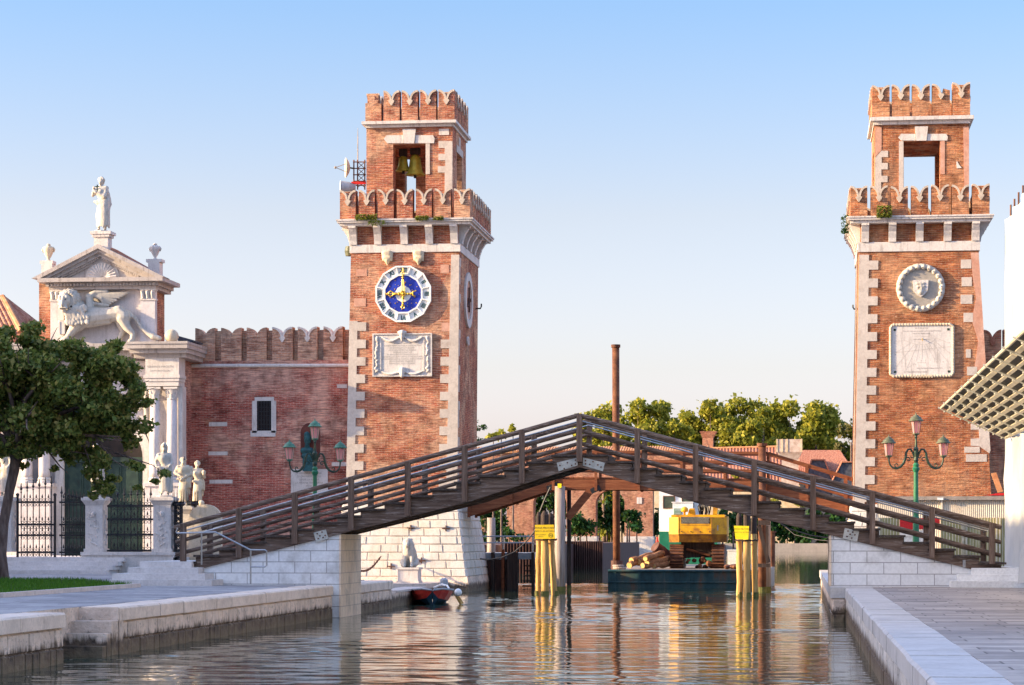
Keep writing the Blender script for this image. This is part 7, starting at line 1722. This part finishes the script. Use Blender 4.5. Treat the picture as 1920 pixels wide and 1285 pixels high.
def dish(px, py, r, yaw, label, mat, deep=.18, drum=False):
    c = P(px, py, YA - .2); t = thing('satellite_dish', label, 'satellite dish', c)
    prof = [(.02, 0)] + [(r * k / 8, deep * (k / 8) ** 2) for k in range(1, 9)] + [(r * .97, deep + .02)] + [(r * k / 8 * .96, deep * (k / 8) ** 2 + .03) for k in range(7, 0, -1)]
    Mx = Matrix.Translation(c) @ Matrix.Rotation(yaw, 4, 'Z') @ Matrix.Rotation(R(-90), 4, 'Y')
    MB().lathe(prof, 0, 0, 0, 24).move(Mx).build('reflector', mat, t, smooth=True)
    m = MB()
    if drum: m.lathe([(r * .8, -.35), (r * .95, 0), (r * .6, .02)], 0, 0, 0, 20); m.lathe([(r * .4, -.6), (r * .75, -.35)], 0, 0, 0, 20)
    else: m.tube([(r * .5, 0, .05), (0, 0, .62)], .015, 5); m.tube([(-r * .5, 0, .05), (0, 0, .62)], .015, 5); m.ball((0, 0, .62), .06, 8)
    m.move(Mx).build('back_housing' if drum else 'feed_arm', GREYBOAT if drum else GREYRAIL, t)
    MB().tube([c, (P(664, py, YA).x, YA, c.z)], .035, 6).build('bracket', DKGREEN, t)
dish(656.5, 315, .42, R(16), 'tan grid satellite dish on the antenna mast of the clock tower', MARBLE_O)
dish(640, 352, .30, R(12), 'white drum-shaped dish behind the left corner of the clock tower parapet', WHITE, .03, True)
# ------------------------------------------------------------------ trees
def branch_tree(name, label, base, trunk, limbs, clumps, leafm, leaf, dens, seed, group=None, bark=BARK):
    rng = np.random.default_rng(seed); t = thing(name, label, 'tree', base, group)
    m = MB(); m.tube(trunk[0], trunk[1], 12)
    for pts, rr in limbs: m.tube(pts, rr, 7)
    m.build('trunk', bark, t, smooth=True)
    pts = clump_pts(clumps, rng, dens)
    leaf_object('crown', pts, leaf, leafm, t, rng)
    return t
# the tree on the lawn
rng = np.random.default_rng(31); Yt_ = 72.0
b0 = Vector((X(6, Yt_), Yt_, ZG)); tp = [b0, P(2, 1040, Yt_), P(7, 980, Yt_), P(18, 920, Yt_), P(27, 880, Yt_), P(30, 845, Yt_)]
tp = [b0] + tp[1:]; s = Yt_ / F
fork = tp[-1]; limbs = []; clumps = []
ends = [(-60, 720, .3), (20, 690, -.6), (70, 660, .4), (130, 690, -.9), (190, 720, .2), (225, 740, -.3), (95, 780, -1.2), (40, 640, .8), (-40, 800, -.8), (170, 800, .5), (230, 820, -.2), (120, 850, -.4), (-70, 650, 0)]
for (a, b_, dy) in ends:
    e = P(a, b_, Yt_) + Vector((0, dy * 1.6, 0)); mid = fork.lerp(e, .5) + Vector((rng.normal(0, .15), 0, .28)); limbs.append(([fork - Vector((0, 0, .3)), fork.lerp(mid, .5) + Vector((0, 0, .1)), mid, e], [.13, .10, .065, .02]))
    for k in range(4):
        q = e + Vector(rng.normal(0, .55, 3)); limbs.append(([mid.lerp(e, .5), mid.lerp(q, .75), q], [.035, .02, .008]))
outline = [(20, 740, 60), (70, 745, 60), (115, 775, 60), (160, 785, 50), (0, 720, 60), (45, 680, 50), (100, 700, 50), (60, 800, 45), (130, 820, 45), (190, 770, 45), (-40, 740, 60), (8, 640, 38), (55, 640, 40), (110, 668, 46), (150, 660, 38), (195, 660, 30), (215, 690, 40), (245, 715, 32), (262, 745, 20), (225, 760, 40), (255, 790, 22), (205, 800, 42), (240, 830, 24), (165, 740, 55), (120, 730, 55), (60, 700, 55), (10, 700, 55), (-40, 690, 55), (-90, 690, 60), (-30, 760, 55), (30, 780, 55), (85, 790, 55), (140, 810, 45), (110, 845, 40), (60, 840, 38), (15, 830, 38), (-40, 830, 45), (-100, 770, 60), (160, 855, 34), (195, 865, 26), (180, 905, 24), (176, 935, 12), (262, 880, 15), (300, 888, 13), (285, 900, 9), (100, 880, 10), (38, 872, 12), (250, 865, 12), (-80, 640, 45), (-30, 640, 40), (-140, 740, 60), (175, 880, 20), (215, 895, 14), (258, 915, 9), (195, 925, 11), (230, 700, 34), (180, 690, 44)]
for (a, b_, r) in outline:
    n = 1 if r < 25 else 3
    for k in range(n):
        c = P(a + rng.normal(0, r * .25), b_ + rng.normal(0, r * .22), Yt_) + Vector((0, rng.uniform(-1.3, 1.3) * r / 45, 0)); q = r * s * (.62 if n == 3 else .95)
        clumps.append((c.x, c.y, c.z, q * rng.uniform(.85, 1.25), q * rng.uniform(.85, 1.2), q * rng.uniform(.55, .85)))
limbs.append(([P(215, 850, Yt_), P(255, 862, Yt_ - .2), P(285, 872, Yt_ - .25), P(303, 884, Yt_ - .25)], [.03, .025, .015, .006]))
limbs.append(([P(150, 820, Yt_), P(170, 870, Yt_), P(180, 920, Yt_)], [.03, .02, .008]))
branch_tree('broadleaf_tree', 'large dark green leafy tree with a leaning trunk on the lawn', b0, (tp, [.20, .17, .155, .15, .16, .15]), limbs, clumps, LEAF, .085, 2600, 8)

# far row of sunlit trees
Yf = 480.0; k_ = Yf / F
rows = [(1108, 772, 38), (1150, 757, 44), (1196, 748, 50), (1240, 752, 46), (1285, 768, 42), (1332, 748, 50), (1385, 744, 56), (1432, 762, 46), (1480, 750, 54), (1530, 752, 52), (1560, 775, 36), (1132, 785, 40), (1218, 782, 40), (1264, 790, 40), (1308, 784, 40), (1358, 780, 40), (1410, 785, 42), (1456, 782, 42), (1506, 786, 40), (1548, 792, 38)]
labs = ['pale green tree rising behind the crown of the dark bridge', 'sunlit green tree just left of the tall rusty pole', 'round sunlit tree right of the tall rusty pole', 'sunlit tree above the long tiled roof, left part', 'lower hazy green tree in the dip of the tree row', 'tall yellow green tree behind the small red chimney', 'tallest yellow green tree, left of the big pale chimney', 'green tree behind the big pale chimney', 'bright green tree right of the big pale chimney', 'broad green tree above the dark gabled roofs', 'small green tree at the right end of the sunlit row'] + ['low tree in the second line of the sunlit row, behind the bridge crown', 'low tree filling the row between the rusty pole and its right neighbour', 'low tree filling the dip of the sunlit row', 'low tree right behind the small red chimney', 'low tree below the tall yellow green tree, left of the big chimney', 'low tree directly left of the big pale chimney', 'low tree directly behind the big pale chimney', 'low tree between the big chimney and the gabled roofs', 'low tree at the right end of the second line of the row']
for i, ((px, py, r), lab) in enumerate(zip(rows, labs)):
    rng = np.random.default_rng(100 + i); Yy = Yf + rng.uniform(-12, 12); kk = Yy / F; base = Vector((X(px, Yy), Yy, 1.0)); top = Z(py, px, Yy); R_ = r * kk
    cl = []; n = 24
    for j in range(n):
        f = (j + .5) / n; zz = top - R_ * .35 - (1 - f) * (top - 4.0); wd = R_ * (.55 + .5 * sin(PI * min(1, .25 + .75 * (1 - f)))) * (.75 if f > .85 else 1); a = rng.uniform(0, 2 * PI); q = R_ * rng.uniform(.28, .46)
        cl.append((base.x + wd * .75 * cos(a), Yy + wd * .6 * sin(a), zz, q, q, q * rng.uniform(.7, .95)))
    cl.append((base.x, Yy, top - R_ * .3, R_ * .38, R_ * .38, R_ * .32))
    fk = Vector((base.x, Yy, 8)); limbs = [([fk, fk.lerp(Vector(c[:3]), .55) + Vector((0, 0, .4)), Vector(c[:3])], [.16, .1, .03]) for c in cl[::2]]
    branch_tree('broadleaf_tree', lab, base, ([base, (base.x + .2, Yy, 3), fk, (base.x, Yy, top - R_)], [.5, .42, .36, .1]), limbs, cl, LEAF_F, .46, 85, 200 + i, 'far row of sunlit trees')
for i, (px, py, r, Yy, lm, lab) in enumerate(((1596, 795, 34, 470, LEAF_B, 'dark brownish green tree beside the left edge of the sundial tower'), (1575, 830, 26, 474, LEAF_B, 'lower brownish tree between the green row and the sundial tower'))):
    rng = np.random.default_rng(300 + i); kk = Yy / F; base = Vector((X(px, Yy), Yy, 1)); top = Z(py, px, Yy); R_ = r * kk
    cl = [(base.x + rng.normal(0, R_ * .45), Yy + rng.normal(0, R_ * .4), top - R_ * .3 - rng.uniform(0, 1) * (top - 4), R_ * .45, R_ * .45, R_ * .4) for _ in range(16)]
    branch_tree('broadleaf_tree', lab, base, ([base, (base.x, Yy, top - R_)], [.4, .15]), [], cl, lm, .42, 70, 310 + i)
# conifer peeping out behind the clock tower and olive bushes on the terrace wall
Yc = 150.0; base = Vector((X(878, Yc), Yc, .9)); cl = []
for j, (a, b_, w) in enumerate(((896, 803, 16), (908, 801, 7), (893, 824, 14), (903, 827, 7), (885, 790, 14), (884, 845, 20), (870, 815, 22), (890, 858, 12))):
    c = P(a, b_, Yc); cl.append((c.x, c.y, c.z, w * Yc / F, w * Yc / F, .16))
branch_tree('cedar_tree', 'dark flat-branched cedar showing right of the clock tower shaft', base, ([base, P(876, 780, Yc)], [.3, .08]), [([P(877, 815, Yc), P(896, 804, Yc), P(912, 800, Yc)], [.06, .04, .01]), ([P(877, 835, Yc), P(895, 826, Yc), P(908, 828, Yc)], [.06, .04, .01])], cl, LEAF_H, .10, 420, 41)
def bush(name, label, lst, Y, m, size, dens, seed, cat='shrub', zb=.9, group=None):
    rng = np.random.default_rng(seed); t = thing(name, label, cat, (X(lst[0][0], Y), Y, zb), group); cl = []
    for (a, b_, rx, ry) in lst:
        c = P(a, b_, Y)
        for k in range(4): cl.append((c.x + rng.normal(0, rx * .35) * Y / F, Y + rng.normal(0, rx * .4) * Y / F, c.z + rng.normal(0, ry * .35) * Y / F, rx * .7 * Y / F, rx * .7 * Y / F, ry * .7 * Y / F))
    leaf_object('foliage', clump_pts(cl, rng, dens, .3), size, m, t, rng)
    mb = MB()
    for (a, b_, rx, ry) in lst: c = P(a, b_, Y); mb.tube([(c.x, Y, zb - .4), c], [.12, .04], 6)
    mb.build('stem', BARK, t); return t
bush('shrub', 'pale yellow green bushes on the top of the sunlit arcade wall, left', [(925, 818, 12, 8), (940, 812, 10, 10), (962, 806, 9, 9)], 215, LEAF_F, .22, 120, 51)
# ------------------------------------------------------------------ far bank: arcade, quays, hedges
Yk = 228.0; g = lambda a, Y=Yk: X(a, Y); h = lambda b_, Y=Yk: Z(b_, 1150, Y); ZB = 1.3
setting(MB().box(-180, g(1246), 226.2, 560, -1, ZB).build('far_bank', FARGROUND))
setting(MB().box(g(1120), g(1246) + .05, 225.8, 226.2, -1, ZB + .02).build('far_quay_wall', QUAY_R))
ar = thing('brick_arcade', 'sunlit brick wall of tall arches across the basin', 'arcade', (g(1070), Yk, ZB))
pl = [(893, 907), (950, 1000), (1062, 1117), (1171, 1224)]; zsp, ztop = h(945), h(848)
m = MB()
for a, b_ in pl: m.box(g(a), g(b_), Yk, Yk + 2, ZB, zsp)
ops = [(907, 950), (1000, 1062), (1117, 1171)]
xs_ = g(860)
def spandrel(a, b_):
    cx, r = (g(a) + g(b_)) / 2, (g(b_) - g(a)) / 2; arc = [(cx - r * cos(PI * k / 14), zsp + r * .95 * sin(PI * k / 14)) for k in range(15)]
    m.prism(arc + [(g(b_), ztop), (g(a), ztop)], Yk, Yk + 2)
for o in ops: spandrel(*o)
for a, b_ in pl: m.box(g(a) + .001, g(b_) - .001, Yk, Yk + 2, zsp + .001, ztop)
m.box(g(1224), g(1320), Yk + .01, Yk + 2, h(905), ztop); m.box(g(700), g(893), Yk, Yk + 2, ZB, ztop)
m.build('wall', BRICK_F, ar)
m = MB(); 
for a, b_ in pl[2:]: m.box(g(a) - .1, g(b_) + .1, Yk - .12, Yk + 2.1, ZB, h(1006))
m.build('pier_base', STONE, ar)
MB().box(g(1194), g(1203.5), Yk - .06, Yk, h(945), h(933)).build('wall_plate', STONE, ar)
m = MB(); n = 130
for k in range(n): x = g(700) + (g(1330) - g(700)) * k / n; m.tube([(x, Yk - .3, ztop + .05), (x, Yk + 2.3, ztop + .55)], .13, 6)
m.build('tiled_coping', TILE_O, ar)
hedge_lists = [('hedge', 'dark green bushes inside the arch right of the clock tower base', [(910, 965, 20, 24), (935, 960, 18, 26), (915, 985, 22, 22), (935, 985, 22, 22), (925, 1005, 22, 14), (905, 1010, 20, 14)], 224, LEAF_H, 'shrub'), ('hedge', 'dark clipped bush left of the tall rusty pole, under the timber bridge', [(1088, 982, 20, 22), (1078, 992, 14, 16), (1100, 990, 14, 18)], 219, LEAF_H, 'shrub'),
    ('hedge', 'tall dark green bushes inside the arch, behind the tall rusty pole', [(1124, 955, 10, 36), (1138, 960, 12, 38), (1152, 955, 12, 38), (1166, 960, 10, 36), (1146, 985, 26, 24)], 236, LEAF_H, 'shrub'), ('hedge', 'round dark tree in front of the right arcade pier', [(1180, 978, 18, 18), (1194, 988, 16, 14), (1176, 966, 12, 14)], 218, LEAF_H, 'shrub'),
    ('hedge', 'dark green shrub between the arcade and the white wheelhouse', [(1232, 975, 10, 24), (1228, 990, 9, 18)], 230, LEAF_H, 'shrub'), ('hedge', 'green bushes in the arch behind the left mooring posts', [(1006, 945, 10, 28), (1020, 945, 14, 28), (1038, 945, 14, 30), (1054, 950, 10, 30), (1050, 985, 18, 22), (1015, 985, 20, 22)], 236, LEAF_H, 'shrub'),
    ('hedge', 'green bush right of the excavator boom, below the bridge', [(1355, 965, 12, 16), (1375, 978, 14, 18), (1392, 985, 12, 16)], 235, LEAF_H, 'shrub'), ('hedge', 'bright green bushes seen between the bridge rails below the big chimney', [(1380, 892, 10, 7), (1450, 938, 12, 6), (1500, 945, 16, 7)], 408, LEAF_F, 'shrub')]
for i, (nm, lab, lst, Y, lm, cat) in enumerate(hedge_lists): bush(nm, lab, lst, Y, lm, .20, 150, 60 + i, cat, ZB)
# low flowering bush by the landing, red-leaf sheet piling
Ys = 176.0; gs = lambda a: X(a, Ys); m = MB(); n = 70; vs = []
x0, x1 = gs(1058), gs(1131)
prof = []
for i in range(n + 1): x = x0 + (x1 - x0) * i / n; prof.append((x, Ys + (.16 if (i // 2) % 2 else -.16)))
vs = [(x, y, -.5) for x, y in prof] + [(x, y, Z(1015, 1100, Ys)) for x, y in prof]; m.add(vs, [(i, i + 1, n + 2 + i, n + 1 + i) for i in range(n)])
m.box(x0, x1, Ys + .2, Ys + 40, -.5, Z(1016, 1100, Ys) - .1)
tag(m.build('sheet_pile_wall', RUSTDK), 'dark red-brown corrugated sheet pile wall across the water', 'retaining wall')
m = MB(); x0, x1 = X(940, 150), X(1003, 150); prof = [(x0 + (x1 - x0) * i / 44, 150 + (.14 if (i // 2) % 2 else -.14)) for i in range(45)]
m.add([(x, y, -.5) for x, y in prof] + [(x, y, Z(1018, 970, 150)) for x, y in prof], [(i, i + 1, 46 + i, 45 + i) for i in range(44)]); m.box(X(700, 150), x1, 150.2, 226, -.5, Z(1019, 970, 150) - .1)
tag(m.build('sheet_pile_wall', RUSTDK), 'rust red corrugated sheet piling behind the landing stage', 'retaining wall')
bush('shrub', 'low bush with white blossom above the landing stage railing', [(955, 1000, 16, 8), (975, 1008, 18, 7)], 165, LEAF_H, .16, 200, 80)
# right far bank: long hedge and low wall
Yq = 400.0; setting(MB().box(X(1330, Yq), 300, Yq, 560, -1, 1.35).build('far_bank', FARGROUND)); setting(MB().box(X(1330, Yq), 300, Yq - .4, Yq, -1, 1.4).build('far_quay_wall', FARQUAY))
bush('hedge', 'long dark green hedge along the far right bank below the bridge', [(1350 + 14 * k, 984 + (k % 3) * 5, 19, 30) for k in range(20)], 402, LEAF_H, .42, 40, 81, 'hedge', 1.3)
setting(MB().box(g(1246), X(1335, 400), 300, 560, -1, 1.3).build('far_bank', FARGROUND)); setting(MB().box(g(1246), X(1335, 400), 299.6, 300, -1, 1.32).build('far_quay_wall', FARQUAY))

# ------------------------------------------------------------------ tiled buildings beyond
def tiled_plane(m, a, b, c, d, n, r=.14):
    """roof slope from eave a-b up to ridge d-c, run with rows of rounded tiles"""
    a, b, c, d = map(Vector, (a, b, c, d)); m.add([a, b, c, d, a - UP * .2, b - UP * .2, c - UP * .2, d - UP * .2], [(0, 1, 2, 3), (7, 6, 5, 4), (0, 4, 5, 1), (1, 5, 6, 2), (2, 6, 7, 3), (3, 7, 4, 0)])
    for k in range(n): f = (k + .5) / n; m.tube([a.lerp(b, f) + UP * .03, d.lerp(c, f) + UP * .03], r, 6)
Yo = 430.0; G3 = lambda a, b_, Y=Yo: P(a, b_, Y)
bl = thing('tiled_building', 'long low building with a terracotta tiled roof behind the bridge', 'building', (X(1320, Yo), Yo, 1))
m = MB().box(X(1150, Yo), X(1500, Yo), Yo, Yo + 15, 1, Z(908, 1300, Yo)); m.build('wall', RENDERY, bl)
m = MB(); tiled_plane(m, G3(1140, 908), G3(1505, 908), G3(1500, 838, Yo + 10), G3(1150, 846, Yo + 10), 58, .16); ro = m.build('roof', TILE, bl)
m = MB().tube([G3(1150, 845, Yo + 10), G3(1500, 837, Yo + 10)], .22, 8); m.build('ridge_tiles', TILE_O, ro)
def house(name, label, xl, xr, py_e, py_r, Y, depth, wallm, roofm, xtop=None):
    t = thing(name, label, 'building', (X((xl + xr) / 2, Y), Y, 1)); xa, xb_ = X(xl, Y), X(xr, Y); ze, zr = Z(py_e, xl, Y), Z(py_r, xl, Y); xm = (xa + xb_) / 2; w = (xb_ - xa) * .22
    MB().prism([(xa, .9), (xb_, .9), (xb_, ze), (xm + w, zr - .2), (xm - w, zr - .2), (xa, ze)], Y, Y + depth).build('wall', wallm, t)
    m = MB(); tiled_plane(m, (xa - .3, Y - .3, ze), (xa - .3, Y + depth, ze), (xm - w, Y + depth, zr), (xm - w, Y - .3, zr), int(depth / .45), .15); tiled_plane(m, (xb_ + .3, Y + depth, ze), (xb_ + .3, Y - .3, ze), (xm + w, Y - .3, zr), (xm + w, Y + depth, zr), int(depth / .45), .15)
    m.box(xm - w, xm + w, Y - .3, Y + depth, zr - .15, zr + .06); m.build('roof', roofm, t); return t
house('gabled_shed', 'dark slate gabled shed end with tiled roof, left of the pair by the sundial tower', 1508, 1560, 905, 862, 424, 20, SLATE, TILE)
house('gabled_shed', 'larger dark slate gabled shed end directly left of the sundial tower', 1562, 1622, 905, 866, 418, 20, SLATE, TILE)
t = thing('tiled_building', 'tiled hipped roof building between the big chimney and the dark gables', 'building', (X(1540, 427), 427, 1))
MB().box(X(1500, 427), X(1600, 427), 427, 437, 1, Z(895, 1550, 427)).build('wall', SLATE, t); m = MB(); tiled_plane(m, P(1495, 897, 427), P(1610, 897, 427), P(1575, 846, 435), P(1500, 846, 435), 30, .2); m.build('roof', TILE, t)
Yv = 422.0; cx = lambda a: X(a, Yv); cz = lambda b_: Z(b_, 1480, Yv); ch = thing('chimney_stack', 'big pale flared chimney rising beside the tiled roof', 'chimney', (cx(1480), Yv + 1, 1))
m = MB().frus((cx(1464), cx(1498), Yv, Yv + 2), cz(915), (cx(1466), cx(1497), Yv, Yv + 2), cz(862)); m.frus((cx(1466), cx(1497), Yv, Yv + 2), cz(862), (cx(1457.5), cx(1503.5), Yv - .5, Yv + 2.4), cz(848)); m.box(cx(1457.5), cx(1503.5), Yv - .5, Yv + 2.4, cz(848), cz(824)); m.build('flared_stack', RENDERW, ch)
m = MB()
for a in (1457, 1467, 1476, 1503): m.box(cx(a) - .12, cx(a) + .12, Yv - .58, Yv - .45, cz(848), cz(824) + .05)
m.build('corner_strips', RENDERY, ch)
m = MB().box(X(1317, 440), X(1337, 440), 440, 442.5, 1, Z(822, 1325, 440)); m.frus((X(1317, 440), X(1337, 440), 440, 442.5), Z(822, 1325, 440), (X(1312, 440), X(1344, 440), 439.4, 443.0), Z(809, 1325, 440)); tag(m.build('chimney_stack', BRICK_F), 'small red brick chimney left in front of the tree row', 'chimney')
# small hip-roofed house at the far left
Yz = 112.0; hz = thing('corner_house', 'house with a terracotta hipped roof at the left edge behind the gateway', 'building', (X(-60, Yz), Yz + 3, ZG)); q = lambda a, b_, Y=Yz: P(a, b_, Y)
m = MB().box(X(-260, Yz), X(70, Yz), Yz + .3, Yz + 7, ZG, Z(622, 0, Yz)); m.build('wall', BRICK_W, hz)
m = MB(); tiled_plane(m, q(-260, 625), q(40, 625), q(5, 558, Yz + 3), q(-260, 558, Yz + 3), 34, .10); tiled_plane(m, q(40, 625), P(78, 612, Yz + 7), P(8, 559, Yz + 3.2), P(5, 558, Yz + 3), 18, .08); m.build('roof', TILE, hz)
m = MB().tube([q(40, 622), q(5, 557, Yz + 3)], .14, 8); m.build('hip_tiles', TILE_O, hz)
# unseen houses left of the campo, added and sized to cast its shade
t = thing('campo_shade_house', 'unseen row of plastered houses left of the campo, sized to shade it', 'building', (-46, 46, ZG))
m = MB().box(-52, -40, -10, 78.5, ZG - .2, 15.2); m.build('wall', RENDERW, t)
m = MB(); tiled_plane(m, (-39.4, -10.5, 15.2), (-39.4, 78.7, 15.2), (-46, 78.7, 16.2), (-46, -10.5, 16.2), 80, .15); m.build('roof', TILE, t)
for i in range(9):
    for j in range(3):
        y, z = 19 + 6.6 * i, 3.4 + 4.2 * j; w = MB().box(-40.0, -39.95, y - .55, y + .55, z, z + 1.7).build('window', GLASSY, t); MB().box(-40, -39.90, y - .75, y + .75, z - .15, z).build('sill', STONE, w)
t2 = thing('campo_shade_house', 'unseen lower plastered house behind the tall row, added to shade the terrace', 'building', (-60, 60, ZG))
MB().box(-68, -52.05, 40, 79.6, ZG - .2, 11.2).build('wall', RENDERY, t2)
m = MB(); tiled_plane(m, (-51.9, 39.5, 11.2), (-51.9, 79.9, 11.2), (-60, 79.9, 12.6), (-60, 39.5, 12.6), 50, .15); tiled_plane(m, (-68.3, 79.9, 11.2), (-68.3, 39.5, 11.2), (-60, 39.5, 12.6), (-60, 79.9, 12.6), 50, .15); m.build('roof', TILE, t2)
